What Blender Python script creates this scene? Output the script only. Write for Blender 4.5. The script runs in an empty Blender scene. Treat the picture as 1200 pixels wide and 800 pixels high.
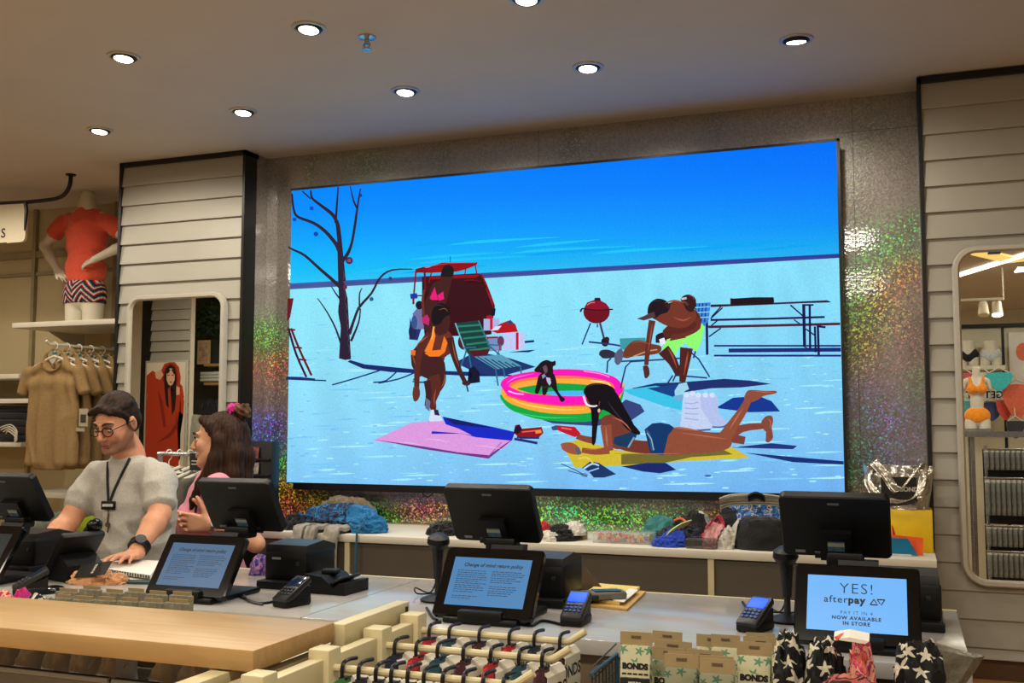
import bpy, bmesh, math, random
import numpy as np
from math import sin, cos, pi, radians, sqrt, atan2
from mathutils import Vector, Matrix, Euler, noise
from mathutils.bvhtree import BVHTree
random.seed(4)
sc = bpy.context.scene
COL = sc.collection
sc.view_settings.view_transform = 'Standard'
sc.view_settings.look = 'None'
sc.view_settings.exposure = 0.0
sc.view_settings.gamma = 0.93
V = Vector
# ------------------------------------------------------------------ camera
EYE = V((0, 0, 1.6))
FPX = 1215.96
def cam_axes(a, b, c):
    fwd = V((sin(a)*cos(b), cos(a)*cos(b), sin(b)))
    right = V((cos(a), -sin(a), 0)); up = right.cross(fwd)
    r = right*cos(c) + up*sin(c); u = up*cos(c) - right*sin(c)
    return r, u, fwd
CR, CU, CF = cam_axes(-0.361756, 0.0778292, 0.000574)
cd = bpy.data.cameras.new('camera'); cam = bpy.data.objects.new('camera', cd); COL.objects.link(cam)
cd.sensor_width = 36; cd.lens = FPX/1200*36; cd.clip_start = .02; cd.clip_end = 100
m4 = Matrix.Identity(4)
for i in range(3):
    m4[i][0] = CR[i]; m4[i][1] = CU[i]; m4[i][2] = -CF[i]; m4[i][3] = EYE[i]
cam.matrix_world = m4
sc.camera = cam
def ray(px, py):
    return CR*((px-600)/FPX) - CU*((py-400)/FPX) + CF
def at(px, py, Y=None, Z=None, X=None):
    """survey helper: the point of the place seen at a photo pixel, on a known plane"""
    d = ray(px, py)
    if Y is not None: t = Y/d.y
    elif Z is not None: t = (Z-EYE.z)/d.z
    else: t = X/d.x
    return EYE + d*t
# ------------------------------------------------------------------ measures
CT = 1.10            # counter top
YB = 4.30            # holographic back wall
YP = 4.12            # face of the slat panels
YS = 4.20            # face of the video wall
YF = 3.78            # front of the back shelf
SH = 1.142           # top of the back shelf
CEIL = 2.90
MY = 4.085           # mirror glass
# ------------------------------------------------------------------ materials
def lin(c):
    c = [x/255 for x in c]
    return tuple(x/12.92 if x <= .04045 else ((x+.055)/1.055)**2.4 for x in c)
MATS = {}
def mat(name, rgb, rough=.5, metal=0., var=.08, vs=30, bump=0., bs=60, emit=0., coat=0., spec=.5, trans=0., alpha=1., stretch=None, sheen=0.):
    if name in MATS: return MATS[name]
    m = bpy.data.materials.new(name); m.use_nodes = True
    nt = m.node_tree; N = nt.nodes; L = nt.links
    b = N['Principled BSDF']
    b.inputs['Roughness'].default_value = rough
    b.inputs['Metallic'].default_value = metal
    b.inputs['Specular IOR Level'].default_value = spec
    b.inputs['Coat Weight'].default_value = coat
    b.inputs['Coat Roughness'].default_value = .08
    b.inputs['Transmission Weight'].default_value = trans
    b.inputs['Alpha'].default_value = alpha
    b.inputs['Sheen Weight'].default_value = sheen
    c = lin(rgb)
    tc = N.new('ShaderNodeTexCoord')
    src = tc.outputs['Object']
    if stretch:
        mp = N.new('ShaderNodeMapping'); mp.inputs['Scale'].default_value = stretch
        L.new(src, mp.inputs['Vector']); src = mp.outputs['Vector']
    nz = N.new('ShaderNodeTexNoise'); nz.inputs['Scale'].default_value = vs; nz.inputs['Detail'].default_value = 4
    L.new(src, nz.inputs['Vector'])
    cr = N.new('ShaderNodeValToRGB')
    cr.color_ramp.elements[0].position = .3; cr.color_ramp.elements[1].position = .7
    cr.color_ramp.elements[0].color = tuple(max(0, x*(1-var)) for x in c)+(1,)
    cr.color_ramp.elements[1].color = tuple(min(1, x*(1+var)) for x in c)+(1,)
    L.new(nz.outputs['Fac'], cr.inputs['Fac'])
    L.new(cr.outputs['Color'], b.inputs['Base Color'])
    if emit:
        L.new(cr.outputs['Color'], b.inputs['Emission Color']); b.inputs['Emission Strength'].default_value = emit
    if bump:
        n2 = N.new('ShaderNodeTexNoise'); n2.inputs['Scale'].default_value = bs; n2.inputs['Detail'].default_value = 3
        L.new(src, n2.inputs['Vector'])
        bp = N.new('ShaderNodeBump'); bp.inputs['Strength'].default_value = bump; bp.inputs['Distance'].default_value = .01
        L.new(n2.outputs['Fac'], bp.inputs['Height']); L.new(bp.outputs['Normal'], b.inputs['Normal'])
    MATS[name] = m
    return m
def mat_attr(name, rough=.6, emit=0., bump=0., bs=80, spec=.4, var=.0, sheen=0., sss=0.):
    """colour from a mesh colour attribute 'Col' (optionally glowing)"""
    if name in MATS: return MATS[name]
    m = bpy.data.materials.new(name); m.use_nodes = True
    nt = m.node_tree; N = nt.nodes; L = nt.links; b = N['Principled BSDF']
    a = N.new('ShaderNodeAttribute'); a.attribute_name = 'Col'
    b.inputs['Roughness'].default_value = rough; b.inputs['Specular IOR Level'].default_value = spec
    b.inputs['Sheen Weight'].default_value = sheen
    out = a.outputs['Color']
    tc = N.new('ShaderNodeTexCoord')
    if var:
        nz = N.new('ShaderNodeTexNoise'); nz.inputs['Scale'].default_value = bs; nz.inputs['Detail'].default_value = 4
        L.new(tc.outputs['Object'], nz.inputs['Vector'])
        mr = N.new('ShaderNodeMapRange'); mr.inputs['From Min'].default_value = .3; mr.inputs['From Max'].default_value = .7
        mr.inputs['To Min'].default_value = 1-var; mr.inputs['To Max'].default_value = 1+var
        L.new(nz.outputs['Fac'], mr.inputs['Value'])
        mx = N.new('ShaderNodeMix'); mx.data_type = 'RGBA'; mx.blend_type = 'MULTIPLY'; mx.inputs['Factor'].default_value = 1
        L.new(a.outputs['Color'], mx.inputs['A']); L.new(mr.outputs['Result'], mx.inputs['B'])
        out = mx.outputs['Result']
    if sss:
        b.inputs['Subsurface Weight'].default_value = sss; b.inputs['Subsurface Radius'].default_value = (.012, .005, .003); b.inputs['Subsurface Scale'].default_value = .6
    if emit:
        b.inputs['Base Color'].default_value = (0.004, 0.004, 0.005, 1)
        L.new(out, b.inputs['Emission Color']); b.inputs['Emission Strength'].default_value = emit
    else:
        L.new(out, b.inputs['Base Color'])
    if bump:
        n2 = N.new('ShaderNodeTexNoise'); n2.inputs['Scale'].default_value = bs
        L.new(tc.outputs['Object'], n2.inputs['Vector'])
        bp = N.new('ShaderNodeBump'); bp.inputs['Strength'].default_value = bump; bp.inputs['Distance'].default_value = .01
        L.new(n2.outputs['Fac'], bp.inputs['Height']); L.new(bp.outputs['Normal'], b.inputs['Normal'])
    MATS[name] = m
    return m
def glow(name, rgb, strength):
    if name in MATS: return MATS[name]
    m = bpy.data.materials.new(name); m.use_nodes = True
    b = m.node_tree.nodes['Principled BSDF']
    b.inputs['Base Color'].default_value = lin(rgb)+(1,)
    b.inputs['Emission Color'].default_value = lin(rgb)+(1,); b.inputs['Emission Strength'].default_value = strength
    MATS[name] = m
    return m
# ------------------------------------------------------------------ mesh builder
def rotm(rot):
    if rot is None: return Matrix.Identity(3)
    if isinstance(rot, Matrix): return rot.to_3x3()
    return Euler([radians(a) for a in rot]).to_matrix()
class MB:
    def __init__(s): s.v = []; s.f = []; s.m = []; s.c = []; s.M = None
    def add(s, vs, fs, mi=0, col=None):
        o = len(s.v)
        for p in vs:
            p = V(p); s.v.append(s.M @ p if s.M is not None else p)
        for f in fs:
            s.f.append([o+i for i in f]); s.m.append(mi); s.c.append(col)
        return s
    def bm(s, b, mi=0, col=None):
        b.verts.ensure_lookup_table(); b.verts.index_update()
        s.add([v.co for v in b.verts], [[v.index for v in f.verts] for f in b.faces], mi, col); b.free(); return s
    def box(s, c, d, rot=None, bev=0, seg=2, mi=0, col=None, taper=1.):
        b = bmesh.new(); bmesh.ops.create_cube(b, size=1)
        R = rotm(rot)
        for v in b.verts:
            k = taper if v.co.z > 0 else 1.
            v.co = V((v.co.x*d[0]*k, v.co.y*d[1]*k, v.co.z*d[2]))
        if bev: bmesh.ops.bevel(b, geom=b.edges[:], offset=min(bev, min(d)*.49), segments=seg, affect='EDGES', profile=.5)
        for v in b.verts: v.co = R @ v.co + V(c)
        return s.bm(b, mi, col)
    def span(s, a, b, **k):
        a = V(a); b = V(b); return s.box((a+b)/2, [abs(x) for x in (b-a)], **k)
    def cyl(s, p0, p1, r0, r1=None, n=16, mi=0, col=None):
        return s.tube([p0, p1], [r0, r0 if r1 is None else r1], n=n, mi=mi, col=col)
    def tube(s, pts, r, n=8, mi=0, col=None, cap=True, flat=1.):
        pts = [V(p) for p in pts]; rs = r if isinstance(r, (list, tuple)) else [r]*len(pts)
        t0 = (pts[1]-pts[0]).normalized()
        u = t0.orthogonal().normalized()
        if abs(t0.z) < .9: u = (V((0, 0, 1)) - t0*t0.z).normalized()
        vs = []; fs = []
        for i, p in enumerate(pts):
            t = (pts[min(i+1, len(pts)-1)] - pts[max(i-1, 0)]).normalized()
            u = (u - t*u.dot(t)); u = u.normalized() if u.length > 1e-6 else t.orthogonal().normalized()
            w = t.cross(u)
            for j in range(n):
                a = 2*pi*j/n; vs.append(p + u*cos(a)*rs[i] + w*sin(a)*rs[i]*flat)
        for i in range(len(pts)-1):
            for j in range(n):
                k = (j+1) % n; fs.append([i*n+j, i*n+k, (i+1)*n+k, (i+1)*n+j])
        if cap: fs.append(list(range(n))[::-1]); fs.append([(len(pts)-1)*n+j for j in range(n)])
        return s.add(vs, fs, mi, col)
    def lathe(s, prof, c=(0, 0, 0), n=24, rot=None, mi=0, col=None, sx=1, sy=1):
        R = rotm(rot); vs = []; fs = []
        for (r, z) in prof:
            for j in range(n): vs.append(R @ V((r*cos(2*pi*j/n)*sx, r*sin(2*pi*j/n)*sy, z)) + V(c))
        for i in range(len(prof)-1):
            for j in range(n):
                k = (j+1) % n; fs.append([i*n+j, i*n+k, (i+1)*n+k, (i+1)*n+j])
        fs.append(list(range(n))[::-1]); fs.append([(len(prof)-1)*n+j for j in range(n)])
        return s.add(vs, fs, mi, col)
    def prism(s, poly, c, u, w, depth, mi=0, col=None):
        """polygon (a,b) in the plane c + a*u + b*w, extruded by the vector depth"""
        c = V(c); u = V(u); w = V(w); d = V(depth); n = len(poly)
        vs = [c+u*a+w*b for a, b in poly] + [c+u*a+w*b+d for a, b in poly]
        fs = [list(range(n)), list(range(2*n-1, n-1, -1))] + [[(i+1) % n, i, n+i, n+(i+1) % n] for i in range(n)]
        return s.add(vs, fs, mi, col)
    def ell(s, c, r, rot=None, n=16, mi=0, col=None):
        b = bmesh.new(); bmesh.ops.create_uvsphere(b, u_segments=n, v_segments=max(6, n*2//3), radius=1)
        R = rotm(rot)
        if isinstance(r, (int, float)): r = (r, r, r)
        for v in b.verts: v.co = R @ V((v.co.x*r[0], v.co.y*r[1], v.co.z*r[2])) + V(c)
        return s.bm(b, mi, col)
    def grid(s, fn, nu, nv, closeu=False, mi=0, col=None, thick=0.):
        vs = [V(fn(i/(nu if closeu else nu-1), j/(nv-1))) for j in range(nv) for i in range(nu)]
        fs = []
        for j in range(nv-1):
            for i in range(nu if closeu else nu-1):
                k = (i+1) % nu; fs.append([j*nu+i, j*nu+k, (j+1)*nu+k, (j+1)*nu+i])
        return s.add(vs, fs, mi, col)
def rrect(w, h, r, n=6):
    pts = []
    for cx, cy, a0 in ((w/2-r, h/2-r, 0), (-w/2+r, h/2-r, 90), (-w/2+r, -h/2+r, 180), (w/2-r, -h/2+r, 270)):
        for i in range(n+1):
            a = radians(a0+90*i/n); pts.append((cx+r*cos(a), cy+r*sin(a)))
    return pts
def link_mesh(name, me, parent=None):
    o = bpy.data.objects.new(name, me); COL.objects.link(o)
    if parent is not None: o.parent = parent
    return o
def wmat(o):
    M = Matrix.LocRotScale(o.location, o.rotation_euler.to_quaternion(), o.scale)
    return wmat(o.parent) @ M if o.parent else M
def obj(name, mb, mats, parent=None, smooth=35, world=True, origin=None):
    """one mesh object. world=True: the builder's coordinates are in the room"""
    me = bpy.data.meshes.new(name)
    vs = mb.v
    loc = None
    if parent is not None and world:
        I = wmat(parent).inverted(); vs = [I @ p for p in vs]
    elif parent is None and world:
        xs = [p.x for p in vs]; ys = [p.y for p in vs]; zs = [p.z for p in vs]
        loc = V(((min(xs)+max(xs))/2, (min(ys)+max(ys))/2, min(zs))); vs = [p-loc for p in vs]
    me.from_pydata([tuple(p) for p in vs], [], mb.f)
    if not isinstance(mats, (list, tuple)): mats = [mats]
    for m in mats: me.materials.append(m)
    me.polygons.foreach_set('material_index', mb.m)
    if any(c is not None for c in mb.c):
        at_ = me.color_attributes.new('Col', 'FLOAT_COLOR', 'CORNER')
        for p in me.polygons:
            c = mb.c[p.index]
            if c is None: c = (1, 1, 1)
            for k, li in enumerate(p.loop_indices):
                cc = c[k] if isinstance(c[0], (tuple, list)) else c
                at_.data[li].color = tuple(cc)+(1,)
    me.update()
    if smooth:
        me.polygons.foreach_set('use_smooth', [True]*len(me.polygons))
        try: me.set_sharp_from_angle(angle=radians(smooth))
        except Exception: pass
    o = link_mesh(name, me, parent)
    if loc is not None: o.location = loc
    return o
def tag(o, label, cat, group=None, kind=None):
    if label: o['label'] = label
    if cat: o['category'] = cat
    if group: o['group'] = group
    if kind: o['kind'] = kind
    return o
def thing(name, label, cat, loc=(0, 0, 0), rz=0., group=None):
    o = bpy.data.objects.new(name, None); COL.objects.link(o); o.empty_display_size = .05
    o.location = loc; o.rotation_euler = (0, 0, rz)
    return tag(o, label, cat, group)
def struct(o): o['kind'] = 'structure'; return o
def kids(o): return [c for c in bpy.data.objects if c.parent == o]
def dup(root, loc=None, rz=None, label=None, group=None, scale=None):
    r = root.copy(); COL.objects.link(r)
    if loc is not None: r.location = loc
    if rz is not None: r.rotation_euler = (root.rotation_euler[0], root.rotation_euler[1], rz)
    if scale is not None: r.scale = scale
    if label: r['label'] = label
    if group: r['group'] = group
    for ch in kids(root):
        c = ch.copy(); COL.objects.link(c); c.parent = r
        for g in kids(ch):
            d = g.copy(); COL.objects.link(d); d.parent = c
    return r
def text_mb(mb, s, origin, u, w, size, align='LEFT', mi=0, col=None, depth=.0, bold=0., spacing=1., shear=0.):
    """flat lettering: text laid in the plane origin + a*u + b*w"""
    cu = bpy.data.curves.new('t', 'FONT'); cu.body = s; cu.size = size; cu.align_x = align; cu.offset = bold; cu.space_character = spacing; cu.shear = shear
    cu.extrude = depth; cu.resolution_u = 3
    t = bpy.data.objects.new('t', cu)
    COL.objects.link(t); dg = bpy.context.evaluated_depsgraph_get(); dg.update()
    me = bpy.data.meshes.new_from_object(t.evaluated_get(dg))
    u = V(u).normalized(); w = V(w).normalized(); n = u.cross(w)
    mb.add([V(origin)+u*v.co.x+w*v.co.y+n*v.co.z for v in me.vertices], [list(p.vertices) for p in me.polygons], mi, col)
    bpy.data.objects.remove(t); bpy.data.curves.remove(cu); bpy.data.meshes.remove(me)
    return mb
# ------------------------------------------------------------------ implicit surfaces (bodies, cloth)
class SDF:
    """soft union of round cones and ellipsoids on a grid, meshed with surface nets"""
    def __init__(s): s.p = []; s.T = Matrix.Identity(4)
    def cap(s, a, b, ra, rb=None, k=.015, sub=False): q = s.T.to_scale().x; s.p.append(('c', s.T@V(a), s.T@V(b), ra*q, (ra if rb is None else rb)*q, k*q, sub)); return s
    def chain(s, pts, rs, k=.015):
        for i in range(len(pts)-1): s.cap(pts[i], pts[i+1], rs[i], rs[i+1], k)
        return s
    def ell(s, c, r, rot=None, k=.015, sub=False):
        q = s.T.to_scale().x; R = s.T.to_quaternion().to_matrix() @ rotm(rot); s.p.append(('e', s.T@V(c), R, tuple(x*q for x in r), 0, k*q, sub)); return s
    def dist(s, q, P):
        x = P
        if q[0] == 'c':
            a = np.array(q[1]); ba = np.array(q[2])-a; pa = x-a
            h = np.clip((pa@ba)/max(ba@ba, 1e-9), 0, 1)
            return np.sqrt(((pa-h[..., None]*ba)**2).sum(-1)) - (q[3]+(q[4]-q[3])*h)
        R = np.array(q[2]); l = (x-np.array(q[1]))@R; r = np.array(q[3])
        k0 = np.sqrt(((l/r)**2).sum(-1)); k1 = np.sqrt(((l/r**2)**2).sum(-1))
        return np.where(k1 > 1e-6, k0*(k0-1)/np.maximum(k1, 1e-6), -r.min())
    def box_of(s, q):
        if q[0] == 'c':
            r = max(q[3], q[4]); a = np.array(q[1]); b = np.array(q[2]); return np.minimum(a, b)-r, np.maximum(a, b)+r
        r = max(q[3]); c = np.array(q[1]); return c-r, c+r
    def mesh(s, res, disp=None, cuts=()):
        bs = [s.box_of(q) for q in s.p if not q[6]]
        lo = np.min([b[0] for b in bs], 0)-res*3; hi = np.max([b[1] for b in bs], 0)+res*3
        n = np.ceil((hi-lo)/res).astype(int)+1
        F = np.full(n, .2, np.float32)
        for q in s.p:
            k = max(q[5], 1e-4); b0, b1 = s.box_of(q); pad = k+res*3
            i0 = np.clip(((b0-pad-lo)/res).astype(int), 0, n-1); i1 = np.clip(((b1+pad-lo)/res).astype(int)+2, 1, n)
            if (i1 <= i0).any(): continue
            g = np.stack(np.meshgrid(*[lo[d]+res*np.arange(i0[d], i1[d]) for d in range(3)], indexing='ij'), -1)
            D = s.dist(q, g); sl = tuple(slice(i0[d], i1[d]) for d in range(3)); A = F[sl]
            if q[6]:
                h = np.clip(.5-.5*(A+D)/k, 0, 1); F[sl] = A*(1-h)-D*h+k*h*(1-h)
            else:
                h = np.clip(.5+.5*(A-D)/k, 0, 1); F[sl] = A*(1-h)+D*h-k*h*(1-h)
        G = None
        if disp is not None or cuts:
            G = np.stack(np.meshgrid(*[lo[d]+res*np.arange(n[d]) for d in range(3)], indexing='ij'), -1)
            if disp is not None: F = F + disp(G)
            for (c, nn) in cuts:        # keep the side the normal points away from
                F = np.maximum(F, (G-np.array(c))@np.array(V(nn).normalized()))
        F[0] = F[-1] = .2; F[:, 0] = F[:, -1] = .2; F[:, :, 0] = F[:, :, -1] = .2
        return nets(F, lo, res)
def nets(F, lo, res):
    S = F < 0
    c = np.zeros(np.array(F.shape)-1, np.int8)
    for a in (0, 1):
        for b in (0, 1):
            for d in (0, 1): c += S[a:F.shape[0]-1+a, b:F.shape[1]-1+b, d:F.shape[2]-1+d]
    act = np.argwhere((c > 0) & (c < 8)); idx = -np.ones(c.shape, np.int64); idx[tuple(act.T)] = np.arange(len(act))
    acc = np.zeros((len(act), 3)); cnt = np.zeros(len(act))
    cor = [(a, b, d) for a in (0, 1) for b in (0, 1) for d in (0, 1)]
    for i in range(8):
        for j in range(i+1, 8):
            A = np.array(cor[i]); B = np.array(cor[j])
            if abs(A-B).sum() != 1: continue
            fa = F[tuple((act+A).T)]; fb = F[tuple((act+B).T)]; cr = (fa < 0) != (fb < 0)
            t = np.where(cr, fa/np.where(cr, fa-fb, 1), 0)
            acc += np.where(cr[:, None], A+(B-A)*t[:, None], 0); cnt += cr
    vs = (act+acc/cnt[:, None])*res+lo
    fs = []
    for ax in range(3):
        o = [d for d in range(3) if d != ax]
        sl0 = [slice(None)]*3; sl1 = [slice(None)]*3; sl0[ax] = slice(0, -1); sl1[ax] = slice(1, None)
        A = S[tuple(sl0)]; B = S[tuple(sl1)]
        e = np.argwhere(A != B)
        e = e[(e[:, o[0]] > 0) & (e[:, o[1]] > 0) & (e[:, o[0]] < F.shape[o[0]]-1) & (e[:, o[1]] < F.shape[o[1]]-1)]
        q = []
        for (du, dv) in ((1, 1), (0, 1), (0, 0), (1, 0)):
            k = e.copy(); k[:, o[0]] -= du; k[:, o[1]] -= dv; q.append(idx[tuple(k.T)])
        q = np.stack(q, 1); flip = A[tuple(e.T)]
        if ax == 1: flip = ~flip
        q[~flip] = q[~flip][:, ::-1]
        fs.append(q)
    return vs, np.concatenate(fs)
def mesh_obj(name, vs, fs, mats, parent=None, colfn=None, relax=2, matfn=None):
    vs = np.asarray(vs, float)
    if relax:
        e = np.concatenate([fs[:, [0, 1]], fs[:, [1, 2]], fs[:, [2, 3]], fs[:, [3, 0]]])
        for _ in range(relax):
            acc = np.zeros_like(vs); cn = np.zeros(len(vs))
            np.add.at(acc, e[:, 0], vs[e[:, 1]]); np.add.at(acc, e[:, 1], vs[e[:, 0]])
            np.add.at(cn, e[:, 0], 1); np.add.at(cn, e[:, 1], 1)
            vs = vs*.5+.5*acc/np.maximum(cn, 1)[:, None]
    w = vs.copy()
    me = bpy.data.meshes.new(name)
    if parent is not None:
        I = np.array(wmat(parent).inverted()); vs = vs@I[:3, :3].T+I[:3, 3]; loc = None
    else:
        loc = V(((vs[:, 0].min()+vs[:, 0].max())/2, (vs[:, 1].min()+vs[:, 1].max())/2, vs[:, 2].min())); vs = vs-np.array(loc)
    me.from_pydata(vs.tolist(), [], fs.tolist())
    for m in (mats if isinstance(mats, (list, tuple)) else [mats]): me.materials.append(m)
    if colfn is not None:
        c = np.asarray(colfn(w), np.float32); a = me.color_attributes.new('Col', 'FLOAT_COLOR', 'POINT')
        a.data.foreach_set('color', np.concatenate([c, np.ones((len(c), 1), np.float32)], 1).ravel())
    me.polygons.foreach_set('use_smooth', [True]*len(me.polygons)); me.update()
    o = link_mesh(name, me, parent)
    if loc is not None: o.location = loc
    o['wv'] = 0; del o['wv']
    return o, w, fs
def bvh(vs, fs): return BVHTree.FromPolygons([V(v) for v in vs], [list(map(int, f)) for f in fs])
# ================================================================== the room
WHITE = mat('painted_white', (214, 208, 190), rough=.55, var=.03, vs=8)
SLAT = mat('slat_paint', (164, 160, 148), rough=.5, var=.05, vs=3, bump=.05, bs=40)
CEILM = mat('ceiling_paint', (204, 194, 184), rough=.8, var=.03, vs=2)
BLACK = mat('black_paint', (14, 13, 13), rough=.4, var=.2)
FLOORM = mat('floor_timber', (196, 160, 112), rough=.35, var=.18, vs=3, stretch=(1, 12, 1))
BAYM = mat('bay_wall_paint', (186, 170, 132), rough=.7, var=.04, vs=3)
XL = at(143, 193, Y=YP).x; XLR = at(289, 181, Y=YP).x; XR = .075
def plane_box(name, a, b, m, parent=None, **k): return obj(name, MB().span(a, b, **k), m, parent)
struct(plane_box('floor', (-8, -5, -.1), (4.6, 5.2, 0), FLOORM))
struct(plane_box('ceiling', (-8, -5, CEIL), (4.6, 5.2, CEIL+.1), CEILM))
struct(plane_box('wall_front', (-8, -5.1, 0), (4.6, -5, CEIL), WHITE))
struct(plane_box('wall_west', (-8.1, -5, 0), (-8, 5.2, CEIL), WHITE))
struct(plane_box('wall_east', (4.6, -5, 0), (4.7, 5.2, CEIL), WHITE))
struct(plane_box('wall_bay', (-8, 4.86, 0), (XL+.02, 4.96, CEIL), BAYM))
# uprights and rails that break the bay wall into panels
mb = MB()
for px in (43, 138):
    x = at(px, 300, Y=4.86).x; mb.span((x-.012, 4.835, 0), (x+.012, 4.865, CEIL))
z = at(60, 322, Y=4.86).z
mb.span((-8, 4.845, z), (XL, 4.862, z+.02)); mb.span((-8, 4.84, 2.6), (XL, 4.862, 2.64))
struct(obj('trim_bay', mb, mat('bay_trim', (150, 136, 104), rough=.6)))
# ---- holographic foil wall: flakes over a ground with its rainbow gleam painted in
def foil_material():
    m = bpy.data.materials.new('holographic_foil'); m.use_nodes = True
    nt = m.node_tree; N = nt.nodes; L = nt.links; b = N['Principled BSDF']
    tc = N.new('ShaderNodeTexCoord')
    a = N.new('ShaderNodeAttribute'); a.attribute_name = 'Col'
    vo = N.new('ShaderNodeTexVoronoi'); vo.inputs['Scale'].default_value = 170
    L.new(tc.outputs['Object'], vo.inputs['Vector'])
    sp = N.new('ShaderNodeSeparateColor'); L.new(vo.outputs['Color'], sp.inputs['Color'])
    # sparkle painted as flake brightness, a few very bright
    pw = N.new('ShaderNodeMath'); pw.operation = 'POWER'; pw.inputs[1].default_value = 4.5; L.new(sp.outputs['Red'], pw.inputs[0])
    ml = N.new('ShaderNodeMath'); ml.operation = 'MULTIPLY_ADD'; ml.inputs[1].default_value = 5.0; ml.inputs[2].default_value = .16; L.new(pw.outputs[0], ml.inputs[0])
    hs = N.new('ShaderNodeHueSaturation'); L.new(a.outputs['Color'], hs.inputs['Color'])
    hm = N.new('ShaderNodeMapRange'); hm.inputs['To Min'].default_value = .40; hm.inputs['To Max'].default_value = .60
    L.new(sp.outputs['Green'], hm.inputs['Value']); L.new(hm.outputs['Result'], hs.inputs['Hue'])
    L.new(ml.outputs[0], hs.inputs['Value'])
    g = N.new('ShaderNodeMapRange'); g.inputs['To Min'].default_value = .75; g.inputs['To Max'].default_value = 1.2
    L.new(sp.outputs['Blue'], g.inputs['Value'])
    nz = N.new('ShaderNodeTexNoise'); nz.inputs['Scale'].default_value = 2.2; L.new(tc.outputs['Object'], nz.inputs['Vector'])
    cr = N.new('ShaderNodeValToRGB'); cr.color_ramp.elements[0].color = lin((140, 134, 130))+(1,); cr.color_ramp.elements[1].color = lin((176, 169, 162))+(1,)
    L.new(nz.outputs['Fac'], cr.inputs['Fac'])
    gm = N.new('ShaderNodeMix'); gm.data_type = 'RGBA'; gm.blend_type = 'MULTIPLY'; gm.inputs['Factor'].default_value = 1
    L.new(cr.outputs['Color'], gm.inputs['A']); L.new(g.outputs['Result'], gm.inputs['B'])
    mx = N.new('ShaderNodeMix'); mx.data_type = 'RGBA'
    at2 = N.new('ShaderNodeAttribute'); at2.attribute_name = 'Mask'
    L.new(at2.outputs['Fac'], mx.inputs['Factor']); L.new(gm.outputs['Result'], mx.inputs['A']); L.new(hs.outputs['Color'], mx.inputs['B'])
    L.new(mx.outputs['Result'], b.inputs['Base Color'])
    b.inputs['Metallic'].default_value = .35; b.inputs['Roughness'].default_value = .38
    b.inputs['Coat Weight'].default_value = 1.; b.inputs['Coat IOR'].default_value = 2.0; b.inputs['Coat Roughness'].default_value = .055
    v2 = N.new('ShaderNodeTexVoronoi'); v2.inputs['Scale'].default_value = 90; L.new(tc.outputs['Object'], v2.inputs['Vector'])
    bp = N.new('ShaderNodeBump'); bp.inputs['Strength'].default_value = .12; bp.inputs['Distance'].default_value = .004
    L.new(v2.outputs['Distance'], bp.inputs['Height']); L.new(bp.outputs['Normal'], b.inputs['Normal'])
    b2 = N.new('ShaderNodeBump'); b2.inputs['Strength'].default_value = .03; b2.inputs['Distance'].default_value = .004; L.new(v2.outputs['Distance'], b2.inputs['Height']); L.new(b2.outputs['Normal'], b.inputs['Coat Normal'])
    return m
FOIL = foil_material()
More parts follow.
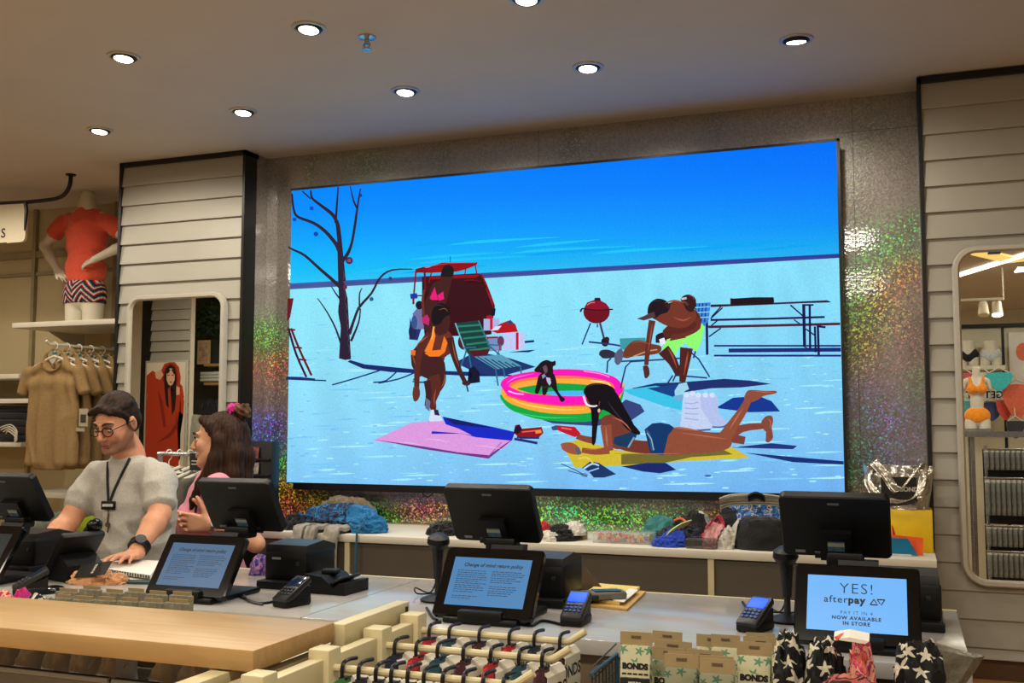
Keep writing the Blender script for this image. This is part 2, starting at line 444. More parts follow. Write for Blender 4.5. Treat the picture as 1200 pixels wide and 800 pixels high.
# iridescence of the lamps, painted into the foil colour: centre, radii (m), colour, strength
def P_(px, py): p = at(px, py, Y=YB); return p.x, p.z
IRI = []
for px, py, rx, rz, c, s in [
    (318, 395, .09, .10, (90, 200, 60), .55), (326, 430, .08, .09, (240, 120, 50), .55), (322, 470, .10, .08, (150, 110, 110), .3), (318, 500, .10, .07, (70, 60, 230), .75), (316, 520, .10, .05, (40, 130, 220), .7),
    (326, 545, .10, .06, (40, 220, 90), .95), (330, 572, .10, .05, (230, 200, 50), .95), (338, 590, .12, .05, (250, 80, 50), 1.), (352, 578, .10, .05, (245, 190, 50), 1.), (370, 590, .10, .05, (230, 220, 60), .9), (345, 606, .15, .04, (240, 110, 100), .8),
    (400, 600, .12, .06, (60, 210, 70), 1.), (440, 606, .18, .06, (40, 200, 60), .95), (485, 600, .10, .045, (230, 80, 110), .8), (510, 596, .10, .04, (240, 70, 90), .85), (500, 614, .16, .03, (200, 190, 80), .6), (545, 600, .15, .05, (90, 200, 80), .6),
    (640, 603, .14, .06, (30, 215, 90), 1.), (690, 606, .2, .055, (60, 210, 60), .95), (740, 610, .2, .055, (110, 205, 50), .9), (800, 612, .2, .05, (120, 190, 50), .8), (850, 605, .08, .05, (250, 110, 40), .7), (880, 612, .15, .05, (160, 160, 60), .5),
    (560, 585, .5, .02, (150, 110, 160), .25), (800, 588, .4, .02, (90, 130, 170), .3),
    (1010, 350, .10, .14, (30, 190, 70), 0.50), (1045, 290, .12, .10, (40, 190, 80), 0.43), (1072, 262, .06, .05, (60, 170, 60), 0.37), (1000, 400, .08, .12, (60, 200, 50), 0.37), (1030, 345, .07, .07, (240, 130, 50), 0.40), (1065, 322, .07, .06, (235, 120, 60), 0.40), (1010, 400, .06, .1, (230, 100, 60), 0.34),
    (1040, 375, .10, .06, (190, 160, 120), 0.31), (1070, 400, .08, .1, (190, 60, 80), 0.25), (1020, 440, .12, .08, (170, 90, 120), 0.19), (1010, 470, .12, .1, (40, 80, 200), 0.31), (1075, 450, .05, .1, (50, 160, 80), 0.25),
    (1050, 500, .12, .10, (80, 60, 200), 0.34), (1010, 520, .08, .10, (30, 160, 110), 0.40), (1030, 540, .12, .08, (90, 80, 190), 0.31), (1000, 555, .05, .08, (40, 190, 80), 0.43), (1015, 580, .06, .06, (200, 110, 60), 0.31),
    (365, 200, .05, .10, (110, 130, 70), .45), (430, 195, .14, .08, (90, 135, 70), .45), (670, 170, .08, .1, (100, 130, 90), .4), (840, 150, .06, .1, (90, 110, 150), .3), (1020, 150, .1, .12, (100, 130, 90), 0.25), (1000, 230, .06, .2, (90, 120, 80), 0.25), (520, 185, .05, .06, (90, 135, 90), .3)]:
    x_, z_ = P_(px, py); IRI.append((x_, z_, rx, rz, lin(c), s))
def foil_mesh(name, u0, u1, fn, n, parent=None):
    nz_ = int((CEIL-.0)/.03); vs = []; fs = []; cc = []; mk = []
    for j in range(nz_+1):
        for i in range(n+1):
            p = fn(u0+(u1-u0)*i/n, CEIL*j/nz_); vs.append(tuple(p))
            wsum = 1e-6; c = [0, 0, 0]; mm = 0
            for (x, z, rx, rz, k, s) in IRI:
                d = ((p[0]-x)/rx)**2+((p[2]-z)/rz)**2
                if d < 9:
                    w = math.exp(-d)*s; wsum += w; mm = 1-(1-mm)*(1-min(1, w))
                    for q in range(3): c[q] += k[q]*w
            cc += [x/wsum for x in c]+[1]; mk.append(min(1, mm))
    for j in range(nz_):
        for i in range(n): a = j*(n+1)+i; fs.append((a, a+1, a+n+2, a+n+1))
    me = bpy.data.meshes.new(name); me.from_pydata(vs, [], fs); me.materials.append(FOIL)
    me.color_attributes.new('Col', 'FLOAT_COLOR', 'POINT').data.foreach_set('color', cc)
    me.attributes.new('Mask', 'FLOAT', 'POINT').data.foreach_set('value', mk)
    return link_mesh(name, me, parent)
wb = struct(foil_mesh('wall_back', XLR, XR, lambda u, z: (u, YB, z), 100))
foil_mesh('wall_return', 4.20, YB, lambda u, z: (XLR, u, z), 4, wb)
# seams of the foil sheets
mb = MB()
for px in (631, 1000):
    x = at(px, 190, Y=YB).x; mb.span((x-.001, YB-.0012, 0), (x+.001, YB, CEIL))
z = at(1030, 152, Y=YB).z; mb.span((at(985, 166, Y=YB).x, YB-.001, z), (XR, YB, z+.002))
obj('seam', mb, mat('foil_seam', (92, 86, 82), rough=.4), wb)
# ---- ship-lap slat panels
def slats(name, x0, x1, z0, z1, y, pitch, parent=None):
    mb = MB(); z = z1
    while z > z0+1e-4:
        zb = max(z0, z-pitch)
        mb.prism([(y+.004, z), (y-.008, zb+.004), (y-.008, zb), (y+.02, zb), (y+.02, z)], (x0, 0, 0), (0, 1, 0), (0, 0, 1), (x1-x0, 0, 0))
        z = zb
    return obj(name, mb, SLAT, parent, smooth=0)
zl = at(143, 197, Y=YP).z
wl = struct(obj('wall_left', MB().span((XL, YP+.02, 0), (XLR-.012, 4.86, zl)), WHITE))
slats('slat_boards', XL+.012, XLR-.004, 0, zl, YP, .0985, wl)
mb = MB()
mb.span((XL-.004, YP-.012, zl), (XLR+.002, 4.22, zl+.022))
mb.span((XLR-.012, YP-.012, 0), (XLR+.002, 4.205, zl+.02)); mb.span((XL-.004, YP-.012, 0), (XL+.012, YP+.03, zl+.02))
obj('black_edging', mb, BLACK, wl)
obj('fascia', MB().span((XL, 4.14, zl+.02), (XLR-.001, 4.86, CEIL)), CEILM, wl)
zr = at(1074, 99, Y=YP).z; zrb = at(1131, 770, Y=YP).z
wr = struct(obj('wall_right', MB().span((XR+.001, YP+.02, 0), (4.6, 4.4, CEIL)), mat('brown_kick', (92, 66, 42), rough=.5)))
slats('slat_boards', XR+.012, 4.6, zrb, zr, YP, .0985, wr)
mb = MB(); mb.span((XR-.002, YP-.012, zr), (4.6, YP+.03, zr+.024)); mb.span((XR-.002, YP-.012, zrb), (XR+.012, YP+.19, zr+.02))
obj('black_edging', mb, BLACK, wr)
obj('fascia', MB().span((XR, YP+.005, zr+.024), (4.6, YP+.03, CEIL)), CEILM, wr)
obj('timber_ledge', MB().span((XR+.1, 3.96, zrb-.12), (4.6, YP+.02, zrb-.075), bev=.003), mat('ledge_timber', (214, 160, 92), rough=.4, var=.15, vs=4, stretch=(1, 14, 14)), wr)
# ================================================================== lamps
WARM = (1.0, .92, .79)
LAMPG = glow('lamp_glow', (255, 244, 226), 14)
RING = mat('lamp_ring', (196, 190, 180), rough=.35, metal=.3)
def downlight(p, label, power, tilt=0., az=0., spot=True):
    t = thing('downlight', label, 'ceiling light', (p.x, p.y, CEIL), 0, 'recessed ceiling downlights')
    obj('trim_ring', MB().lathe([(.044, -.001), (.046, -.006), (.056, -.005), (.058, -.0005)], n=28), RING, t, world=False)
    obj('inner_gimbal', MB().lathe([(.043, -.0005), (.041, -.010), (.034, -.012), (.032, -.004)], n=24, rot=(tilt, az, 0)), BLACK, t, world=False)
    obj('lamp', MB().lathe([(.0325, -.004), (.031, -.0115), (.02, -.0135), (.001, -.014)], n=24, rot=(tilt, az, 0)), LAMPG, t, world=False)
    if spot: lamp_light(p, power)
    return t
def lamp_light(p, power, size=.04):
    l = bpy.data.lights.new('downlight_beam', 'SPOT'); l.energy = power; l.spot_size = radians(172); l.spot_blend = .55; l.shadow_soft_size = size; l.color = WARM
    o = bpy.data.objects.new('downlight_beam', l); COL.objects.link(o); o.location = (p.x, p.y, CEIL-.03)
PW = 22
lamps = [((933, 46), 'recessed downlight nearest the right slat wall'), ((689, 78), 'recessed downlight above the middle of the video screen'),
         ((475, 106), 'recessed downlight above the left end of the video screen'), ((285, 130), 'recessed downlight above the left slat panel'),
         ((117, 152), 'recessed downlight farthest left, above the headless mannequin'), ((617, -3), 'recessed downlight cut off by the top edge of the photo'),
         ((362, 32), 'larger looking front-row downlight left of the sprinkler head'), ((145, 66), 'front-row downlight at the far left of the ceiling')]
for i, (q, lb) in enumerate(lamps): downlight(at(*q, Z=CEIL), lb, PW, tilt=8 if i in (0,) else -6)
for x in (-5.1, -4.35): lamp_light(V((x, 3.57, 0)), PW)
# fill lights added overhead, standing in for the rest of the shop's lighting
for i in range(4):
    for j in range(2):
        l = bpy.data.lights.new('shop_fill_light', 'AREA'); l.shape = 'RECTANGLE'; l.size = 1.2; l.size_y = .3; l.energy = 27; l.color = (1, .93, .80)
        o = bpy.data.objects.new('shop_fill_light', l); COL.objects.link(o); o.location = (-5.4+i*2.3, 1.0-j*2.4, CEIL-.02)
w = bpy.data.worlds.new('world'); sc.world = w; w.use_nodes = True
w.node_tree.nodes['Background'].inputs[0].default_value = (.9, .8, .65, 1); w.node_tree.nodes['Background'].inputs[1].default_value = .05
# sprinkler
p = at(430, 43, Z=CEIL)
t = thing('fire_sprinkler', 'small chrome sprinkler head hanging from the ceiling', 'sprinkler', (p.x, p.y, CEIL))
CHROME = mat('chrome', (190, 190, 195), rough=.2, metal=.9)
obj('escutcheon', MB().lathe([(.03, -.0005), (.03, -.004), (.012, -.008)], n=20), CHROME, t, world=False)
mb = MB().cyl((0, 0, -.004), (0, 0, -.03), .008)
for s in (-1, 1): mb.tube([(s*.006, 0, -.018), (s*.012, 0, -.03), (s*.004, 0, -.042)], .003, n=6)
obj('frame', mb, CHROME, t, world=False)
obj('deflector', MB().lathe([(.004, -.04), (.016, -.043), (.016, -.046), (.002, -.047)], n=16), CHROME, t, world=False)
# ================================================================== mirrors
GLASS = mat('mirror_silver', (238, 240, 236), rough=.0, metal=1., var=0.)
MFR = mat('mirror_frame', (190, 184, 170), rough=.4, metal=.2, var=.03)
def mirror(label, x0, x1, z0, z1, r):
    cx, cz = (x0+x1)/2, (z0+z1)/2; t = thing('wall_mirror', label, 'mirror', (cx, YP-.012, cz))
    wd, ht = x1-x0, z1-z0; fr = .026
    o = rrect(wd, ht, r, 10); i_ = rrect(wd-2*fr, ht-2*fr, r-fr, 10); n = len(o); mb = MB()
    prof = []
    for k, (a, y) in enumerate(((0, .0), (0, -.022), (.25, -.032), (.75, -.032), (1, -.022), (1, 0))):
        prof.append([(o[j][0]*(1-a)+i_[j][0]*a, y, o[j][1]*(1-a)+i_[j][1]*a) for j in range(n)])
    vs = [q for ring in prof for q in ring]
    fs = [[k*n+j, (k+1)*n+j, (k+1)*n+(j+1) % n, k*n+(j+1) % n] for k in range(5) for j in range(n)]
    mb.add(vs, fs); obj('frame', mb, MFR, t, world=False)
    g = rrect(wd-2*fr+.004, ht-2*fr+.004, r-fr, 10)
    obj('glass', MB().prism(g, (0, -.018, 0), (1, 0, 0), (0, 0, 1), (0, .006, 0)), GLASS, t, world=False, smooth=0)
a = at(150, 347, Y=4.09); b_ = at(265, 343, Y=4.09)
mirror('tall rounded mirror on the left slat panel behind the staff', a.x, b_.x, 1.02, a.z, .075)
a = at(1116, 293, Y=4.09); c = at(1126, 686, Y=4.09)
mirror('large rounded mirror on the right slat wall', a.x-.004, a.x+.72, c.z, a.z+.012, .085)
# ================================================================== video wall
p0 = at(342, 223, Y=YS); p1 = at(980, 166, Y=YS); p2 = at(990, 578, Y=YS); p3 = at(336, 567, Y=YS)
SX0, SX1 = (p0.x+p3.x)/2, (p1.x+p2.x)/2; SZ1, SZ0 = (p0.z+p1.z)/2, (p2.z+p3.z)/2
vw = thing('video_wall', 'huge glowing led video screen showing a beach scene', 'screen', ((SX0+SX1)/2, YB, SZ0))
mb = MB(); mb.span((SX0-.002, YS+.004, SZ0-.004), (SX1+.006, YB-.002, SZ1+.008))
mb.span((SX0-.004, YS-.004, SZ1), (SX1+.012, YS+.01, SZ1+.010)); mb.span((SX1, YS-.004, SZ0), (SX1+.012, YS+.01, SZ1+.01))
obj('cabinet', mb, BLACK, vw)
obj('base_bar', MB().span((at(344, 570, Y=YS).x, YS-.006, SZ0-.032), (SX1+.012, YS+.06, SZ0)), BLACK, vw)
obj('cable', MB().tube([at(x, y, Y=YS-.01) for x, y in ((494, 573), (496, 580), (501, 582), (506, 580), (509, 574))], .003, n=6), BLACK, vw)
# ---- the picture on the screen: flat shapes in the screen's own plane
pic = MB(); LAY = [0]
def PX(px, py):
    p = at(px, py, Y=YS); return V((min(max(p.x, SX0), SX1), 0, min(max(p.z, SZ0), SZ1)))
def lay(vs, fs, col):
    LAY[0] += 1; y = YS-.0002-LAY[0]*.000022
    pic.add([V((v.x, y, v.z)) for v in vs], fs, 0, col)
def poly(pts, col):
    pts = [pts[i:i+2] for i in range(0, len(pts), 2)] if isinstance(pts[0], (int, float)) else pts
    b = bmesh.new(); vs = [b.verts.new(PX(*q)) for q in pts]
    try: b.faces.new(vs)
    except ValueError: b.free(); return
    bmesh.ops.triangulate(b, faces=b.faces[:], ngon_method='EAR_CLIP')
    b.verts.index_update(); b.verts.ensure_lookup_table()
    lay([v.co.copy() for v in b.verts], [[v.index for v in f.verts] for f in b.faces], lin(col)); b.free()
def smooth_pts(pts, n=3):
    out = []
    for i in range(len(pts)-1):
        p0, p1, p2, p3 = pts[max(i-1, 0)], pts[i], pts[i+1], pts[min(i+2, len(pts)-1)]
        for k in range(n):
            t = k/n
            out.append(tuple(.5*((2*p1[d])+(-p0[d]+p2[d])*t+(2*p0[d]-5*p1[d]+4*p2[d]-p3[d])*t*t+(-p0[d]+3*p1[d]-3*p2[d]+p3[d])*t**3) for d in range(len(p1))))
    out.append(tuple(pts[-1])); return out
def blob(pts, col, n=3):
    """closed smooth outline"""
    pts = [tuple(pts[i:i+2]) for i in range(0, len(pts), 2)]
    q = pts[-2:]+pts+pts[:2]; s = smooth_pts(q, n); s = s[2*n:-2*n] ; poly(s[:-n] if len(s) > len(pts)*n else s, col)
def line(pts, w, col, sm=True):
    pts = [tuple(pts[i:i+2]) for i in range(0, len(pts), 2)]
    ws = list(w) if isinstance(w, (list, tuple)) else [w]*len(pts)
    q = [(x, y, ws[i]) for i, (x, y) in enumerate(pts)]
    if sm and len(q) > 2: q = smooth_pts(q, 3)
    vs = []; fs = []
    for i, (x, y, ww) in enumerate(q):
        a = q[max(i-1, 0)]; b = q[min(i+1, len(q)-1)]; dx, dy = b[0]-a[0], b[1]-a[1]; l = sqrt(dx*dx+dy*dy) or 1
        vs += [PX(x-dy/l*ww/2, y+dx/l*ww/2), PX(x+dy/l*ww/2, y-dx/l*ww/2)]
    for i in range(len(q)-1): fs.append([2*i, 2*i+1, 2*i+3, 2*i+2])
    lay(vs, fs, lin(col))
def oval(cx, cy, rx, ry, col, n=20, rot=0):
    c, s = cos(radians(rot)), sin(radians(rot))
    poly([(cx+rx*cos(2*pi*i/n)*c-ry*sin(2*pi*i/n)*s, cy+rx*cos(2*pi*i/n)*s+ry*sin(2*pi*i/n)*c) for i in range(n)], col)
def patch(TL, TR, BL, BR, rows, nx=24, jit=0., seed=0):
    """rows: (t, colour at left, colour at right)"""
    rnd = random.Random(seed); vs = []; cs = []; fs = []; cc = []
    for (t, cl, cr) in rows:
        for i in range(nx+1):
            s = i/nx; L_ = (TL[0]+(BL[0]-TL[0])*t, TL[1]+(BL[1]-TL[1])*t); R_ = (TR[0]+(BR[0]-TR[0])*t, TR[1]+(BR[1]-TR[1])*t)
            vs.append(PX(L_[0]+(R_[0]-L_[0])*s, L_[1]+(R_[1]-L_[1])*s)); k = 1+rnd.uniform(-jit, jit)
            cs.append(tuple(x*k for x in lin([cl[d]+(cr[d]-cl[d])*s for d in range(3)])))
    for j in range(len(rows)-1):
        for i in range(nx):
            a = j*(nx+1)+i; f = [a, a+nx+1, a+nx+2, a+1]; fs.append(f); cc.append(tuple(cs[k] for k in f))
    LAY[0] += 1; y = YS-.0002-LAY[0]*.000022; o = len(pic.v)
    for v in vs: pic.v.append(V((v.x, y, v.z)))
    for f, c in zip(fs, cc): pic.f.append([o+i for i in f]); pic.m.append(0); pic.c.append(c)
HL, HR = (339, 339), (986, 300)
patch((341, 222), (981, 165), HL, HR, [(0, (0, 142, 255), (0, 118, 250)), (.25, (0, 150, 255), (0, 124, 252)), (.5, (0, 168, 255), (4, 138, 252)), (.7, (8, 186, 255), (8, 150, 250)), (.85, (20, 196, 250), (18, 166, 246)), (1, (60, 206, 246), (40, 180, 240))], 16)
for k in range(14):
    rnd = random.Random(k); x = 345+rnd.random()*560; t = .62+rnd.random()*.3; y0 = 222-(x-341)*.089; yh = 339-(x-339)*.0603; y = y0+(yh-y0)*t
    line([x, y, x+40, y-4, x+90+rnd.random()*60, y-9], [.5, 3.5, .5], [(0, 170, 246), (30, 200, 250)][k % 2])
patch(HL, HR, (335, 568), (991, 579), [(0, (148, 234, 252), (140, 224, 250)), (.15, (150, 232, 250), (138, 222, 250)), (.4, (150, 228, 250), (138, 216, 248)), (.7, (148, 220, 250), (136, 204, 246)), (1, (138, 206, 248), (118, 180, 242))], 40, .06, 3)
patch((339, 332), (986, 297), (339, 339), (986, 302), [(0, (66, 110, 180), (50, 70, 170)), (.4, (72, 92, 160), (46, 60, 150)), (1, (88, 104, 170), (60, 76, 160))], 20, .12, 5)
for k in range(230):     # wind streaks on the salt flat
    rnd = random.Random(100+k); x = 338+rnd.random()*640; y = 350+rnd.random()**.8*218; l = (8+rnd.random()*40)*(y-280)/200
    if y < 345-(x-340)*.06: continue
    line([x, y, x+l/2, y-.6, x+l, y-1.2], [.3, .8+(y-330)/140, .3], [(166, 238, 252), (128, 204, 246), (178, 240, 252), (134, 208, 250)][k % 4])
rnd = random.Random(77)
for k in range(700):     # grain of the salt crust, coarser towards the viewer
    x = 338+rnd.random()*648; y = 348+rnd.random()*225
    if y < 347-(x-340)*.06 or y > 566+(x-336)*.0168: continue
    r = .4+(y-330)/230*rnd.random()*1.6; oval(x, y, r*2.6, r*.6, [(172, 240, 253), (120, 196, 242), (182, 238, 252), (130, 192, 236), (156, 214, 250)][k % 5], 6)
TD = (48, 34, 58); TS = (22, 36, 110)
# tree, its shadow, ladder, baubles
poly([413, 422, 430, 427, 470, 431, 500, 434, 560, 436, 620, 441, 560, 441, 500, 438, 460, 436, 428, 432, 410, 424], (26, 44, 112))
for l in ([448, 434, 420, 443, 392, 451], [470, 433, 455, 446, 440, 448], [490, 436, 470, 444, 446, 449], [500, 438, 486, 447, 520, 448], [338, 444, 360, 445, 385, 446]): line(l, 1.6, (26, 48, 120))
poly([400, 420, 407, 422, 414, 421, 411, 376, 410, 350, 405, 330, 402, 300, 403, 280, 400, 278, 398, 290, 399, 330, 400, 350, 402, 385], TD)
line([404, 330, 402, 300, 399, 268, 396, 258, 390, 250, 374, 238, 368, 232, 367, 224], [8, 6, 5, 4, 4, 3, 2.5, 2], TD)
line([400, 294, 396, 286, 384, 272, 370, 262, 352, 255, 347, 246, 345, 228], [5, 4.5, 4, 3.5, 3, 2.5, 2], TD)
line([403, 308, 410, 298, 415, 285, 419, 262, 421, 247, 425, 222], [4.5, 4, 3, 3, 2.5, 1.5], TD)
line([421, 245, 417, 236, 413, 219], [2.2, 2, 1], TD); line([396, 262, 397, 248, 399, 220], [3, 2.5, 1.6], TD); line([367, 234, 357, 225], 1.6, TD)
line([402, 338, 394, 330, 378, 316, 360, 300, 348, 294, 340, 290], [4, 4, 3.4, 3, 2.4, 2], TD)
line([412, 392, 418, 374, 424, 360, 438, 344, 448, 326, 462, 317, 486, 316], [4, 3, 3, 2.6, 2.4, 2, 1.2], TD)
line([424, 360, 424, 345, 427, 338], [2, 1.6, 1], TD); line([414, 400, 423, 378, 425, 362], [3, 2, 1.4], TD); line([403, 405, 396, 385, 386, 366, 375, 350], [2.4, 2, 1.6, 1], TD); line([402, 352, 396, 344, 391, 336], [2, 1.6, 1], TD); line([404, 386, 400, 366, 402, 350], 2, TD)
for x, y, r, c in ((412, 306, 4.2, (70, 40, 90)), (368, 245, 2.4, (10, 80, 190)), (348, 258, 2.2, (10, 70, 190)), (373, 275, 2.6, (10, 70, 180)), (407, 337, 2.6, (120, 30, 60)), (438, 351, 2.4, (60, 90, 150)), (460, 327, 2.2, (70, 60, 110)), (425, 230, 2, (20, 60, 150)), (423, 362, 2, (60, 50, 80))): oval(x, y, r, r, c)
oval(412, 306, 2.2, 2.2, (150, 80, 110))
LD = (110, 22, 34)
poly([340, 350, 347, 350, 343, 372, 339, 378], LD); line([341, 385, 350, 415, 362, 442], 2.6, (60, 20, 60)); line([344, 385, 354, 410, 368, 440], 2.6, LD)
for a, b in ((386, 387), (407, 408), (421, 422)): line([339+(a-386)*.35, a, 349+(a-386)*.37, b], 2, LD)
line([338, 443, 350, 443, 372, 445], 3, (30, 50, 120))
# red beach buggy
CARD = (62, 10, 22); CARR = (150, 8, 24)
poly([482, 398, 492, 399, 496, 386, 486, 384, 483, 372], (40, 50, 120)); oval(486, 389, 4.6, 9, (34, 40, 84)); poly([486, 368, 494, 358, 500, 362, 500, 386, 489, 386], (120, 120, 170)); oval(488, 378, 3.5, 8, (60, 90, 150))
poly([497, 325, 560, 321, 566, 322, 571, 331, 582, 358, 582, 366, 579, 374, 578, 392, 560, 394, 500, 394, 497, 356], CARD)
poly([504, 324, 566, 322, 560, 326, 508, 328], CARR); line([566, 322, 572, 334, 581, 358], 2, CARR); poly([579, 362, 583, 362, 582, 370, 577, 372], (30, 14, 40))
poly([488, 320, 491, 316, 505, 314, 520, 308.5, 562, 308, 561, 311, 549, 316, 538, 319, 505, 320.5], CARR); poly([489, 316, 500, 313, 504, 319, 490, 320.5], (130, 10, 30))
line([490, 318, 488, 340, 487, 356], 2, CARR); line([500, 318, 501, 340], 2.4, (110, 12, 34)); line([508, 320, 505, 332], 1.6, CARR); line([559, 310, 561, 322], 1.6, CARR); line([548, 316, 547, 322], 1.4, CARR); line([530, 308, 530, 301], .8, (60, 40, 80))
poly([483, 345, 491, 344, 492, 350, 484, 351], (24, 60, 170)); line([490, 347, 499, 347], 1.4, (30, 30, 90)); oval(494, 358, 4.5, 5, (30, 16, 40)); line([487, 350, 487, 357], 2.4, CARR)
# presents
def present(x0, y0, x1, y1, c, rib=.5):
    poly([x0, y0, x1, y0-.5, x1, y1, x0, y1+.8], c); x = x0+(x1-x0)*rib; poly([x-1.6, y0, x+1.6, y0, x+1.6, y1, x-1.6, y1], (205, 20, 60))
poly([615, 411, 630, 410, 622, 413, 598, 413], (30, 50, 110)); line([617, 401, 628, 400], 2.6, (30, 50, 110))
present(569, 374, 587, 387, (176, 186, 232), .5); oval(576, 372, 4, 2.2, (180, 20, 50)); present(568, 395, 586, 411, (150, 30, 60), .2); present(574, 397, 590, 411, (130, 150, 200), .9); present(592, 390, 617, 410, (196, 206, 246), .65)
poly([577, 388, 588, 380, 598, 376, 606, 380, 609, 389, 585, 391], (186, 16, 34)); poly([577, 388, 583, 383, 590, 382, 586, 387], (236, 226, 250)); poly([596, 379, 600, 375, 604, 379, 600, 381], (60, 70, 110)); oval(589, 400, 4, 6, (110, 60, 90)); oval(546, 401, 7, 9, (90, 20, 40))
# green lounger left
LG = (24, 92, 92)
poly([536, 425, 560, 412, 600, 420, 630, 430, 590, 441, 560, 437], (34, 56, 116)); poly([536, 379, 563, 376, 577, 408, 574, 415, 552, 416, 545, 408], (18, 70, 66))
for k in range(5): line([538+k*3.6, 383+k*7, 566+k*3.2, 381+k*6.6], 2.2, (52, 130, 112))
line([536, 379, 548, 412], 1.6, (120, 190, 200)); line([563, 376, 577, 408], 1.6, (60, 130, 140)); poly([552, 411, 576, 410, 573, 416, 556, 418], (90, 26, 36))
poly([558, 418, 590, 416, 613, 429, 583, 433], (96, 160, 190))
for k in range(6): line([562+k*8, 418+k*1.6, 585+k*5, 433-k*.4], 1.2, (22, 60, 90))
for l in ([549, 411, 546, 420, 542, 430], [552, 416, 556, 440], [583, 432, 586, 452], [592, 431, 594, 442], [612, 429, 613, 438], [573, 404, 590, 405, 585, 416], [576, 406, 588, 416], [545, 408, 560, 407]): line(l, 1.7, (50, 110, 140), False)
poly([556, 440, 552, 432, 558, 429, 564, 436, 565, 448, 550, 450], (18, 22, 50))
# rear woman in a pink top
SK = (112, 52, 40); SKD = (74, 34, 34)
blob([505, 345, 510, 333, 522, 328, 531, 330, 528, 345, 524, 360, 520, 372, 521, 392, 508, 396, 500, 384, 497, 370, 499, 356], SKD); blob([520, 333, 519, 322, 524, 314, 532, 313, 534, 322, 530, 333, 525, 337], SKD); blob([520, 325, 521, 315, 527, 311, 534, 315, 533, 324, 527, 325], (28, 20, 24))
poly([512, 337, 516, 352, 509, 352, 506, 350], (235, 30, 130)); poly([522, 342, 523, 351, 517, 353, 515, 347], (235, 30, 130)); poly([497, 372, 503, 369, 506, 374, 505, 382, 497, 378], (200, 40, 110)); line([500, 340, 498, 352, 499, 372], 3, SK)
# woman in orange
poly([510, 428, 514, 478, 505, 478, 500, 452], SK)
blob([489, 420, 487, 412, 492, 404, 500, 397, 508, 390, 522, 386, 530, 390, 535, 400, 533, 412, 524, 419, 521, 430, 516, 442, 500, 436], SK)
blob([484, 416, 490, 408, 500, 412, 521, 420, 525, 438, 524, 450, 517, 460, 512, 456, 514, 448, 504, 444, 492, 438, 485, 428], SKD)
line([511, 440, 514, 455, 509, 470, 511, 481], [13, 11, 9, 6], (98, 44, 38)); line([503, 446, 505, 462, 503, 476], [8, 7, 6], SKD)
line([507, 392, 497, 406, 492, 428, 491, 455], [10, 8, 7, 6], (96, 44, 38)); blob([487, 454, 493, 453, 495, 462, 492, 469, 488, 470, 486, 462], (110, 56, 46))
line([530, 396, 534, 414, 540, 432, 547, 447], [8, 7.5, 6, 5], SKD); oval(549, 449, 5, 3, (70, 34, 40)); line([549, 450, 551, 459], 1.8, (40, 60, 110))
blob([508, 382, 509, 370, 518, 362, 528, 364, 530, 376, 528, 388, 520, 393, 513, 391], SKD); blob([508, 376, 510, 362, 518, 356, 528, 359, 530, 368, 524, 372, 518, 380, 511, 381], (26, 18, 24))
poly([511, 386, 513, 394, 508, 415, 500, 412, 506, 400], (252, 136, 40)); poly([523, 394, 527, 402, 524, 413, 517, 418, 506, 418, 500, 414, 509, 411, 519, 410], (250, 130, 36)); line([511, 383, 509, 398], 2.2, (255, 176, 90)); poly([484, 410, 490, 411, 489, 417, 484, 416], (240, 120, 40))
poly([508, 480, 516, 480, 521, 492, 520, 497, 510, 497, 505, 492], (214, 226, 246)); poly([511, 480, 516, 480, 518, 487, 512, 486], (36, 44, 74)); line([504, 494, 512, 498, 520, 497], 2, (40, 56, 100)); poly([502, 466, 507, 470, 506, 482, 501, 478], (110, 120, 150))
# towel and the long shadow
poly([485, 495, 520, 493, 560, 500, 600, 508, 604, 514, 596, 522, 575, 535, 571, 537, 500, 524, 440, 516], (224, 160, 226)); poly([440, 514.5, 500, 523, 571, 535, 575, 533, 600, 516, 604, 514, 575, 537, 500, 526], (120, 60, 140))
poly([521, 488, 545, 493, 580, 500, 606, 506, 602, 516, 590, 515, 560, 512, 545, 508, 508, 508, 509, 505, 535, 507, 557, 510, 540, 502, 525, 497], (26, 44, 200)); poly([521, 488, 545, 493, 580, 501, 560, 500, 535, 497], (22, 32, 110)); line([590, 518, 575, 534], 1, (170, 100, 190)); line([605, 514, 622, 517, 632, 519], 3, (30, 50, 120))
poly([604, 507, 606, 498, 611, 497, 614, 502, 637, 500, 639, 507, 632, 514, 612, 514], (150, 20, 36)); poly([606, 500, 611, 497, 614, 503, 610, 508, 604, 507], (40, 16, 50)); line([614, 506, 634, 504], 1.4, (240, 110, 110)); line([608, 512, 634, 513], 2, (40, 40, 120)); poly([629, 504, 636, 503, 637, 507, 630, 508], (240, 150, 60))
